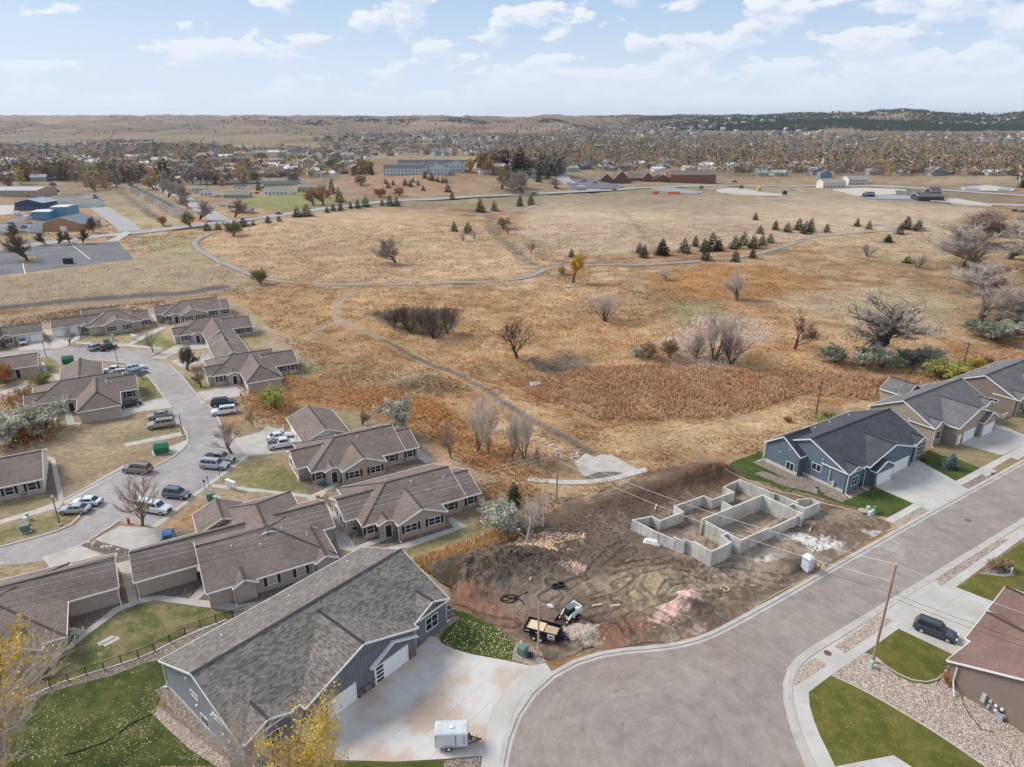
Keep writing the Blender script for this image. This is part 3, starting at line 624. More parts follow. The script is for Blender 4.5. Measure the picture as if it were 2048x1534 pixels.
for z, P in ((2, [(465,262),(560,230),(750,285),(760,350),(655,368),(620,315)]), (2, [(800,560),(830,450),(1100,400),(1350,560),(1290,590),(1100,572),(930,552)]), (2, [(330,720),(480,620),(700,500),(800,570),(660,620),(490,745)]),
             (2, [(240,745),(220,960),(300,915),(440,790)]), (3, [(150,1500),(250,1430),(500,1360),(700,1280),(720,1330),(430,1450)]), (3, [(1020,1020),(1200,950),(1330,1060),(1010,1090)]), (3, [(640,630),(710,650),(880,640),(800,690),(690,735)]),
             (3, [(1240,520),(1450,460),(1500,512),(1300,530)]), (1, [(480,290),(530,310),(520,330),(460,355)]), (1, [(240,1060),(295,1060),(345,1290),(260,1240)]), (3, [(1330,1060),(1650,950),(1700,930),(1720,960),(1350,1070)]), (3, [(720,740),(820,735),(960,1070),(900,1090),(800,860)])):
    sheet('rock_bed', WP(z, P), GRAV_R, .045)
for k, L in enumerate(([(984,492),(1050,550),(1110,620),(1160,685),(1200,728)], [(1270,797),(1300,862)], [(850,545),(905,610),(960,690),(1003,748)], [(1055,845),(1085,885),(1112,915),(1110,960),(1030,1032),(895,1098)], [(470,1350),(492,1385),(440,1435),(330,1480),(140,1521),(0,1565)],
             [(460,468),(600,472),(700,484),(800,500)], [(365,1292),(720,1102)], [(700,1412),(600,1470),(540,1521),(455,1565)], [(430,381),(365,405),(290,408)])):
    ribbon('kerb', WP(1, L), .4, CONC_OLD, .13, False, step=2)
# far roads, trail, parking
FR = mat('far_road', (.33, .31, .30), .9, .08, .1)
def gribbon(name, z, L, w, ma, lift, step=12): return ribbon(name, [G(z, *p) for p in L], w, ma, lift, True, step=step)
ribbon('trail_edge', [G(0, *p) for p in [(447,463),(420,466),(395,478),(388,487),(400,502),(440,525),(510,553),(560,563),(650,569),(800,569),(950,565),(1040,559),(1075,547),(1095,535),(1150,531),(1250,529),(1350,527),(1450,520),(1520,507),(1570,492),(1620,475),(1700,467),(1750,463)]], 4.2, mat('trail_edge_soil', (.25, .17, .10), .95, .3, 1), .10)
TRAILM = mat('trail_concrete', (.27, .26, .25), .9, .1, .3)
gribbon('trail', 0, [(447,463),(420,466),(395,478),(387,488),(400,502),(440,525),(510,553),(560,563),(650,569),(800,569),(950,565),(1040,559),(1075,547),(1095,535),(1150,531),(1250,529),(1350,527),(1450,520),(1520,507),(1570,492),(1620,475),(1700,467),(1750,463),(1776,463),(1784,461),(1786,456),(1780,451),(1765,449),(1748,449)], 2.4, TRAILM, .16, 3)
gribbon('trail', 10, [(450,602),(620,628),(800,645),(930,645),(1100,630),(1220,605),(1245,588),(1240,570)], 2.8, TRAILM, .22)
gribbon('main_road', 0, [(-200,525),(0,502),(120,484),(200,474),(262,463),(400,453),(560,432),(700,412),(850,399),(1000,392),(1150,386),(1300,376),(1450,371),(1600,371),(1750,373),(1900,382),(2048,392),(2300,405)], 11, FR, .35, 20)
gribbon('main_road', 0, [(262,463),(235,440),(205,420),(185,408)], 12, FR, .3, 20)
gribbon('main_road', 0, [(450,448),(418,425),(380,405),(330,380),(285,362),(245,345)], 11, FR, .3, 20)
gribbon('main_road', 0, [(1205,383),(1170,378),(1135,370),(1120,360),(1130,350),(1090,335)], 12, FR, .3, 20)
gribbon('main_road', 0, [(1900,382),(1830,376),(1700,372)], 9, FR, .3, 20)
gribbon('main_road', 0, [(2300,420),(2048,412),(1960,408),(1860,402)], 14, FR, .3, 20)
sheet('parking_lot', WP(0, [(-300,600),(0,551),(268,518),(236,483),(120,489),(60,492),(0,495),(-300,530)]), ASPH3, .05)
for a, b in (((145,491),(180,518)), ((38,492),(50,548)), ((-20,500),(0,535))): ribbon('parking_stripe', WP(0, [a, b]), .3, WHITE, .06, False)
sheet('parking_apron', WP(0, [(214,483),(250,462),(262,466),(236,482)]), CONC_OLD, .06)
# ------------------------------------------------------------------ buildings
SH_BROWN = shingle_mat('brown_shingles', (.155, .118, .10), (.225, .178, .152), (.145, .108, .093), .36, .15)
SH_GREY = shingle_mat('weathered_grey_shingles', (.105, .092, .082), (.25, .22, .197), (.085, .076, .07), .5, .19)
SH_DARK = shingle_mat('charcoal_shingles', (.052, .055, .065), (.085, .088, .10), (.04, .043, .05))
SH_MID = shingle_mat('grey_shingles', (.12, .115, .115), (.19, .18, .18), (.10, .095, .095))
SH_RED = shingle_mat('red_brown_shingles', (.19, .115, .095), (.235, .15, .125), (.15, .09, .075))
SD_TAUPE = siding_mat('taupe_siding', (.42, .36, .305)); SD_CREAM = siding_mat('cream_siding', (.74, .67, .58))
SD_GREY = siding_mat('blue_grey_siding', (.29, .315, .345), .16); SD_BB = siding_mat('charcoal_board', (.15, .158, .185), 5)
SD_BLUE = siding_mat('slate_blue_siding', (.12, .165, .20), .16); SD_TAN = siding_mat('tan_siding', (.36, .30, .235), .16)
SD_BROWN = siding_mat('mocha_siding', (.235, .185, .155), .16); STONE = mat('ledge_stone', (.10, .09, .09), .9, .5, 3.5, bump=.5, col2=(.22, .17, .14))
WHITE_DOOR = mat('white_door', (.78, .78, .77), .5, .04)
DARKTRIM = mat('shutter_black', (.02, .021, .026), .6, .1)
CACHE = {}
def mesh_c(key, fn):
    if key not in CACHE: CACHE[key] = fn().mesh(key[0] if isinstance(key, tuple) else key)
    return CACHE[key]
def inst(name, key, fn, ma, parent, loc=(0, 0, 0), rot=0):
    """an object on a shared mesh; ma is baked into the key"""
    k = (name, key, ma.name)
    if k not in CACHE:
        me = fn().mesh(name); me.materials.append(ma); CACHE[k] = me
    o = bpy.data.objects.new(name, CACHE[k]); COL.objects.link(o); o.parent = parent; o.location = loc; o.rotation_euler = (0, 0, rot); return o
def frame_mb(w, h, mul=True, cross=True, t=.09):
    m = MB()
    m.box(-w/2-t, -w/2, -.06, .0, -t, h+t).box(w/2, w/2+t, -.06, 0, -t, h+t).box(-w/2, w/2, -.06, 0, h, h+t).box(-w/2, w/2, -.08, 0, -t, 0)
    n = max(1, round(w / .95))
    for i in range(1, n): m.box(-w/2 + w*i/n - .035, -w/2 + w*i/n + .035, -.05, -.005, 0, h)
    if cross: m.box(-w/2, w/2, -.045, -.006, h*.5-.025, h*.5+.025)
    return m
def window(root, u, v, z, face, w=1.5, h=1.35, shut=False, cross=True):
    f = inst('window', (w, h, cross), lambda: frame_mb(w, h, cross=cross), WHITE, root, (u, v, z), R(face + 90))
    inst('pane', (w, h), lambda: MB().box(-w/2, w/2, -.025, .02, 0, h), GLASS, f)
    if shut:
        for s in (-1, 1): inst('shutter', h, lambda: MB().box(-.2, .2, -.05, 0, -.05, h+.05), DARKTRIM, root, (u + s*(w/2+.33)*math.cos(R(face+90)), v + s*(w/2+.33)*math.sin(R(face+90)), z), R(face+90))
def garage_door(root, u, v, face, w=4.9, h=2.2, lites=False, z=.05):
    fr = inst('garage_door', (w, h), lambda: MB().box(-w/2-.12, -w/2, -.07, 0, 0, h+.12).box(w/2, w/2+.12, -.07, 0, 0, h+.12).box(-w/2, w/2, -.07, 0, h, h+.12), WHITE, root, (u, v, z), R(face+90))
    for i in range(4):
        ph = h / 4
        inst('door_panel', (w, h), lambda: MB().box(-w/2+.01, w/2-.01, -.03, .03, .012, ph-.012), WHITE_DOOR, fr, (0, 0, i*ph))
        if lites: inst('pane', (w, h), lambda: MB().box(-w/2+.15, -w/2+1.15, -.045, -.02, .1, ph-.1), GLASS, fr, (0, 0, i*ph))
def door(root, u, v, face, ma=None, z=.1, w=.95, h=2.05):
    d = inst('door', (w, h), lambda: MB().box(-w/2, w/2, -.05, .0, 0, h), ma or DARKTRIM, root, (u, v, z), R(face+90))
    inst('door_frame', (w, h), lambda: MB().box(-w/2-.1, -w/2, -.06, .01, 0, h+.1).box(w/2, w/2+.1, -.06, .01, 0, h+.1).box(-w/2, w/2, -.06, .01, h, h+.1), WHITE, root, (u, v, z), R(face+90))
def vent(root, u, v, z, dark=False, h=.35):
    inst('vent_pipe', h, lambda: MB().cyl((0, 0, -.3), .06, .3 + h, 8).cyl((0, 0, h), .10, .09, 8), BLACKM if dark else WHITE, root, (u, v, z))
def wing(root, u0, u1, v0, v1, he, hr, axis='u', hA=False, hB=False, roof=None, wall=None, wallA=None, wallB=None, zb=0., ins=.42, trim=True, hipr=1.0, gable_trim=True):
    """a roofed block. u0..v1 is the roof's outline; walls stand back by `ins`. axis: way the ridge runs. Returns z of roof at (u,v)"""
    if axis == 'u': s0, s1, t0, t1 = u0, u1, v0, v1; mp = lambda s, t: (s, t)
    else: s0, s1, t0, t1 = v0, v1, u0, u1; mp = lambda s, t: (t, s)
    tm = (t0 + t1) / 2; hw = (t1 - t0) / 2; sl = (hr - he) / hw; th = .2; sr = math.hypot(hw, hr - he)
    a = hw * hipr if hA else 0; b = hw * hipr if hB else 0
    top = [(s0, t0, he), (s1, t0, he), (s1, t1, he), (s0, t1, he), (s0 + a, tm, hr), (s1 - b, tm, hr)]
    P = [(*mp(p[0], p[1]), p[2]) for p in top]; Q = [(p[0], p[1], p[2] - th) for p in P]
    F = [(0, 1, 5, 4), (2, 3, 4, 5)]; per = [0, 1]
    if hB: F.append((1, 2, 5)); per += [2]
    else: per += [5, 2]
    per += [3]
    if hA: F.append((3, 0, 4))
    else: per += [4]
    UVS = {}
    def uvf(f):
        if len(f) == 4: return [(top[i][0], 0 if i < 4 else sr) for i in f]
        m = 1 if f[0] == 1 else 3
        return [(top[f[0]][1], 0), (top[f[1]][1], 0), (tm, sr)]
    vs = P + Q; fs = []; uv = []
    flip = axis == 'v'
    for f in F:
        g = f[::-1] if flip else f; fs.append(g); uv.append(uvf(f)[::-1] if flip else uvf(f))
        h = tuple(i + 6 for i in f); h = h if flip else h[::-1]; fs.append(h); uv.append([(0, 0)] * len(h))
    for i, p in enumerate(per):
        q = per[(i + 1) % len(per)]; g = (p, p + 6, q + 6, q); g = g[::-1] if flip else g; fs.append(g); uv.append([(0, 0), (0, .2), (1, .2), (1, 0)])
    mb = MB(); mb.v = vs; mb.f = fs; mb.uv = uv
    ro = part('roof', mb, roof, root)
    cap = MB()
    cap.bar((P[4][0], P[4][1], hr + .02), (P[5][0], P[5][1], hr + .02), .34, .05)
    for i, e, on in ((0, 4, hA), (3, 4, hA), (1, 5, hB), (2, 5, hB)):
        if on: cap.bar((P[i][0], P[i][1], P[i][2] + .015), (P[e][0], P[e][1], hr + .015), .28, .04)
    part('ridge_cap', cap, RIDGE.get(roof.name, roof) if axis == 'u' else roof, ro)
    if trim:
        fb = MB()
        for i, p in enumerate(per):
            q = per[(i + 1) % len(per)]; A_ = Vector(P[p]); B_ = Vector(P[q]); A_.z -= .1; B_.z -= .1
            d = (B_ - A_).normalized(); n = Vector((d.y, -d.x, 0)).normalized()
            if flip: n = -n
            if not gable_trim and (p > 3 or q > 3): continue
            fb.bar(A_ + n * .03, B_ + n * .03, .07, .22)
        part('fascia', fb, WHITE, ro)
    # walls
    so_, to_ = (.3, ins); hz = he - th + sl * ins
    wb = lambda s, t, z: (*mp(s, t), z)
    sa, sb, ta, tb = s0 + (ins if hA else so_), s1 - (ins if hB else so_), t0 + to_, t1 - to_
    m = MB(); V = [wb(sa,ta,zb),wb(sb,ta,zb),wb(sb,tb,zb),wb(sa,tb,zb),wb(sa,ta,hz),wb(sb,ta,hz),wb(sb,tb,hz),wb(sa,tb,hz)]
    for f in ((0,1,5,4),(2,3,7,6)): part('wall', MB().add([V[i] for i in f], [(0,1,2,3)]), wall, root)
    for hip, s, ma in ((hA, sa, wallA), (hB, sb, wallB)):
        m = MB(); V = [wb(s,ta,zb),wb(s,tb,zb),wb(s,tb,hz),wb(s,ta,hz)]
        if hip: m.add(V, [(0,1,2,3)])
        else: m.add(V + [wb(s, tm, hr - th)], [(0,1,2,4,3)])
        part('wall', m, ma or wall, root)
    return lambda u, v: he + (hw - abs((v if axis == 'u' else u) - tm)) * sl
RIDGE = {'weathered_grey_shingles': mat('ridge_dark', (.045, .045, .048), .9, .1), 'charcoal_shingles': mat('ridge_black', (.03, .03, .035), .9, .1)}
def downspout(root, u, v, h, du=0, dv=-.8):
    part('downspout', MB().bar((u, v, h - .2), (u, v, .25), .09, .09, (0, 1, 0)).bar((u, v, .25), (u + du, v + dv, .12), .1, .1), WHITE, root)
def ac_unit(loc, label, rot=0):
    t = thing('air_conditioner', label, 'air conditioner', loc, rot, 'air conditioning units beside the houses')
    part('casing', MB().box(-.4, .4, -.4, .4, .06, .85).box(-.45, .45, -.45, .45, 0, .06), mat('ac_grey', (.33, .34, .35), .6, .1), t)
    part('fan_grille', MB().cyl((0, 0, .85), .33, .04, 16), BLACKM, t)
    part('louvre', MB().box(-.42, .42, -.42, -.4, .2, .24).box(-.42, .42, -.42, -.4, .35, .39).box(-.42, .42, -.42, -.4, .5, .54).box(-.42, .42, -.42, -.4, .65, .69), BLACKM, t)
    return t
EG = 'brown-roofed estate houses'
def estate(z, o, label, left=True, garage_up=None, front='gable', right=True, ang=30, back=None, dark=0, mirror=False):
    """one fourplex: long hipped block, lower gabled ends, a projecting front wing and an arched porch roof"""
    p = U(z, *o, 2.7); p.z = 0; root = thing('estate_house', label, 'house', p, R(ang), EG); k = dict(roof=SH_BROWN, wall=SD_TAUPE)
    zf = wing(root, -4.7, 12.8, 2.5, 15.9, 2.72, 5.3, 'u', True, False, hipr=.95, **k)
    if left: wing(root, -6.6, 1.5, 5.3, 13.5, 2.70, 4.45, 'u', False, False, wallA=SD_CREAM, **k)
    if right: wing(root, 9.5, 15.6, 2.6, 12.6, 2.68, 4.6, 'u', False, False, wallA=SD_CREAM, **k)
    if front == 'gable':
        wing(root, 0, 8.3, 0, 9, 2.74, 4.5, 'v', False, False, **k)
        window(root, 2.2, .28, 1.0, -90, 1.9, 1.2, True); window(root, 6.1, .28, 1.0, -90, 1.9, 1.2, True)
        part('wall_lamp', MB().cyl((4.1, .30, 3.35), .22, .05, 10, 'y'), WHITE, root)
        y0 = 2.9
    else:
        wing(root, 0, 8.3, -8.6 if front == 'longhip' else 0, 9, 2.74, 5.0, 'v', True, False, hipr=.95, **k)
        y0 = 2.9
    # porch roof with an arched white edge left of the front wing
    wing(root, -2.6, .6, 1.6, 6, 2.66, 3.3, 'v', False, False, ins=.3, roof=SH_BROWN, wall=SD_TAUPE, hipr=1)
    window(root, -3.4, 2.92, .95, -90, 1.1, 1.3, True); door(root, -.9, 1.88, -90)
    window(root, 10.2, 2.9, .95, -90, 1.1, 1.25, True); window(root, 13.8, 3.0, .95, -90, 1.1, 1.25, True)
    if left: window(root, -6.3, 7.6, .9, 180, 1.1, 1.3, True); window(root, -6.3, 11.2, .9, 180, 1.1, 1.3, True)
    if garage_up: # the garage block behind, its doors facing the street
        a, b, c, d, ax = garage_up; wing(root, a, b, c, d, 2.7, 4.6, ax, False, False, wallA=SD_CREAM, wallB=SD_TAUPE, **k)
        n = max(1, int((d - c) // 5))
        for i in range(n): garage_door(root, a + (.42 if ax == 'v' else .3), c + (d - c) * (i + .5) / n, 180, 4.2, 2.1)
    for (u, v) in ((-1.2, 7.6), (2.2, 10.8), (5.5, 8.0), (9.8, 10.8), (7.4, 5.6), (10.9, 7.1)): vent(root, u, v, zf(u, v) - .1, h=random.choice((.18, .35)))
    downspout(root, .1, .05, 2.7); downspout(root, 15.3, 2.7, 2.7, .8, 0)
    return root
estate(3, (1310,950), 'brown-roofed house with two wide front windows, beside the grey house\'s far end', garage_up=None)
hB = estate(3, (920,575), 'brown-roofed house behind the two-window house, blue tub by its porch', garage_up=(-3, 6.4, 15, 28.5, 'v'))
estate(1, (1050,210), 'topmost brown-roofed house beside the dark creek', garage_up=None)
hG2 = thing('estate_garage', 'long brown-roofed garage row between the two bend houses', 'garage', (0, 0, 0), 0, 'brown-roofed estate garages')
p = U(1, 1205, 355, 2.7); hG2.location = (p.x, p.y, 0); hG2.rotation_euler = (0, 0, R(30))
wing(hG2, 0, 8.6, -10, 3, 2.72, 4.7, 'v', False, True, roof=SH_BROWN, wall=SD_TAUPE, hipr=.9)
for i in range(2): garage_door(hG2, .42, -7.4 + i * 5.3, 180, 4.4, 2.1)
k = dict(roof=SH_BROWN, wall=SD_TAUPE)
def estate_long(z, o, label, back=(19, 33.5), hip=True, doors=0, dv=0.):
    """the other plan: main block set well back behind a deep projecting garage wing"""
    p = U(z, *o, 2.7); h = thing('estate_house', label, 'house', (p.x, p.y, 0), R(30), EG)
    zf = wing(h, -8.8 + dv, 9.5, 8.9, 22, 2.72, 5.3, 'u', True, False, hipr=.95, **k); wing(h, -9.8 + dv, -2, 9.6, 16, 2.68, 4.1, 'u', False, False, wallA=SD_CREAM, **k)
    wing(h, 0, 8.4, -.3, 14, 2.74, 5.2, 'v', hip, False, hipr=.95, **k); wing(h, 6, 14.2 if dv else 12.1, 8.7, 18.9, 2.70, 4.7, 'u', False, False, **k)
    if back: wing(h, -3.8, 5.2, back[0], back[1], 2.7, 4.7, 'v', False, False, **k)
    wing(h, -3, .3, 7.9, 12, 2.66, 3.3, 'v', ins=.3, **k)
    window(h, -4.3, 9.32, .95, -90, 1.1, 1.3, True); door(h, -1.3, 8.18, -90); window(h, 10.1, 9.12, .95, -90, 1.2, 1.3, True)
    if dv: window(h, 12.7, 9.12, .95, -90, 1.1, 1.3, True)
    else: window(h, -7.6, 10.02, .95, -90, 1.1, 1.3, True)
    for u, v in ((-5, 13), (-3.4, 15.4), (2.2, 17.2), (.3, 16.4), (-4.4, 16.6), (7, 12.2), (8.4, 14.8)): vent(h, u, v, zf(u, v) - .1)
    for i in range(2): garage_door(h, .42 if doors else 7.98, 2.4 + i * 4.0, 180 if doors else 0, 3.6, 2.1)
    if not hip: window(h, 4.2, .0, 1.0, -90, .01, .01) if False else None
    downspout(h, .1, -.2, 2.7); downspout(h, 12, 8.8, 2.7, .9, .2)
    return h
hE = estate_long(14, (780,1250), 'brown-roofed house with hipped garage wing and a black vehicle beside it')
hF = estate_long(1, (1440,605), 'brown-roofed house with tapered garage wing nearest the yellow-green bush', back=(20, 34), doors=1, dv=2.4)
hG = estate_long(1, (1205,355), 'brown-roofed house at the road bend with two concrete drives', back=None, hip=False, doors=1, dv=2.4)
# A: in front of it the long house whose garage wing runs left
p = U(3, 155, 1375, 2.7); hA = thing('estate_house', 'large brown-roofed house directly behind the grey house, two front windows and porch on the left', 'house', (p.x, p.y, 0), R(30), EG)
zf = wing(hA, -3.2, 14.1, .2, 16, 2.72, 5.3, 'u', False, True, hipr=.95, **k)
wing(hA, 0, 12.6, 7, 21.5, 2.74, 5.34, 'v', False, True, hipr=.95, **k)
wing(hA, -11.2, 4, 7.5, 16.2, 2.70, 4.75, 'u', False, False, wallA=SD_CREAM, **k)
wing(hA, 8, 15.9, 7.4, 16.8, 2.68, 4.6, 'u', False, False, **k)
wing(hA, 0, 3.2, -.35, 8, 2.6, 3.55, 'v', ins=.3, **k); wing(hA, 10.8, 14.05, -.35, 8, 2.6, 3.5, 'v', ins=.3, **k)
wing(hA, -2.4, 5.2, 15.5, 22, 2.66, 4.4, 'v', False, False, **k)
wing(hA, -3.4, .2, 6.2, 9.5, 2.62, 3.4, 'v', ins=.3, **k)
window(hA, 5.1, .65, .9, -90, 1.1, 1.4, True); window(hA, 9.0, .65, .9, -90, 1.1, 1.4, True); window(hA, -2.2, 6.48, 1.0, -90, 1.9, 1.2, True); window(hA, 15.58, 10.5, .9, 0, 1.2, 1.3, True)
part('wall_lamp', MB().cyl((1.6, -.08, 2.6), .13, .1, 10, 'y'), STONE, hA)
for u, v in ((1.2, 6.5), (4.8, 5.2), (6.5, 10.4), (9.8, 12.6), (2.6, 13.4), (5.2, 15.2), (8.2, 7.2), (3.3, 17.5), (8.6, 16.4), (11.2, 5.0)): vent(hA, u, v, max(zf(min(u, 9), v) if v < 15 else 3.2, 3) - .15, h=random.choice((.2, .35, .5)))
downspout(hA, .1, -.25, 2.7); downspout(hA, 10.6, .3, 2.7, 0, -.5); downspout(hA, -10.9, 7.6, 2.7, 0, -.6)
# D bottom left
p = U(2, 0, 905, 2.7); hD = thing('estate_house', 'brown-roofed house at the left edge with green patio chairs by its porch', 'house', (p.x, p.y, 0), R(30), EG)
zf = wing(hD, -14, 6.5, .2, 17, 2.72, 5.3, 'u', False, True, hipr=.95, **k)
wing(hD, -2, 12.2, 7.4, 16.2, 2.74, 4.75, 'u', False, False, wallB=SD_CREAM, **k); wing(hD, .4, 4.1, -.8, 8, 2.6, 3.6, 'v', ins=.3, **k)
wing(hD, 2.9, 5.5, 5.3, 9.5, 2.62, 3.3, 'v', ins=.3, **k); wing(hD, -12, -4, 10, 22, 2.7, 4.9, 'v', False, False, **k)
window(hD, 4.3, 5.58, 1.0, -90, 1.6, 1.3, True); part('wall_lamp', MB().cyl((2.2, -.55, 2.6), .13, .1, 10, 'y'), STONE, hD)
downspout(hD, 12, 7.4, 2.7, 0, -.7); downspout(hD, 4.1, -.6, 2.7, .5, -.6); vent(hD, -1, 6, 4.4); vent(hD, -4, 12, 4.9)
p = U(1, 0, 1215, 2.7); hL = thing('estate_house', 'brown-roofed house at the left edge with two shuttered windows facing a dry lawn', 'house', (p.x, p.y, 0), R(30), EG)
wing(hL, -14, 6.1, 0, 13.3, 2.72, 5.2, 'u', False, False, wallB=SD_CREAM, **k); window(hL, 1.0, .42, .9, -90, 1.2, 1.3, True); window(hL, 4.2, .42, .9, -90, 1.2, 1.3, True); wing(hL, -14, 3.2, -1.6, 4, 2.66, 4, 'u', **k) if False else None
p = U(14, 0, 820, 2.7); hK = thing('estate_garage', 'small brown-roofed building at the left edge with one dark door', 'garage', (p.x, p.y, 0), R(30), 'brown-roofed estate garages')
wing(hK, -12, 7.9, -.4, 9.4, 2.72, 4.6, 'u', False, False, **k); door(hK, 3.4, .02, -90)
p = U(1, 0, 345, 2.7); hJ = thing('estate_house', 'brown-roofed house at the left edge with two white garage doors', 'house', (p.x, p.y, 0), R(33), EG)
wing(hJ, -10, 10.2, 1.9, 9.6, 2.72, 4.6, 'u', False, False, **k); wing(hJ, -.4, 3.2, .9, 6, 2.64, 3.5, 'v', ins=.3, **k); wing(hJ, -14, 0, -1, 12, 2.7, 5, 'u', **k)
for u in (5.0, 8.2): garage_door(hJ, u, 2.32, -90, 2.7, 2.1)
window(hJ, 1.4, 1.18, .9, -90, 1.1, 1.2, True)
p = U(1, 600, 270, 2.7); hI = thing('estate_house', 'brown-roofed house with front gable and attached double garage, beside the creek', 'house', (p.x, p.y, 0), R(31), EG)
zf = wing(hI, -4.2, 10.8, 1, 15, 2.72, 5.2, 'u', True, True, hipr=.9, **k); wing(hI, -.1, 8.4, -.2, 9, 2.74, 4.5, 'v', **k)
wing(hI, -13, 0, 4.6, 12.4, 2.70, 4.6, 'u', False, False, wallA=SD_CREAM, **k); wing(hI, 8, 13, 2.2, 11, 2.68, 4.4, 'u', **k); wing(hI, -5.2, 6, 12, 22, 2.7, 4.5, 'u', **k)
wing(hI, -5.6, -2.6, 3.3, 8, 2.64, 3.4, 'v', ins=.3, **k)
for u in (-11.2, -8): garage_door(hI, u, 5.02, -90, 2.9, 2.1)
window(hI, 2.2, .08, .9, -90, 1.1, 1.3, True); window(hI, 6.4, .08, .9, -90, 1.1, 1.3, True); window(hI, -4.1, 3.58, .9, -90, 1.5, 1.3, True); window(hI, 11.8, 2.62, .9, -90, 1.3, 1.2, True)
part('wall_lamp', MB().cyl((4.2, .05, 3.6), .22, .05, 10, 'y'), WHITE, hI)
# ---- the grey house
p = U(4, 515, 1030, 4); gh = thing('grey_house', 'large blue-grey duplex with long weathered grey roof, white garage doors and concrete forecourt', 'house', (p.x, p.y, 0), R(50))
kk = dict(roof=SH_GREY, wall=SD_GREY); BAND = mat('foundation_concrete', (.50, .48, .44), .85, .1)
zf = wing(gh, 0, 28.2, 0, 17.3, 4.0, 7.5, 'u', False, False, ins=.5, zb=-.2, **kk)
def zmain(v): return 4 + min(v, 17.3 - v) * (3.5 / 8.65)
# front gables: left window bay, big garage gable, right window bay
wing(gh, .3, 5.6, -.25, 6, 4.02, 5.2, 'v', roof=SH_GREY, wall=SD_BB, ins=.35)
wing(gh, 6.6, 22.2, -.9, 9.2, 4.0, 7.0, 'v', roof=SH_GREY, wall=SD_BB, ins=.45)
wing(gh, 22.8, 28.3, .05, 6, 4.02, 5.25, 'v', roof=SH_GREY, wall=SD_BB, ins=.35)
for u in (3.0, 25.4): window(gh, u, .02 if u < 9 else .33, 1.2, -90, 1.9, 1.7, cross=True)
for i, u in enumerate((10.5, 18.1)): garage_door(gh, u, -.61, -90, 4.8, 2.3, True)
for u0, u1 in ((7.1, 7.9), (13.1, 15.5), (20.7, 21.7)): part('stone_veneer', MB().box(u0, u1, -.78, -.58, 0, 1.0).box(u0 - .04, u1 + .04, -.82, -.58, 1.0, 1.08), STONE, gh)
for i in range(33):  # battens of the board-and-batten front
    u = 7.3 + i * .45; zt = 4.0 + (7.8 - abs(u - 14.4)) * .385 - .45
    if not (8.0 < u < 13.0 or 15.6 < u < 20.6): part('batten', MB().box(u - .02, u + .02, -.635, -.60, 1.1, zt), SD_BB, gh)
    else: part('batten', MB().box(u - .02, u + .02, -.635, -.60, 2.55, zt), SD_BB, gh)
for b0, b1, vv in ((.8, 5.3, .08), (23.2, 28, .38)):
    for i in range(int((b1 - b0) / .45) + 1):
        u = b0 + i * .45; um = 2.95 if b0 < 9 else 25.55; zt = 4.0 + (2.6 - abs(u - um)) * .45 - .25
        if abs(u - um) > 1.15: part('batten', MB().box(u - .02, u + .02, vv, vv + .03, .3, zt), SD_BB, gh)
part('white_beam', MB().bar((15.3, -.75, 3.3), (21.4, -.75, 5.2), .12, .2), WHITE, gh) if False else None
# small shed roof over the right-hand garage door
part('entry_roof', MB().bar((14.6, -1.1, 4.5), (17.6, -1.1, 6.0), 1.0, .14), SH_GREY, gh) if False else None
part('gable_fascia', MB().bar((14.9, -.95, 3.0), (18.3, -.95, 4.55), .5, .12).bar((18.3, -.95, 4.55), (21.9, -.95, 3.0), .5, .12), WHITE, gh)
part('foundation_band', MB().box(.24, .30, .5, 16.8, -.2, .45), BAND, gh)
window(gh, .3, 8.3, .5, 180, 1.5, 1.2, cross=False); window(gh, .3, 5.0, 3.5, 180, 1.5, .45, cross=False); window(gh, .3, 9.8, 3.5, 180, 1.5, .45, cross=False) ; window(gh, .3, 3.2, .6, 180, .01, .01) if False else None
for v, z in ((11, 5.2), (6.2, 3.4), (9.6, 2.4), (4.2, 2.2), (3.2, 1.9)): part('wall_vent', MB().box(.12, .3, v - .1, v + .1, z, z + .16), WHITE, gh)
for u, v in ((5.6, 13.5), (14.5, 13.8), (23.6, 14.2)): vent(gh, u, v, zmain(v) - .1, h=.45)
downspout(gh, .2, 17.0, 3.9, -.3, .5); downspout(gh, .2, .3, 3.9, -.4, -.3); downspout(gh, 28.0, .4, 3.9, .8, .2)
part('roof_valley', MB().bar((6.8, -.4, 4.12), (13.6, 7.2, 7.02), .3, .03), SH_GREY, gh) if False else None
def local_sheet(root, name, P, ma, lift):
    c, s = math.cos(root.rotation_euler.z), math.sin(root.rotation_euler.z); sheet(name, [(root.location.x + c*a - s*b, root.location.y + s*a + c*b) for a, b in P], ma, lift)
local_sheet(gh, 'gravel_bed', [(-1.3, -1.2), (.6, -1.2), (.6, 17.8), (-.9, 17.8)], GRAV, .058)
local_sheet(gh, 'gravel_bed', [(.2, -1.6), (6.8, -1.6), (6.8, 1), (.2, 1)], GRAV, .057)
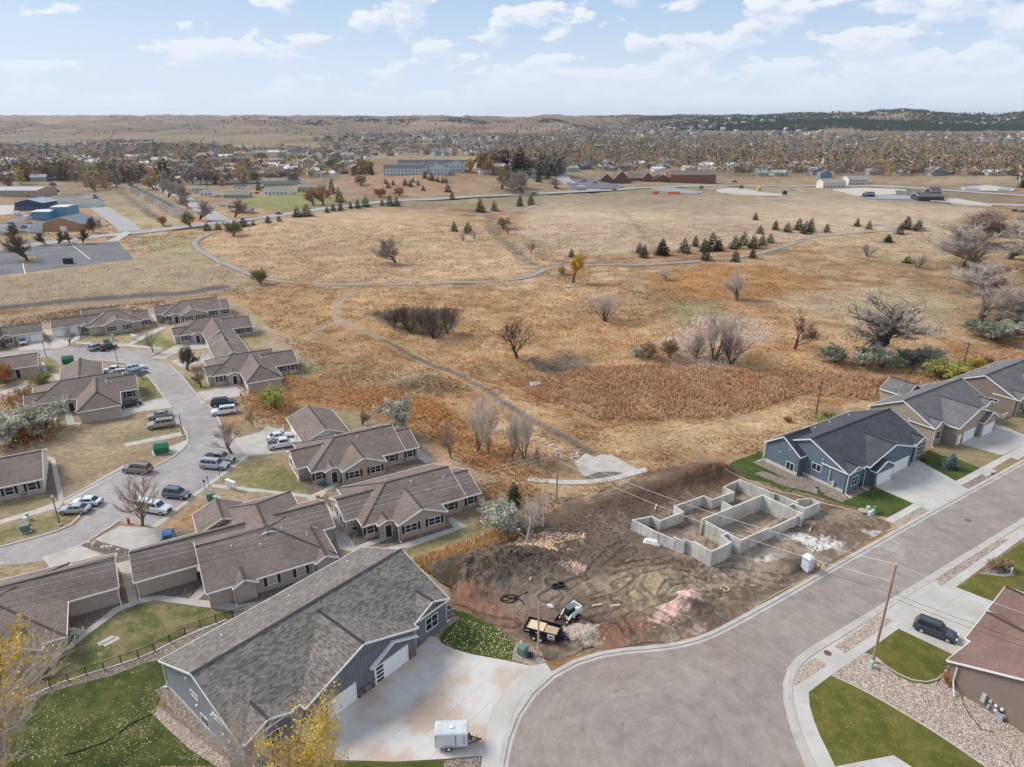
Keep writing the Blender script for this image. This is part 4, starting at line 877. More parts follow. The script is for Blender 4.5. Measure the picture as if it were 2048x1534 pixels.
# ---- slate blue house
p = U(7, 845, 920, 4); bh = thing('blue_house', 'slate-blue duplex with charcoal roof and two white garage doors next to the open foundation', 'house', (p.x, p.y, 0), R(33))
kb = dict(roof=SH_DARK, wall=SD_BLUE)
zf = wing(bh, 0, 25.2, 0, 15.6, 4.0, 7.5, 'u', False, False, ins=.45, **kb)
wing(bh, -1.4, 6, 8.2, 16, 3.98, 6.6, 'u', False, False, ins=.4, **kb)
wing(bh, 5.4, 20.4, -.6, 8, 4.02, 6.4, 'v', **kb); wing(bh, .1, 4.4, -.3, 5, 4.0, 5.0, 'v', ins=.3, **kb); wing(bh, 21.0, 25.3, -.3, 5, 4.0, 5.0, 'v', ins=.3, **kb)
for u in (2.3, 23.2): window(bh, u, -.02, 1.3, -90, 1.7, 1.6)
wing(bh, 6.2, 12.2, -1.5, 3, 3.2, 4.6, 'v', ins=.3, **kb)
garage_door(bh, 9.6, -1.22, -90, 4.7, 2.25); garage_door(bh, 16.6, -.31, -90, 4.7, 2.25)
for u0, u1, v in ((6.5, 7.1, -1.36), (12.0, 13.8, -.34), (19.1, 20.0, -.34)): part('stone_veneer', MB().box(u0, u1, v - .06, v + .12, 0, 1.1), STONE, bh)
window(bh, .3, 6.0, 2.0, 180, 1.7, 1.2, cross=False); window(bh, -1.1, 10.2, .7, 180, 1.5, 1.3, cross=False)
part('foundation_band', MB().box(.22, .3, .5, 8.4, 0, .6).box(-1.18, -1.10, 8.6, 15.5, 0, .7), BAND, bh)
for v, z in ((5, 4.6), (10.6, 4.4), (12.6, 3.2), (3.4, 3.6)): part('wall_vent', MB().box(.1 if v < 8 else -1.28, .3, v - .08, v + .08, z, z + .14), WHITE, bh)
part('radon_pipe', MB().cyl((.15, 3.3, .5), .07, 2.8, 8), WHITE, bh); part('meter_box', MB().box(.02, .3, 2.2, 2.6, .6, 1.5).box(.05, .3, 2.75, 3.0, .8, 1.2), mat('meter_grey', (.45, .46, .47), .5, .1), bh)
for u, v in ((3, 12.6), (9, 12.8), (14, 13), (20, 12.9)): vent(bh, u, v, 4 + (15.6 - v) * .449 - .1, h=.4)
downspout(bh, -1.3, 15.8, 3.9, -1.3, .1); downspout(bh, .1, -.1, 3.9, -.3, -1.3); downspout(bh, 4.6, -.4, 3.9, .3, -1.2); downspout(bh, 21, -.4, 3.9, 0, -.9)
local_sheet(bh, 'gravel_bed', [(-2.6, -1.2), (5, -1.4), (5, .6), (.6, .6), (.6, 8.4), (.6, 16.5), (-3.4, 16.5), (-3.4, 8)], GRAV, .066)
# ---- tan house and mocha house beyond it
p = U(7, 1435, 605, 4); th_ = thing('tan_house', 'tan duplex with grey roof behind the blue house, small white entry door beside its garages', 'house', (p.x, p.y, 0), R(33))
kt = dict(roof=SH_MID, wall=SD_TAN)
wing(th_, 0, 23.4, 0, 13.6, 4.0, 7.5, 'u', False, False, ins=.45, **kt); wing(th_, 3.8, 18.6, -2.8, 7, 4.02, 6.6, 'v', **kt); wing(th_, 11.8, 19, 12, 18, 3.9, 6, 'v', **kt)
wing(th_, -.1, 3.9, -.35, 5, 4.0, 5.2, 'v', ins=.3, **kt); wing(th_, 20, 23.6, -.35, 5, 4.0, 5.1, 'v', ins=.3, **kt); window(th_, 1.9, -.07, 1.3, -90, 1.4, 1.6)
door(th_, 5.4, -2.51, -90, WHITE_DOOR, w=1.1); garage_door(th_, 9.2, -2.51, -90, 4.4, 2.25); wing(th_, 12.4, 18.8, -3.5, 2, 3.3, 5.0, 'v', ins=.3, **kt); garage_door(th_, 15.6, -3.22, -90, 4.4, 2.25)
for u0, u1, v in ((6.4, 6.9, -2.5), (11.7, 12.9, -2.5), (18.0, 18.4, -3.3)): part('stone_veneer', MB().box(u0, u1, v - .06, v + .12, 0, 1.2), STONE, th_)
for u, v in ((3, 11), (8, 11.4), (14, 14.4), (10, 11), (16, 11)): vent(th_, u, v, 5.0, h=.4)
downspout(th_, .1, -.2, 3.9, -.5, -.7)
p = U(7, 2010, 415, 4); mh = thing('mocha_house', 'brown-walled duplex with grey roof at the right edge, farthest of the street row', 'house', (p.x, p.y, 0), R(33))
km = dict(roof=SH_MID, wall=SD_BROWN)
wing(mh, 0, 25, 0, 14.6, 4.0, 7.5, 'u', False, False, ins=.45, **km); wing(mh, 5, 20, -2, 7, 4.02, 6.5, 'v', **km); wing(mh, 0.2, 4.4, -.35, 5, 4.0, 5.2, 'v', ins=.3, **km)
window(mh, 2.3, -.07, 1.3, -90, 1.4, 1.6); window(mh, .3, 4.6, 2.2, 180, 1.7, .5, cross=False); window(mh, .3, 9.2, 2.4, 180, 1.7, 1.0, cross=False)
for u, v in ((2, 11.4), (7, 11.4), (12, 11.4), (17, 11.4)): vent(mh, u, v, 5.4, h=.4)
part('patio_wall', MB().box(-3, -.2, 1.0, 1.2, 0, 1.0).box(-3.2, -3, 1.0, 4.5, 0, 1.0), CONC_WALL, mh)
p = U(7, 2600, 190, 4); nh = thing('mocha_house', 'grey-roofed house past the right edge, last of the street row', 'house', (p.x, p.y, 0), R(33)); wing(nh, 0, 24, 0, 14, 4.0, 7.4, 'u', roof=SH_MID, wall=SD_TAN)
# ---- brown house at the lower right (faces the street, seen from behind its side)
p = U(8, 1150, 900, 3.4); br = thing('brown_house', 'mocha-sided house with red-brown roof and meters on its side wall, lower right', 'house', (p.x, p.y, 0), R(33))
kr_ = dict(roof=SH_RED, wall=SD_BROWN)
wing(br, 0, 20, -15.5, .9, 3.4, 6.9, 'u', False, False, ins=.45, **kr_); wing(br, 5.4, 13.5, -9, 1.5, 3.42, 5.4, 'v', **kr_); wing(br, 13, 20.4, -9, 2.5, 3.4, 5.4, 'v', **kr_)
garage_door(br, 9.3, 1.21, 90, 4.9, 2.2); window(br, 17, 2.21, 1, 90, 1.6, 1.4)
part('electric_meter', MB().box(.0, .3, -3.5, -3.1, .9, 1.9).cyl((.02, -4.0, 1.5), .16, .28, 10, 'x').box(.1, .3, -4.0, -3.8, .5, .9), mat('meter_grey', (.45, .46, .47), .5, .1), br)
for a in ((-4.5, 1.2), (-5.1, 1.2), (-4.6, .6), (-5.2, .7), (-5.5, .55)): part('utility_box', MB().box(.1, .3, a[0] - .13, a[0] + .13, a[1], a[1] + .22), WHITE, br)
part('wall_vent', MB().box(.15, .3, -7.8, -7.6, 2.6, 2.75), STONE, br)
part('downspout', MB().bar((.1, -.2, 3.2), (.1, -.2, 1.2), .1, .1, (0,1,0)).bar((.1, -.2, 1.3), (-.9, -1.0, .2), .11, .11), WHITE, br)
# ---- poured foundation on the next lot: each run of wall its own part
fd = thing('house_foundation', 'bare poured-concrete basement walls of a house not yet built, beside the dirt lot', 'foundation', (0, 0, 0))
def fwall(z, pts, ht, zb=-.6, w=.26):
    ht += .35
    for a, b in zip(pts[:-1], pts[1:]):
        A_ = U(6, a[0], a[1], ht); B_ = U(6, b[0], b[1], ht); d = (B_ - A_).normalized() * w / 2
        n = Vector((-d.y, d.x, 0)); v = [(A_ - d + n), (B_ + d + n), (B_ + d - n), (A_ - d - n)]
        part('concrete_wall', MB().prism([(q.x, q.y) for q in v], zb, ht + random.uniform(-.004, .004)), CONC_WALL, fd)
fwall(6, [(765,760),(700,725),(640,690)], 2.3); fwall(6, [(640,700),(575,675)], 2.0, w=.262); fwall(6, [(575,690),(508,662)], 1.9, w=.264); fwall(6, [(508,680),(395,630)], 1.5, w=.266); fwall(6, [(395,632),(225,545)], 1.5, w=.268)
fwall(6, [(225,545),(355,520),(410,550),(570,490),(510,450),(710,380),(765,405),(915,355),(845,320),(955,268)], 1.5, w=.25)
fwall(6, [(955,268),(1190,365)], 2.0, w=.258); fwall(6, [(1190,360),(1350,425)], 1.9, w=.256); fwall(6, [(1350,405),(1445,398)], 2.2, w=.254); fwall(6, [(1445,398),(1500,425),(1400,465),(1320,432),(1290,445)], 2.2, w=.252)
fwall(6, [(765,758),(895,697),(830,650),(875,635)], 2.3, w=.262); fwall(6, [(700,540),(960,683)], 2.3, w=.27); fwall(6, [(700,540),(1110,375),(1380,500)], 2.5, w=.272); fwall(6, [(960,683),(1150,600)], 2.2, w=.266); fwall(6, [(1150,610),(1380,502)], 1.9, w=.264); fwall(6, [(840,420),(905,455)], 2.0, w=.26)
# ------------------------------------------------------------------ bare dirt of the two lots (own fine sheet with ruts and mounds)
def mounds(x, y):
    h = np.zeros_like(x)
    for z, px, py, rx, ry, a, ang in ((6,420,335,13,2.2,1.0,28),(6,745,240,5.5,2.4,1.5,28),(6,150,450,8,3,.7,28),(6,560,290,4,2,.6,10),(5,330,500,8,5,1.5,25),(5,640,440,7,4.5,1.6,20),(5,480,420,9,3,1.0,15),(5,1560,620,2.4,2.2,1.5,0),(5,1450,700,5.5,3.4,.5,30),
                                       (5,1330,510,5,4,.5,20),(5,970,790,2.7,2.4,.85,0),(6,1250,690,9,3,.5,33),(6,1640,520,5,3.2,.8,20),(6,1350,860,3.4,2.2,.55,20),(6,1190,590,3.4,1.6,.7,28),(5,920,430,2.2,1.2,.5,0)):
        c = U(z, px, py); t = R(ang); dx = x - c.x; dy = y - c.y; u = dx * math.cos(t) + dy * math.sin(t); v = -dx * math.sin(t) + dy * math.cos(t)
        h = h + a * np.exp(-((u / rx) ** 2 + (v / ry) ** 2) ** 1.25)
    return h
def lot_sheet():
    X0, X1, Y0, Y1 = -22, 60, 60, 122; st = .16
    xs = np.arange(X0, X1, st); ys = np.arange(Y0, Y1, st); X, Y = np.meshgrid(xs, ys); sh = X.shape
    wx, wy = wob(X, Y, .8, 3)
    L = LOT; inside = inpoly(X + wx, Y + wy, L); d = dpoly(X, Y, list(L) + [L[0]])
    e = np.clip(d / 2.0, 0, 1)
    mo = mounds(X, Y); h = .02 + e * (mo * (.75 + .55 * fbm(X / 1.3, Y / 1.3, 4, .6)) + .45 * (fbm(X / 3.0, Y / 3.0, 5, .62) - .35) + .26 * (fbm(X / .8, Y / .8, 4, .7) - .4))
    tr = []
    for L_ in ([(1030,460),(1090,380),(1200,290)], [(1050,480),(1130,410),(1250,330)], [(1000,520),(1160,430),(1450,370)], [(1060,520),(1180,470),(1500,400)], [(870,640),(930,560),(1060,500)], [(900,690),(990,570),(1100,520)], [(1100,520),(1200,600),(1400,700)], [(780,590),(860,540),(960,500)], [(300,640),(450,700),(620,720)], [(1050,700),(1250,640),(1700,560)], [(1130,540),(1300,650),(1600,790)]):
        dd = dpoly(X + wx * .4, Y + wy * .4, WP(5, L_)); tr.append(dd)
    rq = random.Random(9)
    for _ in range(12):
        ax, ay = rq.uniform(700, 1700), rq.uniform(420, 760); bx, by = rq.uniform(-330, 330), rq.uniform(-130, 130); tr.append(dpoly(X + wx * .5, Y + wy * .5, WP(5, [(ax, ay), (ax + bx * .5 + rq.uniform(-40, 40), ay + by * .5 + rq.uniform(-25, 25)), (ax + bx, ay + by)])) + .25)
    for L_ in ([(850,890),(1300,960),(1450,900)], [(900,920),(1200,1000),(1500,900)]): tr.append(dpoly(X + wx * .4, Y, WP(6, L_)))
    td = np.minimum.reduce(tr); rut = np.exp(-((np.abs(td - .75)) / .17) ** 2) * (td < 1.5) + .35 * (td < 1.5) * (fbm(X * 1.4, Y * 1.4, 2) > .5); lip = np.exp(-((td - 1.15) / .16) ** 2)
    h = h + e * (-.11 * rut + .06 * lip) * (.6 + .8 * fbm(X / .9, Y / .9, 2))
    fdp = WP(6, [(760,770),(225,560),(950,275),(1500,440)])
    infd = inpoly(X, Y, fdp)
    h = np.where(infd, np.minimum(h, .0) * 0 - .05 + .25 * fbm(X / 2, Y / 2, 4), h)
    h = np.maximum(h, .015 + .0 * X)
    # colours: what soil lies where
    f = fbm(X / 2.5, Y / 2.5, 5, .65)[..., None]; g = fbm(X / .6 + 7, Y / .6, 4, .7)[..., None]
    C = np.array([.185, .134, .094]) * np.ones(sh + (1,))
    C = C + (np.array([.30, .235, .17]) - C) * sst(.48, .62, f) * .85; C = C + (np.array([.12, .085, .062]) - C) * sst(.50, .66, fbm(X / 5 + 50, Y / 3 + 9, 4, .6))[..., None] * .7
    def spot(z, px, py, rx, ry, col, k=1., ang=0):
        nonlocal C
        c = U(z, px, py); t = R(ang); dx = X - c.x + wx; dy = Y - c.y + wy; u = dx * math.cos(t) + dy * math.sin(t); v = -dx * math.sin(t) + dy * math.cos(t)
        m = np.clip(1.5 - np.sqrt((u / rx) ** 2 + (v / ry) ** 2) * 1.1 + (g[..., 0] - .5) * 2.4, 0, 1)[..., None] * k
        C = C + (np.array(col) - C) * m
    for a in ((5,400,480,11,6,(.055,.042,.033),.95,20),(5,640,430,8,5,(.10,.078,.056),.9,20),(5,900,250,9,7,(.10,.075,.058),.8,30),(6,300,400,20,5,(.105,.066,.045),.95,28),(6,740,260,10,5,(.11,.062,.04),.9,28),(5,1150,330,8,6,(.115,.085,.066),.7,30),
              (5,700,590,9,4,(.26,.205,.155),.5,10),(5,430,640,8,2.2,(.235,.11,.07),.75,-20),(5,300,610,5,3,(.25,.13,.09),.7,0),(5,1150,770,5,2.4,(.22,.09,.055),.75,30),(5,1000,650,8,3,(.15,.10,.075),.7,0),(5,1330,520,6,4,(.33,.25,.165),.75,20),
              (5,1560,610,1.5,1.4,(.55,.36,.30),1.6,0),(5,1440,690,2.5,1.2,(.50,.33,.28),1.2,30),(5,1560,760,2,.9,(.42,.29,.24),.7,30),(5,945,430,1.8,1.0,(.50,.33,.25),1.1,0),(5,970,785,2.1,1.9,(.47,.40,.31),1.4,0),(6,900,620,10,3,(.30,.23,.165),.8,33),(6,1100,800,10,4,(.31,.245,.185),.8,33),
              (6,1420,690,4.5,1.1,(.62,.60,.56),.95,-10),(6,1200,820,2.6,.7,(.56,.54,.50),.8,0),(6,1880,640,1.6,1,(.6,.57,.53),.6,0),(6,1360,860,3,2,(.09,.07,.055),.9,0),(6,1640,520,4,3,(.27,.205,.145),.7,20),(6,1560,480,3,1.6,(.10,.06,.04),.9,20),(6,1500,900,12,1.0,(.28,.24,.19),.6,33)): spot(*a)
    pale = (fbm(X / 1.1 + 33, Y / 1.1 + 9, 4, .7) > .62)[..., None] & (inpoly(X + wx, Y + wy, WP(5, [(440,360),(600,250),(760,230),(1000,230),(960,330),(800,360),(600,330)]))[..., None])
    C = np.where(pale, np.array([.50, .33, .21]), C)
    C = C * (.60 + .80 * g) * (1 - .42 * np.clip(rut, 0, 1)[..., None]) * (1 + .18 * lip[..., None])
    sel = inside[:-1, :-1] & inside[1:, 1:] & inside[1:, :-1] & inside[:-1, 1:]
    idx = np.arange(X.size).reshape(sh); F = np.stack([idx[:-1, :-1], idx[:-1, 1:], idx[1:, 1:], idx[1:, :-1]], -1)[sel]
    use = np.unique(F); rm = np.full(X.size, -1); rm[use] = np.arange(len(use))
    V = np.stack([X, Y, h], -1).reshape(-1, 3)[use]
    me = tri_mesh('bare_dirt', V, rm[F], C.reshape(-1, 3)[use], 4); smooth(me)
    m = bpy.data.materials.new('bare_soil'); m.use_nodes = True; t = m.node_tree; b = t.nodes['Principled BSDF']; b.inputs['Roughness'].default_value = .95; b.inputs['Specular IOR Level'].default_value = .15
    a = nd(t, 'ShaderNodeAttribute', attribute_name='Col'); gg = nd(t, 'ShaderNodeNewGeometry')
    fa = ramp(t, noise(t, gg.outputs['Position'], 5, 5, .75), (.3, .7, .75, 1.25)); vm = nd(t, 'ShaderNodeVectorMath', operation='SCALE'); t.links.new(a.outputs['Color'], vm.inputs[0]); t.links.new(fa, vm.inputs['Scale']); t.links.new(vm.outputs[0], b.inputs['Base Color'])
    bp = nd(t, 'ShaderNodeBump'); bp.inputs['Strength'].default_value = .8; bp.inputs['Distance'].default_value = .12; t.links.new(noise(t, gg.outputs['Position'], 4, 6, .7), bp.inputs['Height']); t.links.new(bp.outputs[0], b.inputs['Normal'])
    me.materials.append(m); struct('bare_dirt', me, None)
    def hz(x, y):
        i = int(np.clip((y - Y0) / st, 0, sh[0] - 1)); j = int(np.clip((x - X0) / st, 0, sh[1] - 1)); return float(h[i, j]) if inside[i, j] else 0.
    return hz
LOTZ = lot_sheet()
def L(z, x, y):
    p = U(z, x, y)
    for _ in range(4): p = U(z, x, y, LOTZ(p.x, p.y))
    return p

# ------------------------------------------------------------------ scattered ground litter (stuff)
def attr_mat(name, rough=.9, k=1.0):
    m = bpy.data.materials.new(name); m.use_nodes = True; t = m.node_tree; b = t.nodes['Principled BSDF']; b.inputs['Roughness'].default_value = rough; b.inputs['Specular IOR Level'].default_value = .15
    a = nd(t, 'ShaderNodeAttribute', attribute_name='Col'); t.links.new(a.outputs['Color'], b.inputs['Base Color']); return m
ATTR = attr_mat('mixed_litter')
def scatter_in(P, n):
    P = [(p[0], p[1]) for p in P]; x0 = min(p[0] for p in P); x1 = max(p[0] for p in P); y0 = min(p[1] for p in P); y1 = max(p[1] for p in P); out = []
    X = rng.uniform(x0, x1, n * 6); Y = rng.uniform(y0, y1, n * 6); k = inpoly(X, Y, P); X, Y = X[k][:n], Y[k][:n]; return X, Y
def pebbles(name, X, Y, Z, r, cols, flat=.6):
    n = len(X); s = r * rng.uniform(.6, 1.4, n); a = rng.uniform(0, 6.28, n); V = np.zeros((n, 5, 3))
    for k in range(4):
        V[:, k, 0] = X + s * np.cos(a + k * 1.57) * rng.uniform(.7, 1.2, n); V[:, k, 1] = Y + s * np.sin(a + k * 1.57) * rng.uniform(.7, 1.2, n); V[:, k, 2] = Z - .01
    V[:, 4, 0] = X; V[:, 4, 1] = Y; V[:, 4, 2] = Z + s * flat
    o = (np.arange(n) * 5)[:, None, None]; F = (np.array([[0,1,4],[1,2,4],[2,3,4],[3,0,4]])[None] + o).reshape(-1, 3)
    c = np.array(cols)[rng.integers(0, len(cols), n)] * rng.uniform(.75, 1.25, (n, 1)); c = np.repeat(c, 5, 0)
    me = tri_mesh(name, V.reshape(-1, 3), F, c); me.materials.append(ATTR); o = struct(name, me, None, 'stuff'); return o
RC = [(.50,.41,.33),(.36,.28,.23),(.60,.53,.45),(.27,.22,.2),(.45,.33,.25)]
px_, py_ = [], []
for z, P, n in ((8, [(382,966),(590,825),(640,843),(700,890),(780,966),(880,1014),(980,1024),(1060,1000),(1095,925),(1140,862),(1150,1050),(1577,1290),(1900,1700),(1500,1660),(1340,1535),(1150,1400),(900,1240),(700,1120),(560,1050),(470,1000)], 16000), (8, [(147,1038),(140,975),(165,930),(275,857),(355,900)], 1500), (8, [(395,785),(665,600),(762,625),(465,828)], 2500),
                (8, [(1012,367),(1400,112),(1483,121),(1062,410)], 2500), (7, [(1150,1256),(1358,1134),(1413,1174),(1228,1284)], 1500), (2, [(870,1220),(915,1195),(1010,1270),(1150,1370),(1310,1500),(1350,1620),(1250,1534),(1100,1440),(960,1310)], 3000), (4, [(1903,590),(1922,505),(1960,480),(2050,540),(2075,600),(2010,622)], 700)):
    a, b = scatter_in(WP(z, P), n); px_.append(a); py_.append(b)
px_ = np.concatenate(px_); py_ = np.concatenate(py_); pebbles('river_rock', px_, py_, np.full(len(px_), .07), .075, RC)
a, b = scatter_in(WP(5, [(340,590),(250,500),(440,380),(600,260),(900,110),(1100,130),(1300,300),(1700,500),(1800,600),(1600,760),(1400,830),(900,850),(700,800)]), 3800)
z_ = np.array([LOTZ(x, y) for x, y in zip(a, b)]); pebbles('clods', a, b, z_ + .01, .055, [(.36,.28,.21),(.26,.19,.14),(.46,.37,.28),(.12,.09,.07)])
a, b = scatter_in(WP(5, [(340,560),(240,480),(440,380),(560,330),(900,120),(1400,60),(1700,-60),(1650,40),(1250,300),(1000,420),(700,520)]), 3000); z_ = np.array([LOTZ(x, y) for x, y in zip(a, b)]); pebbles('clods', a, b, z_ + .01, .13, [(.10,.075,.055),(.16,.12,.09),(.07,.05,.038),(.22,.16,.115)], .8)
a, b = scatter_in(WP(5, [(600,330),(640,260),(760,240),(1000,235),(980,260),(820,300),(860,370),(700,350)]), 1100); z_ = np.array([LOTZ(x, y) for x, y in zip(a, b)]); pebbles('orange_chips', a, b, z_ + .02, .13, [(.66,.42,.25),(.72,.52,.36),(.5,.3,.18)])
a, b = scatter_in(WP(5, [(870,770),(930,740),(1020,760),(1040,800),(1000,830),(900,830)]), 1500); z_ = np.array([LOTZ(x, y) for x, y in zip(a, b)]); pebbles('rock_pile', a, b, z_ + .02, .10, RC)
a, b = scatter_in(WP(6, [(1250,650),(1420,660),(1580,740),(1450,780),(1350,700)]), 500); z_ = np.array([LOTZ(x, y) for x, y in zip(a, b)]); pebbles('lime_crumbs', a, b, z_ + .02, .11, [(.7,.68,.64),(.6,.58,.53)])
# fallen leaves: small curled flakes
def flakes(name, X, Y, Z, s, cols):
    n = len(X); a = rng.uniform(0, 6.28, n); s = s * rng.uniform(.6, 1.3, n); V = np.zeros((n, 3, 3))
    for k in range(3):
        V[:, k, 0] = X + s * np.cos(a + k * 2.1); V[:, k, 1] = Y + s * np.sin(a + k * 2.1); V[:, k, 2] = Z + .02 + rng.uniform(0, .05, n)
    F = (np.array([[0,1,2]])[None] + (np.arange(n) * 3)[:, None, None]).reshape(-1, 3); c = np.repeat(np.array(cols)[rng.integers(0, len(cols), n)] * rng.uniform(.8, 1.2, (n, 1)), 3, 0)
    me = tri_mesh(name, V.reshape(-1, 3), F, c); me.materials.append(ATTR); return struct(name, me, None, 'stuff')
a, b = scatter_in(WP(2, [(0,1250),(500,1060),(860,960),(900,1190),(1270,1534),(1350,1640),(0,1700)]), 5200)
k = rng.random(len(a)) < .32 * (.03 + 1.2 * sst(.48, .7, fbm(a / 4, b / 4, 3))); flakes('fallen_leaves', a[k], b[k], np.full(k.sum(), .06), .06, [(.62,.52,.28),(.62,.48,.2),(.5,.36,.15),(.8,.74,.55)])
a, b = scatter_in(WP(4, [(1545,505),(1640,375),(1830,430),(1920,505),(1900,588),(1700,560)]), 450); flakes('fallen_leaves', a, b, np.full(len(a), .08), .08, [(.75,.68,.45),(.65,.5,.25)])
a, b = scatter_in(WP(2, [(930,1534),(700,1700),(1800,1700),(1500,1534)]), 2500); flakes('fallen_leaves', a, b, np.full(len(a), .09), .09, [(.42,.22,.1),(.5,.33,.14),(.3,.16,.08)])
a, b = scatter_in(WP(8, [(242,1072),(470,1002),(900,1242),(1340,1536),(880,1536),(410,1532),(360,1438)]), 30); flakes('fallen_leaves', a, b, np.full(len(a), .10), .06, [(.6,.5,.3)])

# ------------------------------------------------------------------ prairie tufts (stuff)
def tufts(name, X, Y, Z, h, w, C, nb=3, tb=1.0, tt=1.5):
    n = len(X); V = np.zeros((n, nb, 3, 3)); a0 = rng.uniform(0, 6.28, n)
    for k in range(nb):
        a = a0 + k * 6.28 / nb + rng.uniform(-.5, .5, n); lean = rng.uniform(.1, .6, n) * h; ox = X + rng.uniform(-.3, .3, n) * w * 1.5; oy = Y + rng.uniform(-.3, .3, n) * w * 1.5
        dx, dy = np.cos(a), np.sin(a)
        V[:, k, 0] = np.stack([ox - dy * w * .5, oy + dx * w * .5, Z - .05], -1); V[:, k, 1] = np.stack([ox + dy * w * .5, oy - dx * w * .5, Z - .05], -1)
        V[:, k, 2] = np.stack([ox + dx * lean, oy + dy * lean, Z + h * rng.uniform(.7, 1.15, n)], -1)
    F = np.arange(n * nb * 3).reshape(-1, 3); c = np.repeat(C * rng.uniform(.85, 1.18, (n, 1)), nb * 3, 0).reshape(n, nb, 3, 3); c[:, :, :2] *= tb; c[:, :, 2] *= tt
    me = tri_mesh(name, V.reshape(-1, 3), F, np.clip(c.reshape(-1, 3), 0, .85)); me.materials.append(ATTR); return struct(name, me, None, 'stuff')
ESTP = WP(0, [(-500,640),(0,635),(110,612),(300,590),(470,592),(620,730),(600,760),(700,800),(850,860),(950,940),(1010,1000),(960,1060),(830,1110),(780,1700),(-600,1700)])
NEWP = WP(0, [(1300,955),(1420,915),(1530,905),(1700,800),(1800,770),(2048,700),(3000,500),(3000,2500),(780,2500),(830,1110),(960,1060),(1050,1020),(1140,1000)])
TRAILW = [G(0, *p) for p in [(447,463),(420,466),(395,478),(388,487),(400,502),(440,525),(510,553),(560,563),(650,569),(800,569),(950,565),(1040,559),(1075,547),(1095,535),(1150,531),(1250,529),(1350,527),(1450,520),(1520,507),(1570,492),(1620,475),(1700,467),(1750,463)]]
n = 230000; Yv = 95 * (430 / 95) ** rng.random(n); Xv = rng.uniform(-1, 1, n) * Yv * .86
PADP = WP(13, [(1150,1000),(1180,900),(1255,860),(1385,865),(1560,940),(1250,1010)])
ok = ~inpoly(Xv, Yv, ESTP) & ~inpoly(Xv, Yv, NEWP) & ~inpoly(Xv, Yv, LOT) & ~inpoly(Xv, Yv, PARK) & ~inpoly(Xv, Yv, PADP) & (dpoly(Xv, Yv, TRAILW) > 2.6) & (dpoly(Xv, Yv, TRACK) > 1.9) & (dpoly(Xv, Yv, CREEK) > 3.8)
cl = fbm(Xv / 5, Yv / 5, 3, .6); ok &= rng.random(n) < .08 + 1.0 * sst(.40, .66, cl)
ok &= ~(inpoly(Xv, Yv, WP(0, [(-300,540),(0,560),(270,515),(470,462),(500,560),(420,590),(0,615)])) & (rng.random(n) < .8))
Xv, Yv = Xv[ok], Yv[ok]; Zv = T(Xv, Yv); Cv = ground_color(Xv, Yv)
mar = inpoly(Xv, Yv, MARSH)
hv = np.where(mar, .8, .30) * rng.uniform(.6, 1.3, len(Xv)) * (1 + Yv / 700); wv = .17 * (1 + Yv / 260)
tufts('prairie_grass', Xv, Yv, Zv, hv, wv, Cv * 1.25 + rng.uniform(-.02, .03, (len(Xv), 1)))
# cattail heads over the marsh and other reed beds
def reeds(name, P, n, cols, h=.85, s=.13):
    a, b = scatter_in(P, n); k_ = rng.random(len(a)) < .3 + 1.2 * sst(.35, .62, fbm(a / 6, b / 6, 4)) * sst(0, 4, dpoly(a, b, list(P) + [P[0]])); a, b = a[k_], b[k_]; z = T(a, b); tufts(name, a, b, z, h * rng.uniform(.7, 1.1, len(a)), np.full(len(a), s * 1.6), np.array(cols)[rng.integers(0, len(cols), len(a))], 3)
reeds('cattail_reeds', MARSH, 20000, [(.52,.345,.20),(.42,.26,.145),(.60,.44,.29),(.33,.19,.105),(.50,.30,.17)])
reeds('cattail_reeds', WP(0, [(1390,628),(1500,635),(1560,660),(1520,690),(1440,735),(1300,705)]), 4500, [(.70,.54,.43),(.58,.42,.32),(.78,.63,.52)])
reeds('rust_brush', WP(0, [(470,745),(560,740),(650,770),(760,775),(880,800),(960,870),(1080,950),(960,950),(860,880),(740,820),(600,800),(560,860),(490,840)]), 9000, [(.55,.30,.13),(.42,.22,.10),(.65,.42,.22)], .7)
reeds('pond_brush', WP(13, [(190,180),(420,150),(650,165),(640,200),(560,300),(480,290),(330,245)]), 1500, [(.20,.15,.115),(.27,.21,.165),(.15,.11,.08)], 1.3, .08)
reeds('rust_brush', WP(0, [(0,640),(150,618),(330,600),(330,615),(180,640),(0,655)]), 1800, [(.34,.19,.1),(.26,.15,.09),(.42,.3,.18)], .8)
reeds('rust_brush', WP(0, [(0,790),(60,770),(130,830),(110,880),(0,910)]), 1500, [(.36,.18,.08),(.24,.13,.07),(.48,.32,.18)], .9)
reeds('tall_straw', WP(0, [(822,1120),(960,1075),(1040,1046),(1075,1055),(930,1128),(880,1150),(855,1148)]), 4200, [(.50,.31,.15),(.42,.25,.11),(.58,.40,.22)], .9, .1)
reeds('tall_straw', WP(0, [(930,960),(1060,970),(1130,1000),(1100,1040),(960,1060)]), 1800, [(.46,.30,.16),(.36,.22,.11)], .6, .1)
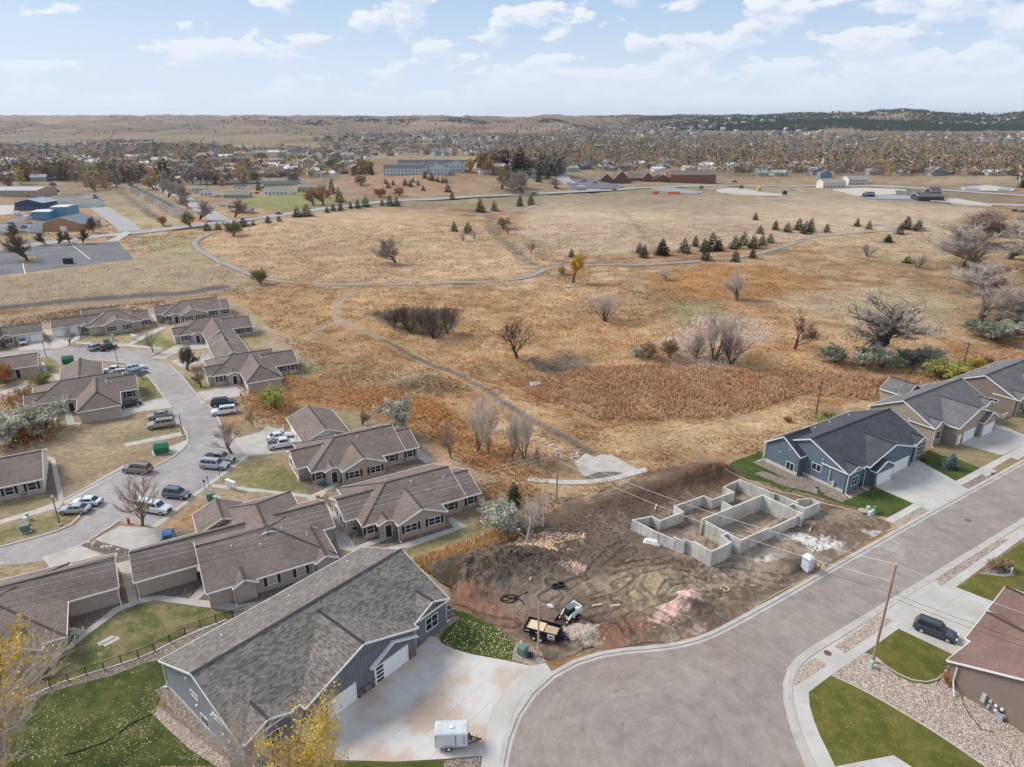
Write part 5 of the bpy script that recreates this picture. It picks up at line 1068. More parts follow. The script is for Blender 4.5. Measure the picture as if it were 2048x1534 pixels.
# ------------------------------------------------------------------ trees
BARK = mat('bark_brown', (.15, .115, .09), .95, .25, 2); BARK_D = mat('bark_dark', (.075, .06, .05), .95, .25, 2)
TWIG_P = mat('twigs_pale', (.52, .455, .39), .95, .2, 1); TWIG_B = mat('twigs_brown', (.33, .24, .18), .95, .25, 1); TWIG_D = mat('twigs_dark', (.13, .095, .07), .95, .25, 1); TWIG_G = mat('twigs_grey', (.38, .315, .265), .95, .2, 1)
def leaf_m(name, a, b):
    return mat(name, a, .9, .3, .5, col2=b, spec=.15)
LV_Y = leaf_m('yellow_leaves', (.72, .47, .05), (.52, .38, .06)); LV_S = leaf_m('silver_leaves', (.52, .50, .39), (.38, .38, .27)); LV_O = leaf_m('orange_leaves', (.45, .20, .06), (.34, .15, .05))
LV_G = leaf_m('olive_leaves', (.16, .17, .05), (.24, .21, .06)); LV_YG = leaf_m('lime_leaves', (.46, .45, .10), (.36, .34, .09)); LV_GG = leaf_m('green_grey_leaves', (.17, .20, .13), (.24, .26, .20)); LV_T = leaf_m('tan_leaves', (.38, .25, .13), (.30, .19, .10))
NEEDLE = mat('pine_needles', (.036, .060, .022), .9, .35, .6, col2=(.055, .085, .03)); NEEDLE_B = mat('spruce_needles', (.13, .19, .19), .9, .25, .8)
def tree_meshes(seed, spread=.62, up=.35, levels=5, nb=3, trunk=.16, stems=1, r0=.26, twr=.012, first=.22, droop=0., leaves=0, leaf=.11, gnarl=.2, kids=3, sliv=5200, sl_len=1.0, slw=.016):
    rs = random.Random(seed); tk = MB(); tw = MB(); tips = []
    def seg(p, d, ln, r, lv):
        n = 3 if lv < 3 else 2; pts = [p]; q = p.copy(); dd = d.copy()
        for i in range(n):
            dd = (dd + Vector((rs.gauss(0, gnarl), rs.gauss(0, gnarl), rs.gauss(0, gnarl * .6) + (up * .12 if lv > 0 else 0) - droop * (lv > 2))) * .6).normalized(); q = q + dd * ln / n; pts.append(q.copy())
        re = r * (.62 if lv < levels else .3); rad = [r + (re - r) * i / n for i in range(n + 1)]
        (tk if lv < 2 else tw).tube(pts, rad, 7 if lv == 0 else 5 if lv == 1 else 3, False)
        if lv >= levels - 1: tips.extend(pts[1:])
        if lv >= levels: return
        m = nb if lv == 0 else kids
        for i in range(m):
            t = 1.0 if i == 0 else rs.uniform(.35, 1.0); b = pts[min(n, int(t * n))] if t < 1 else pts[-1]
            a = rs.uniform(0, 6.283); axp = dd.cross(Vector((math.cos(a), math.sin(a), .3))).normalized()
            ang = rs.uniform(.35, 1.0) * spread * (1.1 if i else .6)
            nd_ = (Matrix.Rotation(ang, 3, axp) @ dd).normalized(); nd_.z += up * .25; nd_.normalize()
            seg(b, nd_, ln * rs.uniform(.62, .85), max(re * rs.uniform(.65, .9), twr), lv + 1)
    for s in range(stems):
        a = rs.uniform(0, 6.28); k = .0 if stems == 1 else rs.uniform(.25, .55)
        seg(Vector((.15 * math.cos(a) * (stems > 1), .15 * math.sin(a) * (stems > 1), -.1)), Vector((k * math.cos(a), k * math.sin(a), 1)).normalized(), first * 10 * (1 if stems == 1 else 1.3), r0 if stems == 1 else r0 * .6, 0)
    zmax = np.percentile([t.z for t in tips], 93); sc = 9.3 / zmax; wd = WIDE.get(seed, .85) * 10 / (2 * np.percentile([math.hypot(v[0], v[1]) for v in tw.v], 97) * sc); wd = max(wd, 1.0)
    for m in (tk, tw): m.v = [(v[0]*sc*wd, v[1]*sc*wd, v[2]*sc) for v in m.v]
    out = [tk.mesh('trunk'), tw.mesh('branches')]
    r_ = np.random.default_rng(seed + 500); tq = np.array([tuple(t) for t in tips]) * sc; tq[:, :2] *= wd; m_ = sliv; c = tq[r_.integers(0, len(tq), m_)]
    dv = c - np.array([0, 0, 3.0]); dv /= np.linalg.norm(dv, axis=1)[:, None]; dv = dv * .8 + r_.normal(0, .55, (m_, 3)) + np.array([0, 0, .35]); dv /= np.linalg.norm(dv, axis=1)[:, None]; ln_ = r_.uniform(.35, 1.0, (m_, 1)) * sl_len
    sd_ = np.cross(dv, r_.normal(0, 1, (m_, 3))); sd_ /= np.linalg.norm(sd_, axis=1)[:, None]; c = c + r_.normal(0, .05, (m_, 3))
    out.append(tri_mesh('twigs', np.stack([c - sd_ * slw, c + sd_ * slw, c + dv * ln_], 1).reshape(-1, 3), np.arange(m_ * 3).reshape(-1, 3)))
    if leaves:
        r_ = np.random.default_rng(seed); tp = np.array([tuple(t) for t in tips]) * sc; tp[:, :2] *= wd; c = tp[r_.integers(0, len(tp), leaves)] + r_.normal(0, .28, (leaves, 3))
        v = (c[:, None, :] + r_.normal(0, leaf, (leaves, 3, 3))).reshape(-1, 3); out.append(tri_mesh('leaves', v, np.arange(leaves * 3).reshape(-1, 3)))
    return out
WIDE = {21: 1.25, 31: .5, 5: .7, 1: 1.0}
TP = {'oak': tree_meshes(1, .75, .3, 5, 4, r0=.20, first=.2, kids=3), 'vase': tree_meshes(5, .5, .6, 5, 5, r0=.09, first=.16, kids=3, sliv=2000), 'round': tree_meshes(8, .7, .4, 5, 5, r0=.14, first=.12, kids=3),
      'multi': tree_meshes(12, .6, .4, 4, 3, stems=9, r0=.15, first=.16, kids=3), 'gnarly': tree_meshes(21, .95, .12, 6, 4, r0=.26, first=.13, gnarl=.36, kids=3, twr=.012, sliv=12000, slw=.018), 'tall': tree_meshes(31, .38, .75, 5, 4, stems=3, r0=.22, first=.26, kids=3),
      'sparse': tree_meshes(44, .8, .2, 5, 4, r0=.18, first=.2, gnarl=.3, kids=3), 'thick': tree_meshes(52, .75, .3, 6, 5, r0=.13, first=.11, kids=3, sliv=13500),
      'leafy': tree_meshes(61, .7, .35, 4, 5, r0=.24, first=.16, leaves=3000, leaf=.2), 'leafsp': tree_meshes(63, .5, .55, 5, 4, r0=.22, first=.2, leaves=3800, leaf=.17), 'bush': tree_meshes(71, .8, .2, 4, 3, stems=7, r0=.2, first=.18, leaves=4200, leaf=.26)}
def slotmesh(me, ma):
    k = (me.name, ma.name)
    if k not in CACHE:
        m = me.copy(); m.materials.clear(); m.materials.append(ma); CACHE[k] = m
    return CACHE[k]
def tree(kind, base, h, label, bark=BARK, twig=TWIG_P, leaf=None, cat='tree', name='bare_tree', group=None, sx=1., rot=None, br=None):
    t = thing(name, label, cat, base, random.uniform(0, 6.28) if rot is None else rot, group); s = h / 10; t.scale = (s * sx, s * sx, s)
    ms = TP[kind]; link('trunk', slotmesh(ms[0], bark), None, t); link('branches', slotmesh(ms[1], br or twig), None, t); link('twigs', slotmesh(ms[2], twig), None, t)
    if leaf and len(ms) > 3: link('leaves', slotmesh(ms[3], leaf), None, t)
    return t
def tz(z, x, y0, y1, kind, label, **k):
    b = G(z, x, y0); b.z -= .05; return tree(kind, b, max(hgt(b, z, x, y1), .8), label, **k)
GD = 'bare trees on the prairie'
tz(12,1140,905,598,'gnarly','huge spreading bare cottonwood with twisted dark limbs above grey-green bushes',bark=BARK_D,twig=TWIG_P,br=BARK_D,group=GD,sx=1.3,rot=.8)
tz(12,700,875,680,'sparse','forked dark bare tree standing alone in straw left of the huge cottonwood',bark=BARK_D,twig=TWIG_D,br=BARK_D,group=GD,sx=1.1)
tz(12,365,592,430,'round','pale bare tree at the upper edge of the rust-coloured hollow',bark=BARK,twig=TWIG_P,group=GD,sx=1.1)
tz(12,225,940,690,'tall','dense grey-purple thicket tree above the cattail marsh',bark=BARK_D,twig=TWIG_G,group=GD,sx=1.5); tz(12,120,930,790,'multi','low grey brush joined to the left of the grey-purple thicket',bark=BARK_D,twig=TWIG_G,group=GD,cat='shrub',name='bare_shrub'); tz(12,330,960,800,'multi','low grey brush joined to the right of the grey-purple thicket',bark=BARK_D,twig=TWIG_D,group=GD,cat='shrub',name='bare_shrub')
GR = 'bare cottonwoods along the right-hand creek'
for a in ((1690,260,85,'thick','broad bare cottonwood with rusty left crown at the head of the creek grove',TWIG_B,1.5),(1790,385,170,'thick','white-twigged cottonwood standing in front of the creek grove',TWIG_P,1.3),(1800,240,70,'thick','tall tan bare cottonwood behind the white-twigged one',TWIG_G,1.5),(1950,345,125,'thick','large pale cottonwood at the far right of the creek grove',TWIG_P,1.5),
          (2045,300,90,'thick','bare cottonwood cut by the right edge behind the grove',TWIG_G,1.4),(1690,400,265,'round','small bare tree below the rusty cottonwood',TWIG_B,1.1),(1780,712,495,'round','dense pinkish-grey tree just above the silver-green bushes',TWIG_G,1.5),(1890,720,540,'thick','grey bare tree right of the pinkish one above the silver-green bushes',TWIG_G,1.2),
          (2030,620,375,'thick','tall pale cottonwood at the right edge beside the creek bushes',TWIG_P,1.6),(1910,540,385,'thick','whitish bare tree between the grove and the creek bushes',TWIG_P,1.7),(1800,560,420,'round','low whitish crown left of the creek grove',TWIG_P,1.5),(1130,335,260,'multi','small bare bush on the slope below the trail end',TWIG_G,1),(1420,400,325,'multi','small bare bush right of the dark juniper',TWIG_G,1)):
    tz(12,a[0],a[1],a[2],a[3],a[4],twig=a[5],group=GR,sx=a[6]*1.45)
for a in ((525,305,165,'multi','rightmost bare shrub but one in the dark pond thicket',TWIG_D,1.1),(410,275,150,'multi','middle bare shrub of the dark pond thicket',TWIG_D,1.1),(330,250,170,'multi','leftmost bare shrub of the dark pond thicket',TWIG_D,1.1),(590,285,165,'tall','rightmost bare shrub of the dark pond thicket',TWIG_D,1),(475,255,185,'multi','low dark shrub at the back of the pond thicket',TWIG_D,1.2),
          (925,398,238,'oak','dark round bare tree with brown leaves on its left, beside the mud flat',TWIG_D,1.0),(1350,222,88,'multi','fan-shaped pale multi-stemmed tree on the upper prairie',TWIG_P,1.3),(1640,30,-30,'round','pale scrub tree below the trail right of the yellow tree',TWIG_P,1.4),(1980,122,12,'round','pale bare tree far right of the fan-shaped one',TWIG_P,1.2),(610,885,725,'vase','slim bare tree behind the brown-roofed houses, left of the tall poplars',TWIG_B,.9),
          (960,885,650,'tall','tall white-stemmed poplar nearest the concrete spillway',TWIG_P,.8),(900,880,690,'tall','thin grey poplar left of the white-stemmed one',TWIG_P,.7),(180,722,655,'round','small dark bare tree beside the far garage roof',TWIG_D,1),(1030,922,830,'vase','small bare sapling right of the white-stemmed poplar',TWIG_B,.8),(790,872,775,'vase','thin bare sapling between the poplars',TWIG_B,.7),(1660,400,320,'bush','brown shrub above the cattails',TWIG_B,.9),(1560,400,330,'bush','rusty shrub above the left end of the cattails',TWIG_B,.9)):
    kw = dict(leaf=LV_T, cat='shrub', name='autumn_shrub') if a[3] == 'bush' else {}
    tz(13,a[0],a[1],a[2],a[3],a[4],twig=a[5],group=GD,sx=a[6],bark=BARK_D if a[5] is TWIG_D else BARK,**kw)
tz(13,730,855,600,'tall','tall pale poplar clump with a few yellow leaves behind the brown-roofed houses',twig=TWIG_P,sx=.9,group=GD); tz(13,1500,395,350,'bush','pale silver shrub by the dark gap above the cattails',twig=TWIG_G,leaf=LV_S,cat='shrub',name='silver_shrub')
tz(13,393,755,590,'leafy','silver-leaved olive tree behind the brown-roofed houses',bark=BARK_D,twig=TWIG_G,leaf=LV_S,sx=1.25,name='olive_tree')
tz(10,410,922,785,'thick','lone bare grey tree in the middle of the straw field',twig=TWIG_G,sx=1.35,group=GD); tz(10,1450,1038,870,'leafsp','yellow-leaved tree beside the trail bend',bark=BARK_D,twig=TWIG_B,leaf=LV_Y,sx=1.1,name='yellow_tree')
tz(10,1385,990,950,'bush','lime-yellow shrub left of the yellow trail tree',leaf=LV_YG,twig=TWIG_B,cat='shrub',name='autumn_shrub',sx=1.2); tz(10,1205,865,805,'multi','small bare brush in the field gully',twig=TWIG_B,group=GD); tz(10,1045,725,665,'bush','tan bush at the head of the field gully',twig=TWIG_B,leaf=LV_T,cat='shrub',name='tan_shrub',sx=1.3); tz(10,1070,755,705,'multi','small dark brush below the tan gully bush',twig=TWIG_B,group=GD)
tz(10,808,795,745,'multi','small bare bush under the two dark pines in the field',twig=TWIG_P,group=GD); tz(10,872,785,735,'multi','small pale bush right of the two dark pines in the field',twig=TWIG_P,group=GD)
GE = 'young trees in the estate'
for a in ((1098,528,415,'thick','dense rounded dark bare tree beside the drive at the road bend',TWIG_D,1.25),(1175,628,540,'round','small dark leafless tree in front of the bend house',TWIG_D,1.1),(1355,1018,855,'oak','wide bare brown tree at the corner beside the silver cars',TWIG_B,1.1),(830,1435,1150,'vase','tall bare multi-forked tree beside the red hydrant',TWIG_B,1.15),
          (405,382,275,'vase','bare orange-twigged tree in front of the double garage',TWIG_B,1.2),(895,422,308,'vase','thin golden-twigged tree on the green verge by the road',TWIG_B,1.1),(1485,862,755,'vase','small leafless tree in the rust-coloured brush',TWIG_B,.9),(835,578,528,'round','small reddish tree beside the parked blue car',TWIG_B,1),(40,405,355,'round','small dark bush at the left edge by the road',TWIG_D,1)):
    tz(1,a[0],a[1],a[2],a[3],a[4],twig=a[5],group=GE,sx=a[6],bark=BARK_D if a[5] is TWIG_D else BARK)
def shrub(z, x, y0, y1, leaf, label, sx=1.2, twig=TWIG_G, name='shrub', group=None): return tz(z, x, y0, y1, 'bush', label, leaf=leaf, twig=twig, cat='shrub', name=name, sx=sx, group=group)
shrub(1,1605,748,635,LV_YG,'round yellow-green shrub by the tapered garage house',1.1); shrub(1,255,885,745,LV_S,'pale silver shrub in front of the hipped garage house',1.5); shrub(1,80,945,790,LV_S,'larger silver shrub at the left edge of the rust brush',1.5); shrub(1,170,930,850,LV_O,'rust-red brush between the two silver shrubs',1.5,TWIG_B)
shrub(1,30,605,505,LV_O,'orange-brown bush at the left edge beside the small garage',1.0,TWIG_B); shrub(1,245,608,555,LV_G,'flat olive bush behind the hipped garage house',1.9,TWIG_B)
for a in ((930,955,865,LV_GG,'grey-green shrub left below the huge cottonwood',1.4),(1095,975,900,LV_S,'silvery shrub right at the foot of the huge cottonwood',1.3),(1210,985,890,LV_GG,'dark green shrub right of the huge cottonwood',1.5),(1390,970,885,LV_GG,'wide dark green shrub between cottonwood and rooftops',1.6),(1500,960,870,LV_S,'silver shrub at the end of the bush row',1.2),(1330,980,930,LV_S,'small silver shrub in the bush row',1.2),(1085,900,860,LV_T,'tan shrub behind the cottonwood trunk',1.4),
          (1860,820,730,LV_GG,'broad silver-green shrub beside the right-hand creek',2.0),(1960,790,715,LV_S,'silver shrub right of the broad creek shrub',1.8),(1745,760,705,LV_GG,'small green shrub left of the creek bushes',1.4),(2030,760,680,LV_GG,'green shrub at the right edge of the creek',1.6),(1950,690,625,LV_GG,'grey-green shrub behind the creek bushes',1.7),(1560,1050,950,LV_YG,'yellow-green bush behind the grey roofs',1.6),(1650,1040,960,LV_YG,'second yellow-green bush right behind the grey roofs',1.6),(1760,985,930,LV_Y,'golden bush behind the last grey roof',1.4),(1250,1120,1050,LV_O,'orange bush beside the tan house\'s rear roof',1.4),(1830,960,920,LV_T,'brown bush at the end of the golden ones',1.3)):
    shrub(12,*a)
shrub(7,430,560,530,LV_O,'rust-orange shrub below the far utility pole',1.6,TWIG_B); shrub(7,690,560,505,LV_G,'green shrub right of the far utility pole',1.3); shrub(7,660,565,520,LV_YG,'yellow shrub beside the far utility pole',1.2) ; shrub(7,1365,820,790,LV_O,'orange flowers beside the blue house drive',1.4)
shrub(8,1140,975,905,LV_G,'round green shrub in the gravel by the brown house corner',1.2); shrub(8,1110,1020,960,LV_O,'reddish shrub in the gravel in front of the green one',1.2,TWIG_B)
for x, lb in ((1380,'leftmost'),(1425,'middle'),(1465,'rightmost')): shrub(8,x,310,250,LV_T,lb+' of three tan ornamental grass clumps by the utility boxes',.8,TWIG_P,'ornamental_grass','ornamental grass clumps by the utility boxes')
# near trees at the lower left
NB = dict(bark=mat('bark_grey', (.36, .33, .30), .9, .15))
TP['nears'] = tree_meshes(95, .55, .5, 6, 4, r0=.08, first=.18, kids=3, twr=.005, sliv=2600, slw=.006); TP['near'] = tree_meshes(90, .62, .5, 6, 5, r0=.09, first=.15, kids=3, twr=.005, leaves=1500, leaf=.075, sliv=3600, slw=.006); TP['neary'] = tree_meshes(93, .62, .5, 6, 5, r0=.09, first=.15, kids=3, twr=.005, leaves=6500, leaf=.075, sliv=2500, slw=.006); TP['nearb'] = tree_meshes(99, .68, .4, 6, 5, r0=.09, first=.14, kids=3, twr=.005, leaves=15000, leaf=.13, sliv=3000, slw=.006)
p = U(0, 10, 1610); tree('near', p, hgt(p, 0, 60, 1345), 'pale bare tree with scattered yellow leaves, bottom left over the lawn', twig=TWIG_P, leaf=LV_Y, name='yellow_tree', sx=1.0, rot=.5, **NB)
p = U(0, -45, 1560); tree('nearb', p, hgt(p, 0, 0, 1325), 'golden-leaved tree cut by the left edge', twig=TWIG_P, leaf=LV_Y, name='yellow_tree', sx=1.0, rot=2, **NB)
p = U(0, 545, 1590); tree('nears', p, hgt(p, 0, 523, 1380), 'pale bare tree in front of the grey house roof', twig=TWIG_P, leaf=None, name='bare_tree', sx=.95, rot=1, **NB)
p = U(0, 640, 1600); tree('neary', p, hgt(p, 0, 640, 1420), 'yellow-leaved tree in front of the grey house garage', twig=TWIG_P, leaf=LV_Y, name='yellow_tree', sx=.95, rot=3, **NB)
p = U(0, 1050, 1085); dt = tree('sparse', p, 6.0, 'white dead tree leaning over the straw behind the dirt lot', twig=TWIG_P, bark=TWIG_P, sx=1.3, name='dead_tree'); dt.rotation_euler[0] = .5; tree('sparse', U(0, 1085, 1055), 5.0, 'second white dead tree beside the leaning one', twig=TWIG_P, bark=TWIG_P, sx=1.3, name='dead_tree')
shrub(0,1002,1062,1010,LV_S,'pale silvery bush left of the white dead trees',1.2)
# pines
def pine_mesh(seed, n=900, H=10, wide=.42, low=.04):
    r = np.random.default_rng(seed); z = H * (low + (1 - low) * (1 - np.sqrt(r.random(n)))); lay = .75 + .35 * np.sin(z * 5.2 + r.uniform(0, .8, n)); rad = (H - z) ** .7 * 1.65 * wide * lay * (.45 + .55 * np.sqrt(r.random(n))) + .1
    lob = 1 + .22 * np.sin(3 * r.uniform(0, 6.28) + np.arange(n)); a = r.uniform(0, 6.28, n); rad = rad * (1 + .25 * np.sin(a * 3 + z * 1.3 + seed)) ; c = np.stack([np.cos(a) * rad, np.sin(a) * rad, z - rad * .12], -1)
    out = np.stack([np.cos(a), np.sin(a), np.full(n, .15)], -1); s = r.uniform(.25, .6, n)[:, None]; side = np.stack([-np.sin(a), np.cos(a), r.normal(0, .3, n)], -1)
    V = np.stack([c + out * s * 1.3, c - out * s * .5 + side * s * .65 + np.array([0, 0, -.15]), c - out * s * .5 - side * s * .65 + r.normal(0, .12, (n, 3))], 1).reshape(-1, 3)
    return tri_mesh('crown', V, np.arange(n * 3).reshape(-1, 3))
PM = [pine_mesh(i, 1100, wide=w) for i, w in enumerate((.46, .54, .42, .50))]; PT = MB().cyl((0, 0, -.2), .18, 3.0, 6, r2=.1).mesh('trunk')
def pine(base, h, label, i, name='pine_tree', ma=None, group='pines on the prairie', sx=1):
    t = thing(name, label, 'tree', base, random.uniform(0, 6.28), group); t.rotation_euler[0] = random.uniform(-.07, .07); s = h / 10; t.scale = (s * sx * random.uniform(.85, 1.2), s * sx * random.uniform(.85, 1.2), s); link('trunk', slotmesh(PT, BARK_D), None, t); link('crown', slotmesh(PM[i % 4], ma or NEEDLE), None, t); return t
ORD = ['first','second','third','fourth','fifth','sixth','seventh','eighth','ninth','tenth','eleventh','twelfth','thirteenth','fourteenth','fifteenth','sixteenth','seventeenth','eighteenth','nineteenth','twentieth']
def pset(z, L_, where, group, sx=1.0):
    for i, (x, y0, y1) in enumerate(sorted(L_)):
        b = G(z, x, y0); pine(b, max(1.2, 1.12 * hgt(b, z, x, y1)), f'{ORD[i]} pine from the left, {where}', i, group=group, sx=sx)
pset(11, [(65,820,740),(190,812,735),(248,775,718),(298,805,733),(305,850,778),(345,800,705),(375,800,740),(465,790,720),(510,770,698),(468,860,797),(565,785,718),(562,838,783),(613,770,713),(658,755,705)], 'clustered where the trail curves up', 'pines along the trail curve', 1.15)
pset(11, [(603,705,662),(577,630,590),(685,683,632),(752,697,647),(812,685,625),(850,705,640),(878,695,625),(968,700,652),(1133,665,622),(1198,680,635)], 'scattered in the field above the trail', 'pines above the trail', 1.15)
pset(11, [(1367,708,652),(1405,680,612),(1468,690,628),(1303,750,715)], 'beside the trail\'s hairpin end', 'pines by the hairpin', 1.15)
pset(10, [(992,618,562),(910,625,552),(1140,592,530),(1207,585,530)], 'inside the loop of the upper path', 'pines in the upper path loop', 1.15); pset(10, [(758,742,685),(838,752,692)], 'of the pair alone in the straw field', 'pair of field pines', 1.15)
pset(10, [(380,592,530),(335,590,555),(422,590,538),(239,597,540),(192,605,555),(152,608,568),(93,617,568),(50,620,578),(14,630,595)], 'in the row beside the main road', 'pines beside the main road', 1.1)
pset(10, [(88,570,485),(40,520,435),(1250,450,385),(1305,430,380),(665,405,365),(275,410,350)], 'tall, among the houses beyond the road', 'tall spruces beyond the road', .8); pset(10, [(1443,890,845),(1840,865,808),(1867,895,825),(1975,880,790)], 'along the trail\'s right half', 'pines along the right half of the trail', 1.1)
pset(9, [(1740,655,600),(1795,650,585),(1490,440,375),(1570,692,650),(1635,682,650),(1483,705,680),(1425,712,662),(1370,700,672),(1215,735,690),(1278,730,688)], 'by the road junction', 'evergreens by the road junction', 1.5)
pset(9, [(1515,500,440),(1260,465,410),(850,410,370),(1055,470,430),(1190,300,240),(660,285,250),(345,315,275),(500,350,315)], 'dark spire among the left-hand houses', 'dark spires among the left-hand houses', .9)
pset(10, [(720,508,460),(745,555,508),(585,430,385),(625,440,395),(370,485,450),(400,470,440),(470,470,432),(500,478,440),(545,470,440),(575,500,470),(660,450,420),(690,455,420),(710,450,425),(355,460,430),(515,450,425)], 'on the slope under the pale apartments', 'pines on the apartment slope', 1.1)
b = G(7, 1540, 880); pine(b, 3.3, 'blue-grey spruce on the lawn between the new houses', 0, 'blue_spruce', NEEDLE_B, None, 1.25); b = G(0, 1030, 1012); pine(b, 4.6, 'small dark evergreen behind the white dead trees', 2, group=None); shrub(9,1370,765,690,LV_G,'round olive bush where the trail leaves the road',1.1); shrub(9,1525,1048,970,LV_G,'round green bush beside the trail\'s lowest bend',1.1)
pset(12, [(1365,370,330)], 'dark juniper on the creek slope', 'juniper', 1.6)
pset(12, [(1250,250,205)], 'dark clump below the hairpin', 'dark clump', 1.6)
for z, x, y0, y1, sx in ((9,165,912,770,1.3),(9,270,818,748,1.1),(9,342,815,745,1.1),(9,407,810,750,1),(9,485,808,728,1),(9,545,740,660,1),(9,85,782,700,1.2)):
    tz(z,x,y0,y1,'thick','bare dark tree by the far car park' + {165:' on its kerbed island',270:', second along the verge',342:', third along the verge',407:', fourth and smallest on the verge',485:', last on the verge',545:' beside the side street',85:' at its left end'}[x], twig=TWIG_D, bark=BARK_D, group='bare trees round the far car park', sx=sx)
for i, (x, y0, y1) in enumerate(((1170,672,570),(1055,562,470),(985,540,455),(950,515,440),(900,492,430),(1100,600,530))): tz(9,x,y0,y1,'thick',f'{ORD[i]} bare street tree on the sloping avenue, counted upward from the junction', twig=TWIG_G, bark=BARK_D, group='bare street trees on the avenue', sx=1.3)
tz(9,1375,658,560,'thick','bare reddish tree in front of the small brown house by the road',twig=TWIG_B,sx=1.3); tz(9,1835,588,495,'leafy','left one of the two orange trees on the far lawn',leaf=LV_O,sx=1.3,name='orange_tree'); tz(9,1890,588,480,'leafy','right one of the two orange trees on the far lawn',leaf=LV_O,sx=1.3,name='orange_tree')
tz(9,1118,722,632,'leafy','round olive-green tree beside the road junction',leaf=LV_G,sx=1.2,name='olive_tree'); tz(9,955,706,655,'bush','small reddish tree on the bank by the road',leaf=LV_O,sx=1,name='red_tree'); tz(9,500,480,360,'leafy','large olive-green tree behind the workshops',leaf=LV_G,sx=1.7,name='olive_tree'); tz(9,560,505,440,'leafy','tan tree right of the large olive one',leaf=LV_T,sx=1.5,name='tan_tree'); tz(9,1955,385,315,'leafy','dark green round tree above the brown bluff',leaf=LV_G,sx=1.5,name='green_tree')
for i, (x, y0, y1) in enumerate(((1035,490,390),(1110,480,400),(1155,515,395),(1350,490,430))): tz(10,x,y0,y1,'leafy' if i == 0 else 'thick',('olive brown bushy tree','grey bare tree','tall grey bare tree','reddish bare tree')[i] + ' in the dip right of the knoll', leaf=LV_G, twig=TWIG_G, sx=1.6, group='trees in the dip by the knoll')
tz(10,850,390,315,'leafy','bright golden tree at the end of the pale apartments',leaf=LV_Y,sx=1.1,name='golden_tree')
tz(10,325,540,490,'bush','orange bush on the knoll slope',leaf=LV_O,sx=1.3,name='orange_shrub'); tz(10,435,535,485,'bush','second orange bush on the knoll slope',leaf=LV_O,sx=1,name='orange_shrub'); tz(10,210,470,415,'bush','tan bush on the knoll slope',leaf=LV_T,sx=1.1,name='tan_shrub')
# ------------------------------------------------------------------ the town
def house_mesh(seed, w, d, h, rh, wing_=False):
    m = MB(); m.box(-w/2, w/2, -d/2, d/2, -1.5, h); nw = len(m.f)
    o = .5; th = .15
    def roof(x0, x1, y0, y1, z0, z1, ax='x'):
        if ax == 'x': v = [(x0,y0,z0),(x1,y0,z0),(x1,y1,z0),(x0,y1,z0),(x0,(y0+y1)/2,z1),(x1,(y0+y1)/2,z1)]
        else: v = [(x0,y1,z0),(x0,y0,z0),(x1,y0,z0),(x1,y1,z0),((x0+x1)/2,y1,z1),((x0+x1)/2,y0,z1)]
        m.add(v, [(0,1,5,4),(2,3,4,5),(0,4,3),(1,2,5),(0,3,2,1)])
    roof(-w/2-o, w/2+o, -d/2-o, d/2+o, h, h+rh)
    g = [w*.15, w*.45, -d*.5-2.2, 0]
    if wing_: m.box(g[0], g[1], -d/2-2, 0, -1.5, h-.2)
    nw2 = len(m.f)
    if wing_: roof(g[0]-.4, g[1]+.4, -d/2-2.5, 0, h-.2, h+rh*.75, 'y')
    nr = len(m.f); rs = random.Random(seed); W_ = 0
    for st in range(max(1, int(h / 2.7))):
        for i in range(int(w / 3)):
            x = -w/2 + 1.6 + i * 3
            if x > w/2 - 1: break
            if wing_ and g[0] - 1 < x < g[1] + .6: continue
            m.box(x - .5, x + .5, -d/2 - .05, -d/2 + .1, .9 + st*2.7, 2.1 + st*2.7); m.box(x - .5, x + .5, d/2 - .1, d/2 + .05, .9 + st*2.7, 2.1 + st*2.7)
        for y in (-d/4, d/4): m.box(-w/2 - .05, -w/2 + .1, y - .5, y + .5, .9 + st*2.7, 2.1 + st*2.7)
    dn = len(m.f)
    if wing_: m.box(g[0]+.5, g[1]-.5, -d/2-2.06, -d/2-1.9, -.1, 2.1)
    me = m.mesh('town_house'); idx = []
    for i in range(len(me.polygons)):
        if i < nw: idx.append(0)
        elif i < nw + 5: idx.append(1)
        elif i < nw2: idx.append(0)
        elif i < nr: idx.append(1)
        elif i < dn: idx.append(2)
        else: idx.append(3)
    me.polygons.foreach_set('material_index', idx); return me
HP = [house_mesh(i, *a) for i, a in enumerate(((14,9,3,2.2,True),(12,9,5.6,2.4,False),(16,9,3,2,False),(13,10,5.4,2.6,True),(11,8,2.9,2.2,False),(24,11,5.6,2.6,False)))]
WC = {'white': (.74,.73,.71), 'cream': (.60,.54,.45), 'tan': (.36,.29,.22), 'grey': (.30,.31,.33), 'blue': (.13,.17,.22), 'brown': (.21,.14,.10), 'green': (.30,.37,.31), 'red': (.30,.10,.07)}
RCc = {'dark grey': (.09,.09,.10), 'tan': (.24,.20,.16), 'brown': (.15,.11,.09), 'pale grey': (.24,.235,.24)}
WM = {k: mat('wall_' + k, v, .8, .08) for k, v in WC.items()}; RM = {k: mat('roof_' + k.replace(' ', '_'), v, .9, .12, .8) for k, v in RCc.items()}
def town_mesh(i, w, r):
    k = ('th', i, w, r)
    if k not in CACHE:
        m = HP[i].copy(); m.materials.clear()
        for q in (WM[w], RM[r], GLASS, WHITE_DOOR): m.materials.append(q)
        CACHE[k] = m
    return CACHE[k]
def to_px(x, y): return proj((x, y, float(T(x, y))))
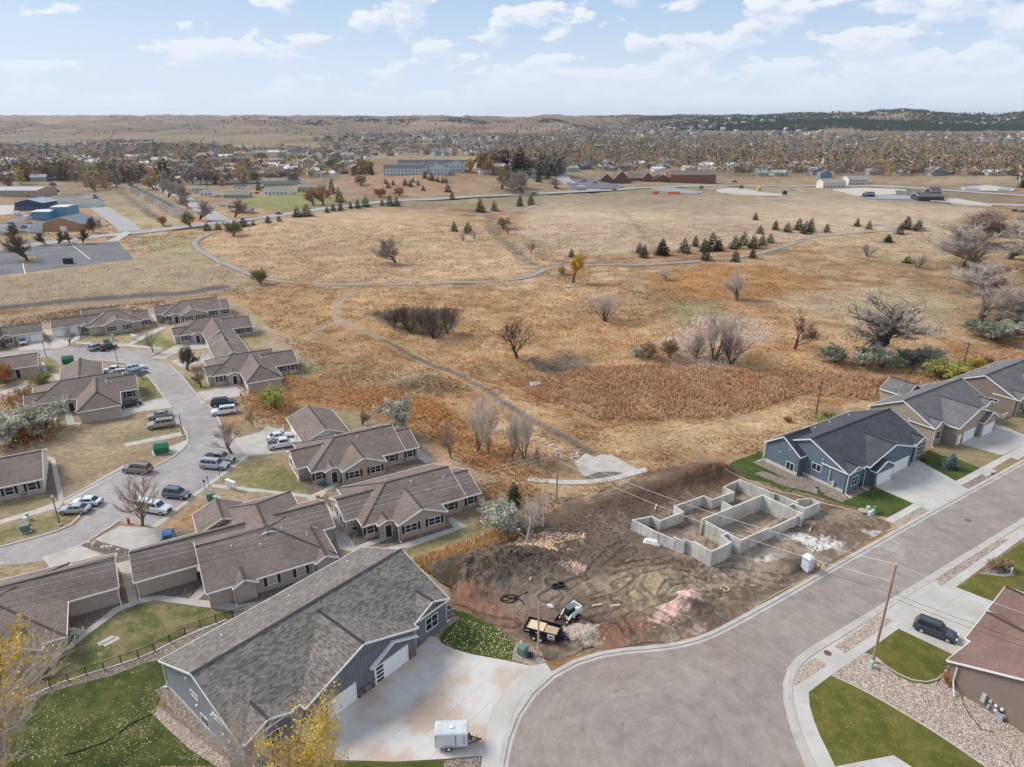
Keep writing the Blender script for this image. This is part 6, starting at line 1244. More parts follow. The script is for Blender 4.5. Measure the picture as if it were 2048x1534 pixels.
PLACES = [((90,300),'in the low quarter at the far left'),((90,365),'behind the workshops on the left'),((250,335),'at the head of the sloping avenue'),((330,300),'in the left-hand suburb under the grass hills'),((430,350),'right of the sloping avenue'),((520,300),'below the bare knolls left of centre'),((560,370),'across the road from the dark spruces'),((640,330),'left of the pale hilltop apartments'),
          ((720,290),'far behind the pale hilltop apartments'),((860,280),'in the dense suburb at the centre'),((980,330),'right of the pale hilltop apartments'),((1030,290),'in the orchard-like quarter at centre'),((1110,350),'beside the church car park'),((1180,310),'in the trees behind the brown church'),((1300,335),'in the trees behind the brown church hall'),((1330,280),'far off under the forested ridge'),((1450,330),'left of the white steeple'),((1480,290),'on the plain before the forested ridge'),
          ((1620,340),'around the white steeple church'),((1650,300),'on the slope behind the white steeple'),((1780,330),'behind the swimming pool'),((1800,280),'at the foot of the pine ridge'),((1950,300),'among trees at the far right'),((1960,350),'near the ball courts at the far right')]
def place(x, y):
    q = to_px(x, y); return min(PLACES, key=lambda a: math.hypot(a[0][0] - q[0], (a[0][1] - q[1]) * 2.2))[1]
def blocked(q):
    px, py = q
    if 740 < px < 960 and 312 < py < 380: return True
    if 195 < px < 460 and 365 < py < 470: return True
    if px < 200 and 362 < py < 500: return True
    if 1125 < px < 1425 and 344 < py < 400: return True
    if 1560 < px < 2048 and 352 < py < 420 : return True
    if 660 < px < 1000 and 350 < py < 400: return True
    if (1420 < px < 1570 or 985 < px < 1125) and 352 < py < 400: return True
    if 445 < px < 700 and 357 < py < 440: return True
    return False
def in_town(px, py):
    if py < 268 or py > 420: return False
    lim = 372 if px < 1000 else 352
    if px < 430: lim = 378
    if px > 1000: lim = 374
    if py > lim: return False
    top = np.interp(px, [0, 300, 450, 560, 700, 1000, 1200, 1400, 1700, 2048], [283, 283, 292, 288, 270, 266, 262, 254, 250, 250])
    if py < top: return False
    if 460 < px < 640 and 283 < py < 300: return False
    if px < 180 and py < 290: return False
    return True
spots = []; rs = random.Random(5); yv = 520.
while yv < 3400:
    stp = 36 if yv < 1300 else 48; xw = yv * .80; x = -xw
    while x < xw:
        t = R(12 + 20 * float(vn(np.array(x / 420.), np.array(yv / 420.)))); X = x + rs.uniform(-5, 5); Y = yv + rs.uniform(-7, 7); q = to_px(X, Y)
        if in_town(q[0], q[1]) and not blocked(q) and rs.random() < (.90 if q[0] < 1050 else .66): spots.append((X, Y, t + R(90) * (rs.random() < .3)))
        x += (21 if yv < 1300 else 26) * rs.uniform(.85, 1.3)
    yv += stp * rs.uniform(.85, 1.1)
spots.sort(key=lambda s: s[1]); TH = 'houses of the town beyond the prairie'
wk = ['white','cream','tan','grey','brown','grey','tan','brown','green','cream','blue','grey','white']; rk = ['dark grey','tan','brown','pale grey','pale grey','dark grey']
farV, farF, farI = [], [], []; FI = {k: i for i, k in enumerate(list(WM) + list(RM))}; offv = 0
for n_, (X, Y, t) in enumerate(spots):
    i = rs.choices(range(6), (4, 3, 4, 3, 3, .35))[0]; w = rs.choice(wk); r = rs.choice(rk); z = float(T(X, Y)); sc = rs.uniform(1.0, 1.3)
    if n_ < 285:
        o = link('town_house', town_mesh(i, w, r), None, None, (X, Y, z + .3), t + (math.pi if rs.random() < .3 else 0)); o.scale = (sc, sc, sc)
        kind = ('single-storey','two-storey','low long','two-storey','small','long two-storey')[i]; tag(o, f'{kind} {w} house with {r} roof {place(X, Y)}', 'house', TH)
    else:
        w2, d2, h2, rh = ((14,9,3,2.2),(12,9,5.6,2.4),(16,9,3,2),(13,10,5.4,2.6),(11,8,2.9,2.2),(26,12,6,2.6))[i]; w2 *= 1.1
        v = np.array([(-w2/2,-d2/2,-2),(w2/2,-d2/2,-2),(w2/2,d2/2,-2),(-w2/2,d2/2,-2),(-w2/2,-d2/2,h2),(w2/2,-d2/2,h2),(w2/2,d2/2,h2),(-w2/2,d2/2,h2),(-w2/2,0,h2+rh),(w2/2,0,h2+rh),
                      (-w2/2-.5,-d2/2-.7,h2-.1),(w2/2+.5,-d2/2-.7,h2-.1),(w2/2+.5,d2/2+.7,h2-.1),(-w2/2-.5,d2/2+.7,h2-.1),(-w2/2-.5,0,h2+rh+.1),(w2/2+.5,0,h2+rh+.1)])
        c, s = math.cos(t), math.sin(t); v = np.stack([v[:, 0]*c - v[:, 1]*s + X, v[:, 0]*s + v[:, 1]*c + Y, v[:, 2] + z + .3], -1)
        farV.append(v); farF += [tuple(a + offv for a in f) for f in ((0,1,5,4),(2,3,7,6),(0,4,8,7,3),(1,2,6,9,5),(10,11,15,14),(12,13,14,15))]; farI += [FI[w]] * 4 + [FI[r]] * 2; offv += 16
me = bpy.data.meshes.new('distant_houses'); me.from_pydata(np.concatenate(farV).tolist(), [], farF)
for m in list(WM.values()) + list(RM.values()): me.materials.append(m)
me.polygons.foreach_set('material_index', farI); struct('distant_houses', me, None, 'stuff')
# town trees: small crowns of leaf clumps on trunks
def crown_mesh(seed, n=150, tall=1.1, cl=.62):
    r = np.random.default_rng(seed); d = r.normal(0, 1, (n, 3)); d /= np.linalg.norm(d, axis=1)[:, None]; c = d * (3.1 * (r.random((n, 1)) ** .45)) * np.array([1, 1, tall]); c = c * (1 + .25 * np.sin(c[:, :1] * 2 + seed)); c[:, 2] += 4.6
    V = (c[:, None] + r.normal(0, cl, (n, 3, 3))).reshape(-1, 3); return tri_mesh('crown', V, np.arange(n * 3).reshape(-1, 3))
CM = [crown_mesh(i, 190, t_, c_) for i, (t_, c_) in enumerate(((1.1,.55),(.85,.6),(1.3,.5)))]; TKM = MB().cyl((0, 0, -1), .22, 4.5, 5, r2=.12).mesh('trunk')
TT = {'bare grey': (mat('crown_grey', (.25,.205,.175), .95, .25, .3), 7), 'bare brown': (mat('crown_brown', (.25,.17,.12), .95, .25, .3), 5), 'golden': (mat('crown_gold', (.42,.28,.09), .95, .25, .3), 2), 'rust-orange': (mat('crown_rust', (.30,.165,.085), .95, .25, .3), 1.2), 'olive': (mat('crown_olive', (.17,.15,.06), .95, .25, .3), 2), 'tan': (mat('crown_tan', (.36,.265,.16), .95, .25, .3), 3.5), 'dark evergreen': (NEEDLE, 2.4)}
tn = list(TT); tw_ = [TT[k][1] for k in tn]; tsp = []
rt_ = np.random.default_rng(77); nq = 70000; Yq = np.where(rt_.random(nq) < .5, 500 * (3300 / 500) ** rt_.random(nq), rt_.uniform(500, 3300, nq)); Xq = rt_.uniform(-.8, .8, nq) * Yq; Tq = T(Xq, Yq)
zq = Yq * _c - (Tq - CAM_H) * _s; PX = 1024 + FPX * Xq / zq; PY = 767 - FPX * (Yq * _s + (Tq - CAM_H) * _c) / zq
kq = (PX > -60) & (PX < 2110) & (rt_.random(nq) < np.where(PX < 1000, .45, .85) * np.where(Yq > 1300, .62, 1) * (.3 + vn(Xq / 160., Yq / 160.)))
for X, Y, qx, qy in zip(Xq[kq], Yq[kq], PX[kq], PY[kq]):
    if in_town(qx, qy - 3) and (not blocked((qx, qy)) or (rs.random() < .06 and qx < 700)): tsp.append((float(X), float(Y)))
    if len(tsp) >= 11000: break
tsp.sort(key=lambda s: s[1]); tsp = tsp[:11000]; fa = {k: [] for k in tn}; crs = [np.random.default_rng(50 + i) for i in range(3)]
for n_, (X, Y) in enumerate(tsp):
    k = rs.choices(tn, tw_)[0]; z = float(T(X, Y)); s = rs.choice((1.1, 1.5, 1.9, 2.5)) * rs.uniform(.85, 1.15) * (1 if X < 0 else 1.15); 
    if n_ < 260:
        t = thing('town_tree', f'{k} {"spire" if k[0] == "d" else "round-crowned"} tree {place(X, Y)}', 'tree', (X, Y, z), rs.uniform(0, 6), 'trees of the town beyond the prairie'); t.scale = (s, s, s)
        link('trunk', slotmesh(TKM, BARK_D), None, t); c = link('crown', slotmesh(PM[n_ % 4] if k[0] == 'd' else CM[n_ % 3], TT[k][0]), None, t)
    else: fa[k].append((X, Y, z, s))
for k, L_ in fa.items():
    if not L_: continue
    A_ = np.array(L_); n = len(A_); q = 22; rr = np.random.default_rng(7)
    if k[0] == 'd': zz = rr.random((n, q)) ** .8; rad = (1 - zz) * 2.2; a = rr.uniform(0, 6.28, (n, q)); c = np.stack([np.cos(a) * rad, np.sin(a) * rad, zz * 8 + .5], -1)
    else: d = rr.normal(0, 1, (n, q, 3)); d /= np.linalg.norm(d, axis=2)[..., None]; c = d * 2.9 * rr.random((n, q, 1)) ** .4; c[..., 2] += 4.2
    c = c * A_[:, None, 3:4] + A_[:, None, :3]; V = (c[:, :, None] + rr.normal(0, 1.0, (n, q, 3, 3))).reshape(-1, 3)
    me = tri_mesh('distant_trees', V, np.arange(len(V)).reshape(-1, 3)); me.materials.append(TT[k][0]); struct('distant_trees', me, None, 'stuff')
# pine forest on the ridge and dark patches on the hills
rr = np.random.default_rng(4); n = 260000; Y = 1650 * (6200 / 1650) ** rr.random(n); X = rr.uniform(-.78, .8, n) * Y; a = X / Y
f = fbm(X / 420 + 2, Y / 420 + 6, 4, .55); hz_ = T(X, Y)
dens = np.where((a > .08) & (hz_ > 28), sst(.33, .47, f) * sst(.06, .2, a), 0) + np.where((Y > 3300) & (a < .4), .6 * sst(.57, .66, f), 0) * sst(-.6, .05, a) + .012 * (Y > 2600)
k = rr.random(n) < dens; X, Y, Z = X[k][:60000], Y[k][:60000], hz_[k][:60000]; m = len(X); s = rr.uniform(4, 9, m); V = np.zeros((m, 4, 3))
for j in range(3): V[:, j] = np.stack([X + s * .45 * np.cos(j * 2.1), Y + s * .45 * np.sin(j * 2.1), Z - 1], -1)
V[:, 3] = np.stack([X + rr.normal(0, .4, m), Y, Z + s * 1.25], -1); F = (np.array([[0,1,3],[1,2,3],[2,0,3]])[None] + (np.arange(m) * 4)[:, None, None]).reshape(-1, 3)
me = tri_mesh('pine_forest', V.reshape(-1, 3), F); me.materials.append(mat('ridge_pine', (.022,.036,.026), .95, .2, .02)); struct('pine_forest', me, None, 'stuff')
# houses scattered over the ridge
Y = 1900 * (4500 / 1900) ** rr.random(5000); X = rr.uniform(.05, .8, 5000) * Y; q = T(X, Y); k = (q > 15) & (fbm(X / 300 + 8, Y / 300, 3) > .5); X, Y, Z = X[k][:520], Y[k][:520], q[k][:520]; m = len(X)
V = np.zeros((m, 10, 3)); sx_ = rr.uniform(5, 8, m); sy_ = rr.uniform(3, 5, m)
for j, (u, v) in enumerate(((-1,-1),(1,-1),(1,1),(-1,1))): V[:, j] = np.stack([X + u*sx_, Y + v*sy_, Z - 2], -1); V[:, j+4] = np.stack([X + u*sx_, Y + v*sy_, Z + 6], -1)
V[:, 8] = np.stack([X - sx_, Y, Z + 9], -1); V[:, 9] = np.stack([X + sx_, Y, Z + 9], -1)
F = (np.array([[0,1,5],[0,5,4],[3,0,4],[3,4,7],[1,2,6],[1,6,5],[4,5,9],[4,9,8],[6,7,8],[6,8,9],[4,8,7],[5,6,9]])[None] + (np.arange(m) * 10)[:, None, None]).reshape(-1, 3)
C = np.repeat(np.array([(.42,.41,.40),(.32,.28,.23),(.2,.19,.19),(.15,.12,.10)])[rr.integers(0, 4, m)], 10, 0); me = tri_mesh('ridge_houses', V.reshape(-1, 3), F, C); me.materials.append(ATTR); struct('ridge_houses', me, None, 'stuff')
# ---- named buildings of the middle distance
def bld(name, label, z, x0, x1, yb, depth, h, rh, wall, roof, axis='u', ang=0, cat='building', win=True, group=None, doors=0, hA=False, shift=0.):
    a, b = G(z, x0, yb), G(z, x1, yb); w = (b - a).length * math.cos(R(ang)); root = thing(name, label, cat, (a.x, a.y, min(a.z, b.z)), R(ang), group)
    wing(root, 0, w, shift, depth + shift, h, h + rh, axis, hA, hA, roof=roof, wall=wall, zb=-2, trim=True, ins=.3)
    if win:
        for st in range(max(1, int(h / 2.8))):
            for i in range(max(1, int(w / 3.4))):
                u = 1.7 + i * 3.4
                if u < w - 1: window(root, u, .3 + shift, 1 + st * 2.8, -90, 1.3, 1.2, cross=False)
    for i in range(doors): garage_door(root, w * (i + .5) / doors, .3 + shift, -90, 3.4, 3.0)
    return root
RMt = {'grey': RM['pale grey'], 'dark': RM['dark grey'], 'brown': RM['brown'], 'tan': RM['tan']}
AP = mat('wall_pale_blue', (.50, .54, .56), .8, .06); AG = 'pale apartments on the knoll'
bld('apartment_block','long pale two-storey apartment block at the front of the knoll',10,340,578,415,13,6.4,3.4,AP,RMt['dark'],cat='apartment building',group=AG)
bld('apartment_block','pale apartment block half hidden behind the long one',10,425,600,372,13,6.6,4,AP,RMt['dark'],cat='apartment building',group=AG); bld('apartment_block','pale gabled apartment block right of the long one',10,612,722,410,16,6.4,4,AP,RMt['dark'],axis='v',cat='apartment building',group=AG)
bld('apartment_block','pale gabled apartment block at the right end of the knoll, beside the golden tree',10,728,815,390,18,7,3.6,AP,RMt['dark'],axis='v',cat='apartment building',group=AG); bld('apartment_block','low pale block between the gabled apartment blocks',10,575,640,388,14,6,3,AP,RMt['dark'],cat='apartment building',group=AG)
BRK = mat('brown_brick', (.16, .085, .06), .9, .1); CG = 'brown church buildings'
for x0, x1, yb, ax, h, rh, lb in ((1610,1680,455,'v',3.4,5.5,'low brown wing at the left of the church'),(1685,1775,458,'v',4,8,'steep-gabled brown church hall'),(1775,1860,450,'u',4,4,'brown church link behind the steep gable'),(1855,1920,448,'v',3.5,5.5,'second brown gable of the church'),(1915,2010,450,'v',3.4,4.6,'third and widest brown gable of the church')):
    bld('church', lb, 10, x0, x1, yb, 26, h, rh, BRK, RMt['brown'], ax, cat='church', win=ax == 'u', group=CG)
bld('church_gym','tall brown brick hall with light corner panel right of the church',11,110,328,425,24,9,3,mat('red_brick', (.22, .10, .065), .9, .1),RMt['brown'],cat='hall',win=False); bld('church_annex','low brown building at the left of the tall brick hall',11,0,75,420,22,4,3.5,BRK,RMt['brown'],'v',cat='hall',win=False)
wch = bld('white_church','white church with steeple among the trees',11,925,962,366,26,5,3,WM['white'],RMt['grey'],'v',cat='church',win=False); part('steeple', MB().box(4.6, 7.4, 4.6, 7.4, 5, 9).add([(4.6,4.6,9),(7.4,4.6,9),(7.4,7.4,9),(4.6,7.4,9),(6,6,17)], [(0,1,4),(1,2,4),(2,3,4),(3,0,4)]), WM['white'], wch)
bld('white_hall','long low white hall beside the steeple church',11,965,1115,370,14,4,1.2,WM['white'],RMt['tan'],cat='hall'); bld('school','cream two-storey building with red trim above the pool',11,945,1085,456,16,5.4,2.4,WM['cream'],RMt['grey'],cat='building'); bld('school','second cream block with grey roof right of the first, above the pool',11,1085,1175,440,18,5.8,3,WM['cream'],RMt['grey'],cat='building'); bld('blue_house_far','bright blue house above the cream school',11,930,1000,402,10,5.4,3,mat('bright_blue',(.14,.24,.32)),RMt['brown'],'v',cat='house')
WG = 'workshops at the left edge'
NAVY = mat('navy_metal', (.035,.05,.12), .5, .1); SKYB = mat('blue_metal', (.10,.24,.38), .5, .1)
bld('warehouse','long pale-roofed warehouse at the left edge',9,-120,272,530,26,5.5,2,WM['tan'],mat('tin_roof',(.36,.35,.36),.5,.1),cat='warehouse',win=False,group=WG); bld('workshop','navy workshop with pale metal roof and porch',9,90,235,618,17,5.5,2.6,NAVY,mat('tin_blue',(.25,.33,.42),.5,.1),'v',cat='workshop',group=WG)
bld('workshop','low bright-blue shed with flat pale roof',9,188,312,672,14,5.6,.5,SKYB,mat('tin_pale',(.55,.58,.60),.5,.1),cat='workshop',win=False,group=WG); bld('workshop','taller bright-blue shed right of the low one',9,308,410,668,14,8.0,.5,SKYB,MATS['tin_pale'],cat='workshop',win=False,group=WG)
bld('workshop','tan brick workshop with big roller door by the car park road',9,255,470,742,20,4.8,3.6,mat('tan_brick',(.36,.22,.12)),mat('tin_dark',(.16,.18,.19),.6,.1),'v',cat='workshop',win=False,doors=1,group=WG); bld('workshop','white workshop with rusty roof',9,320,500,572,18,5.5,1.2,WM['white'],RMt['brown'],cat='workshop',win=False,group=WG)
bld('workshop','mint-white workshop with gabled front',9,402,575,596,14,4,2.6,mat('mint_wall',(.52,.62,.58)),RMt['tan'],'u',cat='workshop',win=False,group=WG); bld('workshop','small white office at the left edge beyond the car park',9,-20,35,755,10,4,1,WM['white'],RMt['grey'],cat='workshop',group=WG)
HG = 'tan-roofed row houses beside the avenue'
for i in range(11):
    t = i / 10; x = 735 + t * 275; yb = 492 + t * 168; w = 30 + 34 * t
    bld('row_house', f'{ORD[i]} row house down the slope beside the avenue', 9, x, x + w * (1.0 if i < 10 else 1.6), yb, 8, 2.9, 2.0, WM['cream'] if i % 3 else WM['white'], RMt['tan'] if i else RMt['dark'], 'v' if i < 9 else 'u', ang=0, cat='house', win=False, group=HG)
for a in (('long green-grey two-storey apartment house across the avenue',1540,1705,478,12,5.4,2.2,'green','tan'),('low white apartment house in front of the green-grey one',1545,1680,526,11,4.4,2,'white','tan'),('dark low-roofed long building behind the lawns',1285,1535,470,10,3,1.4,'brown','dark'),('small brown house beside the spruces on the lawn',1305,1455,545,10,2.9,2.2,'green','tan'),
          ('white house at the avenue corner with cars beside it',1170,1250,530,12,3,2.2,'white','tan'),('cream house behind the avenue corner house',1120,1190,508,12,3,2.2,'cream','tan'),('tan two-storey house left of the tall spruces',1740,1880,512,12,4.6,2.2,'tan','tan'),('small brown house facing the main road',1390,1470,636,9,2.6,1.8,'tan','tan'),('grey garage behind the small brown house',1330,1400,608,8,2.6,1.8,'grey','tan'),('white shed on the far lawn',1365,1430,498,8,3,2,'white','dark'),
          ('large navy house above the brown bluff',1330,1405,335,12,6,3,'blue','dark'),('cream house with many windows above the bluff',1475,1558,310,14,7,3,'cream','tan'),('pale blue house row above the bluff',1585,1680,305,12,6.5,3,'white','pale grey'),('white house right of the pale blue row above the bluff',1690,1790,306,12,6.5,3,'white','dark grey'),('cream house at the right end above the bluff',1840,1905,310,12,6,3,'cream','tan'),('blue house beside the avenue head',1095,1165,360,12,7,2,'blue','dark grey'),('long tan house beside the avenue head',1200,1300,345,12,6.4,2.4,'tan','brown')):
    bld('far_house', a[0], 9, a[1], a[2], a[3], a[4], a[5], a[6], WM[a[7]], {'tan':RM['tan'],'dark':RM['dark grey'],'dark grey':RM['dark grey'],'pale grey':RM['pale grey'],'brown':RM['brown']}[a[8]], cat='house', group=TH)
# ------------------------------------------------------------------ vehicles
SPEC = {# L, W, H, belt, hood z, bonnet end x, windscreen base/top, rear glass top/base
 'suv': dict(L=4.75, W=1.9, H=1.72, belt=1.02, hood=.98, ws=(1.05, .45), rs=(-2.05, -2.25), deck=None),
 'bigsuv': dict(L=5.3, W=2.0, H=1.85, belt=1.12, hood=1.08, ws=(1.25, .75), rs=(-2.35, -2.5), deck=None),
 'sedan': dict(L=4.85, W=1.82, H=1.45, belt=.93, hood=.88, ws=(1.05, .25), rs=(-1.15, -1.85), deck=.95),
 'pickup': dict(L=5.8, W=2.0, H=1.88, belt=1.18, hood=1.14, ws=(1.35, .8), rs=(-.75, -.85), deck='bed'),
 'topper': dict(L=6.3, W=2.0, H=1.95, belt=1.20, hood=1.16, ws=(1.75, 1.2), rs=(-.35, -.45), deck='topper')}
LAMP_R = paint('tail_lamp', (.35, .01, .01)); LAMP_W = paint('head_lamp', (.7, .72, .75)); PLAST = mat('dark_plastic', (.025, .025, .027), .6, .1)
def car_parts(ty):
    if ('car', ty) in CACHE: return CACHE[('car', ty)]
    s = SPEC[ty]; L_, W_, H_ = s['L'], s['W'], s['H']; b = s['belt']; x1, x0 = L_/2, -L_/2; out = {}
    ws0, ws1 = s['ws']; r1, r0 = s['rs']
    end = b if s['deck'] is None else (s['deck'] if isinstance(s['deck'], float) else b)
    st = [(x0, .42, end - .22, .86), (x0 + .12, .26, end - .05, .95), (x0 + .7, .22, end, 1.0), (-.3, .20, b, 1.0), (ws0, .20, b, 1.0), (ws0 + .35, .21, s['hood'] + .01, .99), (x1 - .45, .24, s['hood'] - .08, .95), (x1 - .1, .30, s['hood'] - .24, .86), (x1, .40, s['hood'] - .40, .76)]
    mb = MB(); n = 10; vs = []
    for x, zl, zh, k in st:
        w = W_ / 2 * k; vs += [(x, -w*.88, zl), (x, -w, zl + .16), (x, -w*1.0, (zl+zh)/2), (x, -w*.97, zh - .1), (x, -w*.86, zh), (x, w*.86, zh), (x, w*.97, zh - .1), (x, w*1.0, (zl+zh)/2), (x, w, zl + .16), (x, w*.88, zl)]
    fs = [(i*n+j, i*n+(j+1) % n, (i+1)*n+(j+1) % n, (i+1)*n+j) for i in range(len(st)-1) for j in range(n)]; fs = [f[::-1] for f in fs]
    fs += [tuple(range(n)), tuple(range((len(st)-1)*n, len(st)*n))[::-1]]; mb.add(vs, fs)
    wb, wt = W_/2*.86, W_/2*.66
    def cab(xa, xb, xc, xd, z0, z1, wb, wt): # rear base, rear top, front top, front base
        mb.add([(xa,-wb,z0),(xa,wb,z0),(xb,-wt,z1-.03),(xb,wt,z1-.03),((xb+xc)/2,-wt,z1),((xb+xc)/2,wt,z1),(xc,-wt,z1-.05),(xc,wt,z1-.05),(xd,-wb,z0),(xd,wb,z0)],
               [(0,2,3,1),(2,4,5,3),(4,6,7,5),(6,8,9,7),(0,8,6,4,2),(1,3,5,7,9)])
    cab(r0, r1 + .05, ws1, ws0, b - .02, H_, wb, wt)
    if s['deck'] == 'topper': cab(x0 + .08, x0 + .2, -.62, -.52, b - .02, H_ - .05, wb, wt + .02)
    me = mb.mesh('body'); me.update(); out['body'] = smooth(me)
    for p in out['body'].polygons: p.use_smooth = False
    g = MB(); e = .012
    def gq(a, b_, c, d): g.add([a, b_, c, d], [(0, 1, 2, 3)])
    def lerp(a, c, t): return a + (c - a) * t
    # windscreen and rear glass
    def cross_glass(xa, xt, sgn):
        za, zt = b + .03, H_ - .12; t0, t1 = .04, .90
        f = lambda t, side: (lerp(xa, xt, t) + sgn * .02, side * lerp(wb, wt, t) * .92, lerp(b, H_ - .05, t) + .01)
        q = [f(t0, -1), f(t0, 1), f(t1, 1), f(t1, -1)]; q = q if sgn > 0 else q[::-1]; gq(*q)
    out['windscreen'] = None
    cross_glass(ws0, ws1, 1); out['windscreen'] = g.mesh('windscreen'); g = MB(); cross_glass(r0, r1 + .05, -1); out['rear_window'] = g.mesh('rear_window')
    sides = [(-.1, ws0 - .35), (-1.05, -.18), (r0 + .25, -1.13)] if s['deck'] is None or s['deck'] == .95 else [(.42, ws0 - .35), (r0 + .12, .34)]
    if ty == 'sedan': sides = sides[:2]; sides.append((-1.5, -1.13))
    out['side_window'] = []
    if s['deck'] == 'topper': sides.append((x0 + .5, -.75))
    for sg in (-1, 1):
        for a, c in sides:
            g = MB()
            def f(x, t):
                xx = x
                if t > .5:
                    top_lo, top_hi = r1 + .12, ws1 - .12
                    if a > -.8 or ty not in ('topper',): xx = min(max(x, top_lo), top_hi) if not (s['deck'] == 'topper' and c < -.5) else x
                return (xx, sg * (lerp(wb, wt, t) + .012), lerp(b, H_, t))
            q = [f(a, .10), f(c, .10), f(c, .80), f(a, .80)]; q = q if sg < 0 else q[::-1]; gq(*q); out['side_window'].append(g.mesh('side_window'))
    m = MB(); rW = .36 if ty != 'sedan' else .33
    m.cyl((0, -.13, 0), rW, .26, 18, 'y'); out['tyre'] = m.mesh('tyre'); m = MB(); m.cyl((0, -.145, 0), rW*.62, .29, 14, 'y'); out['rim'] = m.mesh('rim')
    m = MB(); m.box(x1 - .26, x1 - .03, -.08, .28, 0, .14); out['hl'] = MB().box(-.13, .03, -.2, .2, -.06, .08).mesh('headlight'); out['tl'] = MB().box(-.02, .06, -.11, .11, -.14, .16).mesh('tail_light')
    out['grille'] = MB().box(x1 - .1, x1 + .015, -.5, .5, .42, s['hood'] - .42 + .12).mesh('grille'); out['skirt'] = MB().box(x0 + .25, x1 - .3, -W_/2 - .012, W_/2 + .012, .2, .34).mesh('skirt')
    out['bumper'] = MB().box(x0 - .05, x0 + .12, -W_/2*.86, W_/2*.86, .38, .58).mesh('bumper'); out['mirror'] = MB().box(-.06, .08, -.1, .1, -.06, .09).mesh('mirror'); out['plate'] = MB().box(-.01, .01, -.16, .16, -.08, .08).mesh('number_plate')
    if s['deck'] == 'bed': out['bed'] = MB().box(x0 + .1, -.98, -W_/2*.78, W_/2*.78, b - .01, b + .012).mesh('bed')
    if s['deck'] is None: out['rails'] = MB().bar((-1.9, -wt + .05, H_ + .02), (.5, -wt + .05, H_ + .02), .05, .05).bar((-1.9, wt - .05, H_ + .02), (.5, wt - .05, H_ + .02), .05, .05).mesh('roof_rails')
    CACHE[('car', ty)] = out; return out
def car(ty, color, z, rear, front, label, name='parked_car', cat='car', metal=.3, loc=None, rot=None, group='parked cars'):
    if loc is None:
        a, b = U(z, *rear, .5), U(z, *front, .5); d = b - a; loc = ((a.x + b.x) / 2, (a.y + b.y) / 2, .03); rot = math.atan2(d.y, d.x)
    t = thing(name, label, cat, loc, rot, group); P = car_parts(ty); s = SPEC[ty]; pm = paint('paint_%.3f_%.3f_%.3f' % color, color, .3, metal)
    def c(n, me, ma, par=t, l=(0, 0, 0)): return link(n, slotmesh(me, ma), None, par, l)
    c('body', P['body'], pm); c('windscreen', P['windscreen'], GLASS); c('rear_window', P['rear_window'], GLASS)
    for w in P['side_window']: c('side_window', w, GLASS)
    x1 = s['L'] / 2; W_ = s['W']
    for x in (x1 - .95, -x1 + .98):
        for sg in (-1, 1):
            w = c('wheel', P['tyre'], RUBBER, t, (x, sg * (W_/2 - .11), .35)); c('rim', P['rim'], CHROME, w)
    for sg in (-1, 1):
        c('headlight', P['hl'], LAMP_W, t, (x1 - .04, sg * W_ * .31, s['hood'] - .30)); c('tail_light', P['tl'], LAMP_R, t, (-x1 + .02, sg * W_ * .38, s['belt'] - .2)); c('mirror', P['mirror'], pm, t, (s['ws'][0] - .35, sg * (W_/2 + .05), s['belt'] + .08))
    c('grille', P['grille'], PLAST); c('skirt', P['skirt'], PLAST); c('bumper', P['bumper'], PLAST); c('number_plate', P['plate'], WHITE, t, (-x1 - .06, 0, .62))
    if 'bed' in P: c('bed', P['bed'], PLAST)
    if 'rails' in P: c('roof_rails', P['rails'], PLAST)
    return t
SILV = (.42,.43,.44); WHT = (.72,.73,.74); BLK = (.015,.016,.018); GRY = (.14,.16,.19); CHP = (.36,.32,.27); BRZ = (.24,.20,.165); NVY = (.02,.03,.05)
for a in (('suv',SILV,1,(536,405),(600,384),'white-silver SUV parked left of the black one at the upper kerb'),('suv',BLK,1,(600,406),(668,384),'black SUV parked right of the white-silver one at the upper kerb'),('bigsuv',SILV,1,(133,346),(136,380),'silver SUV facing out in front of two white garage doors'),
          ('suv',WHT,1,(720,545),(655,552),'white car half hidden by the garage roof, below the pickup'),('suv',WHT,1,(740,528),(850,505),'white SUV at the kerb above the blue car'),('sedan',(.10,.19,.28),1,(752,550),(852,532),'blue car nearest the road behind the hipped garage house'),
          ('suv',BLK,1,(705,738),(812,714),'black SUV beside the hipped garage wing'),('sedan',(.26,.26,.26),1,(1000,783),(868,803),'grey sedan in the left roadside bay'),('bigsuv',CHP,1,(1010,838),(874,856),'champagne SUV parked below the grey sedan'),('bigsuv',NVY,1,(1237,728),(1380,714),'navy SUV in the right roadside bay'),
          ('bigsuv',WHT,1,(1378,762),(1243,778),'white SUV parked below the navy one'),('sedan',WHT,1,(1572,928),(1700,903),'white hatchback in front of the estate garage doors'),
          ('bigsuv',SILV,1,(1182,1078),(1335,1090),'silver SUV parked in front of the silver pickup'),('bigsuv',BRZ,1,(885,1115),(722,1102),'bronze SUV parked by the left walk'),('suv',GRY,1,(962,1245),(1112,1262),'dark grey SUV in the estate car park'),
          ('sedan',SILV,1,(520,1340),(355,1345),'silver sedan at the corner by the lamp post'),('sedan',WHT,1,(580,1298),(430,1300),'white sedan behind the silver one'),('sedan',(.05,.17,.38),2,(968,205),(966,245),'blue car mostly hidden by the garage roof')):
    car(*a)
for a in (('pickup',WHT,1,(735,530),(612,535),'white pickup with open bed behind the hipped garage house'),('pickup',WHT,1,(1575,975),(1738,948),'white pickup below the white hatchback'),('pickup',(.36,.36,.34),1,(1203,1040),(1372,1052),'pale pewter pickup with black bed cover behind the silver SUV')): car(*a, name='pickup_truck', cat='pickup', group='pickups in the estate')
car('topper', WHT, 1, (795,1320), (1000,1352), 'long white pickup with a white canopy behind the bare tree', name='pickup_truck', cat='pickup', group='pickups in the estate')
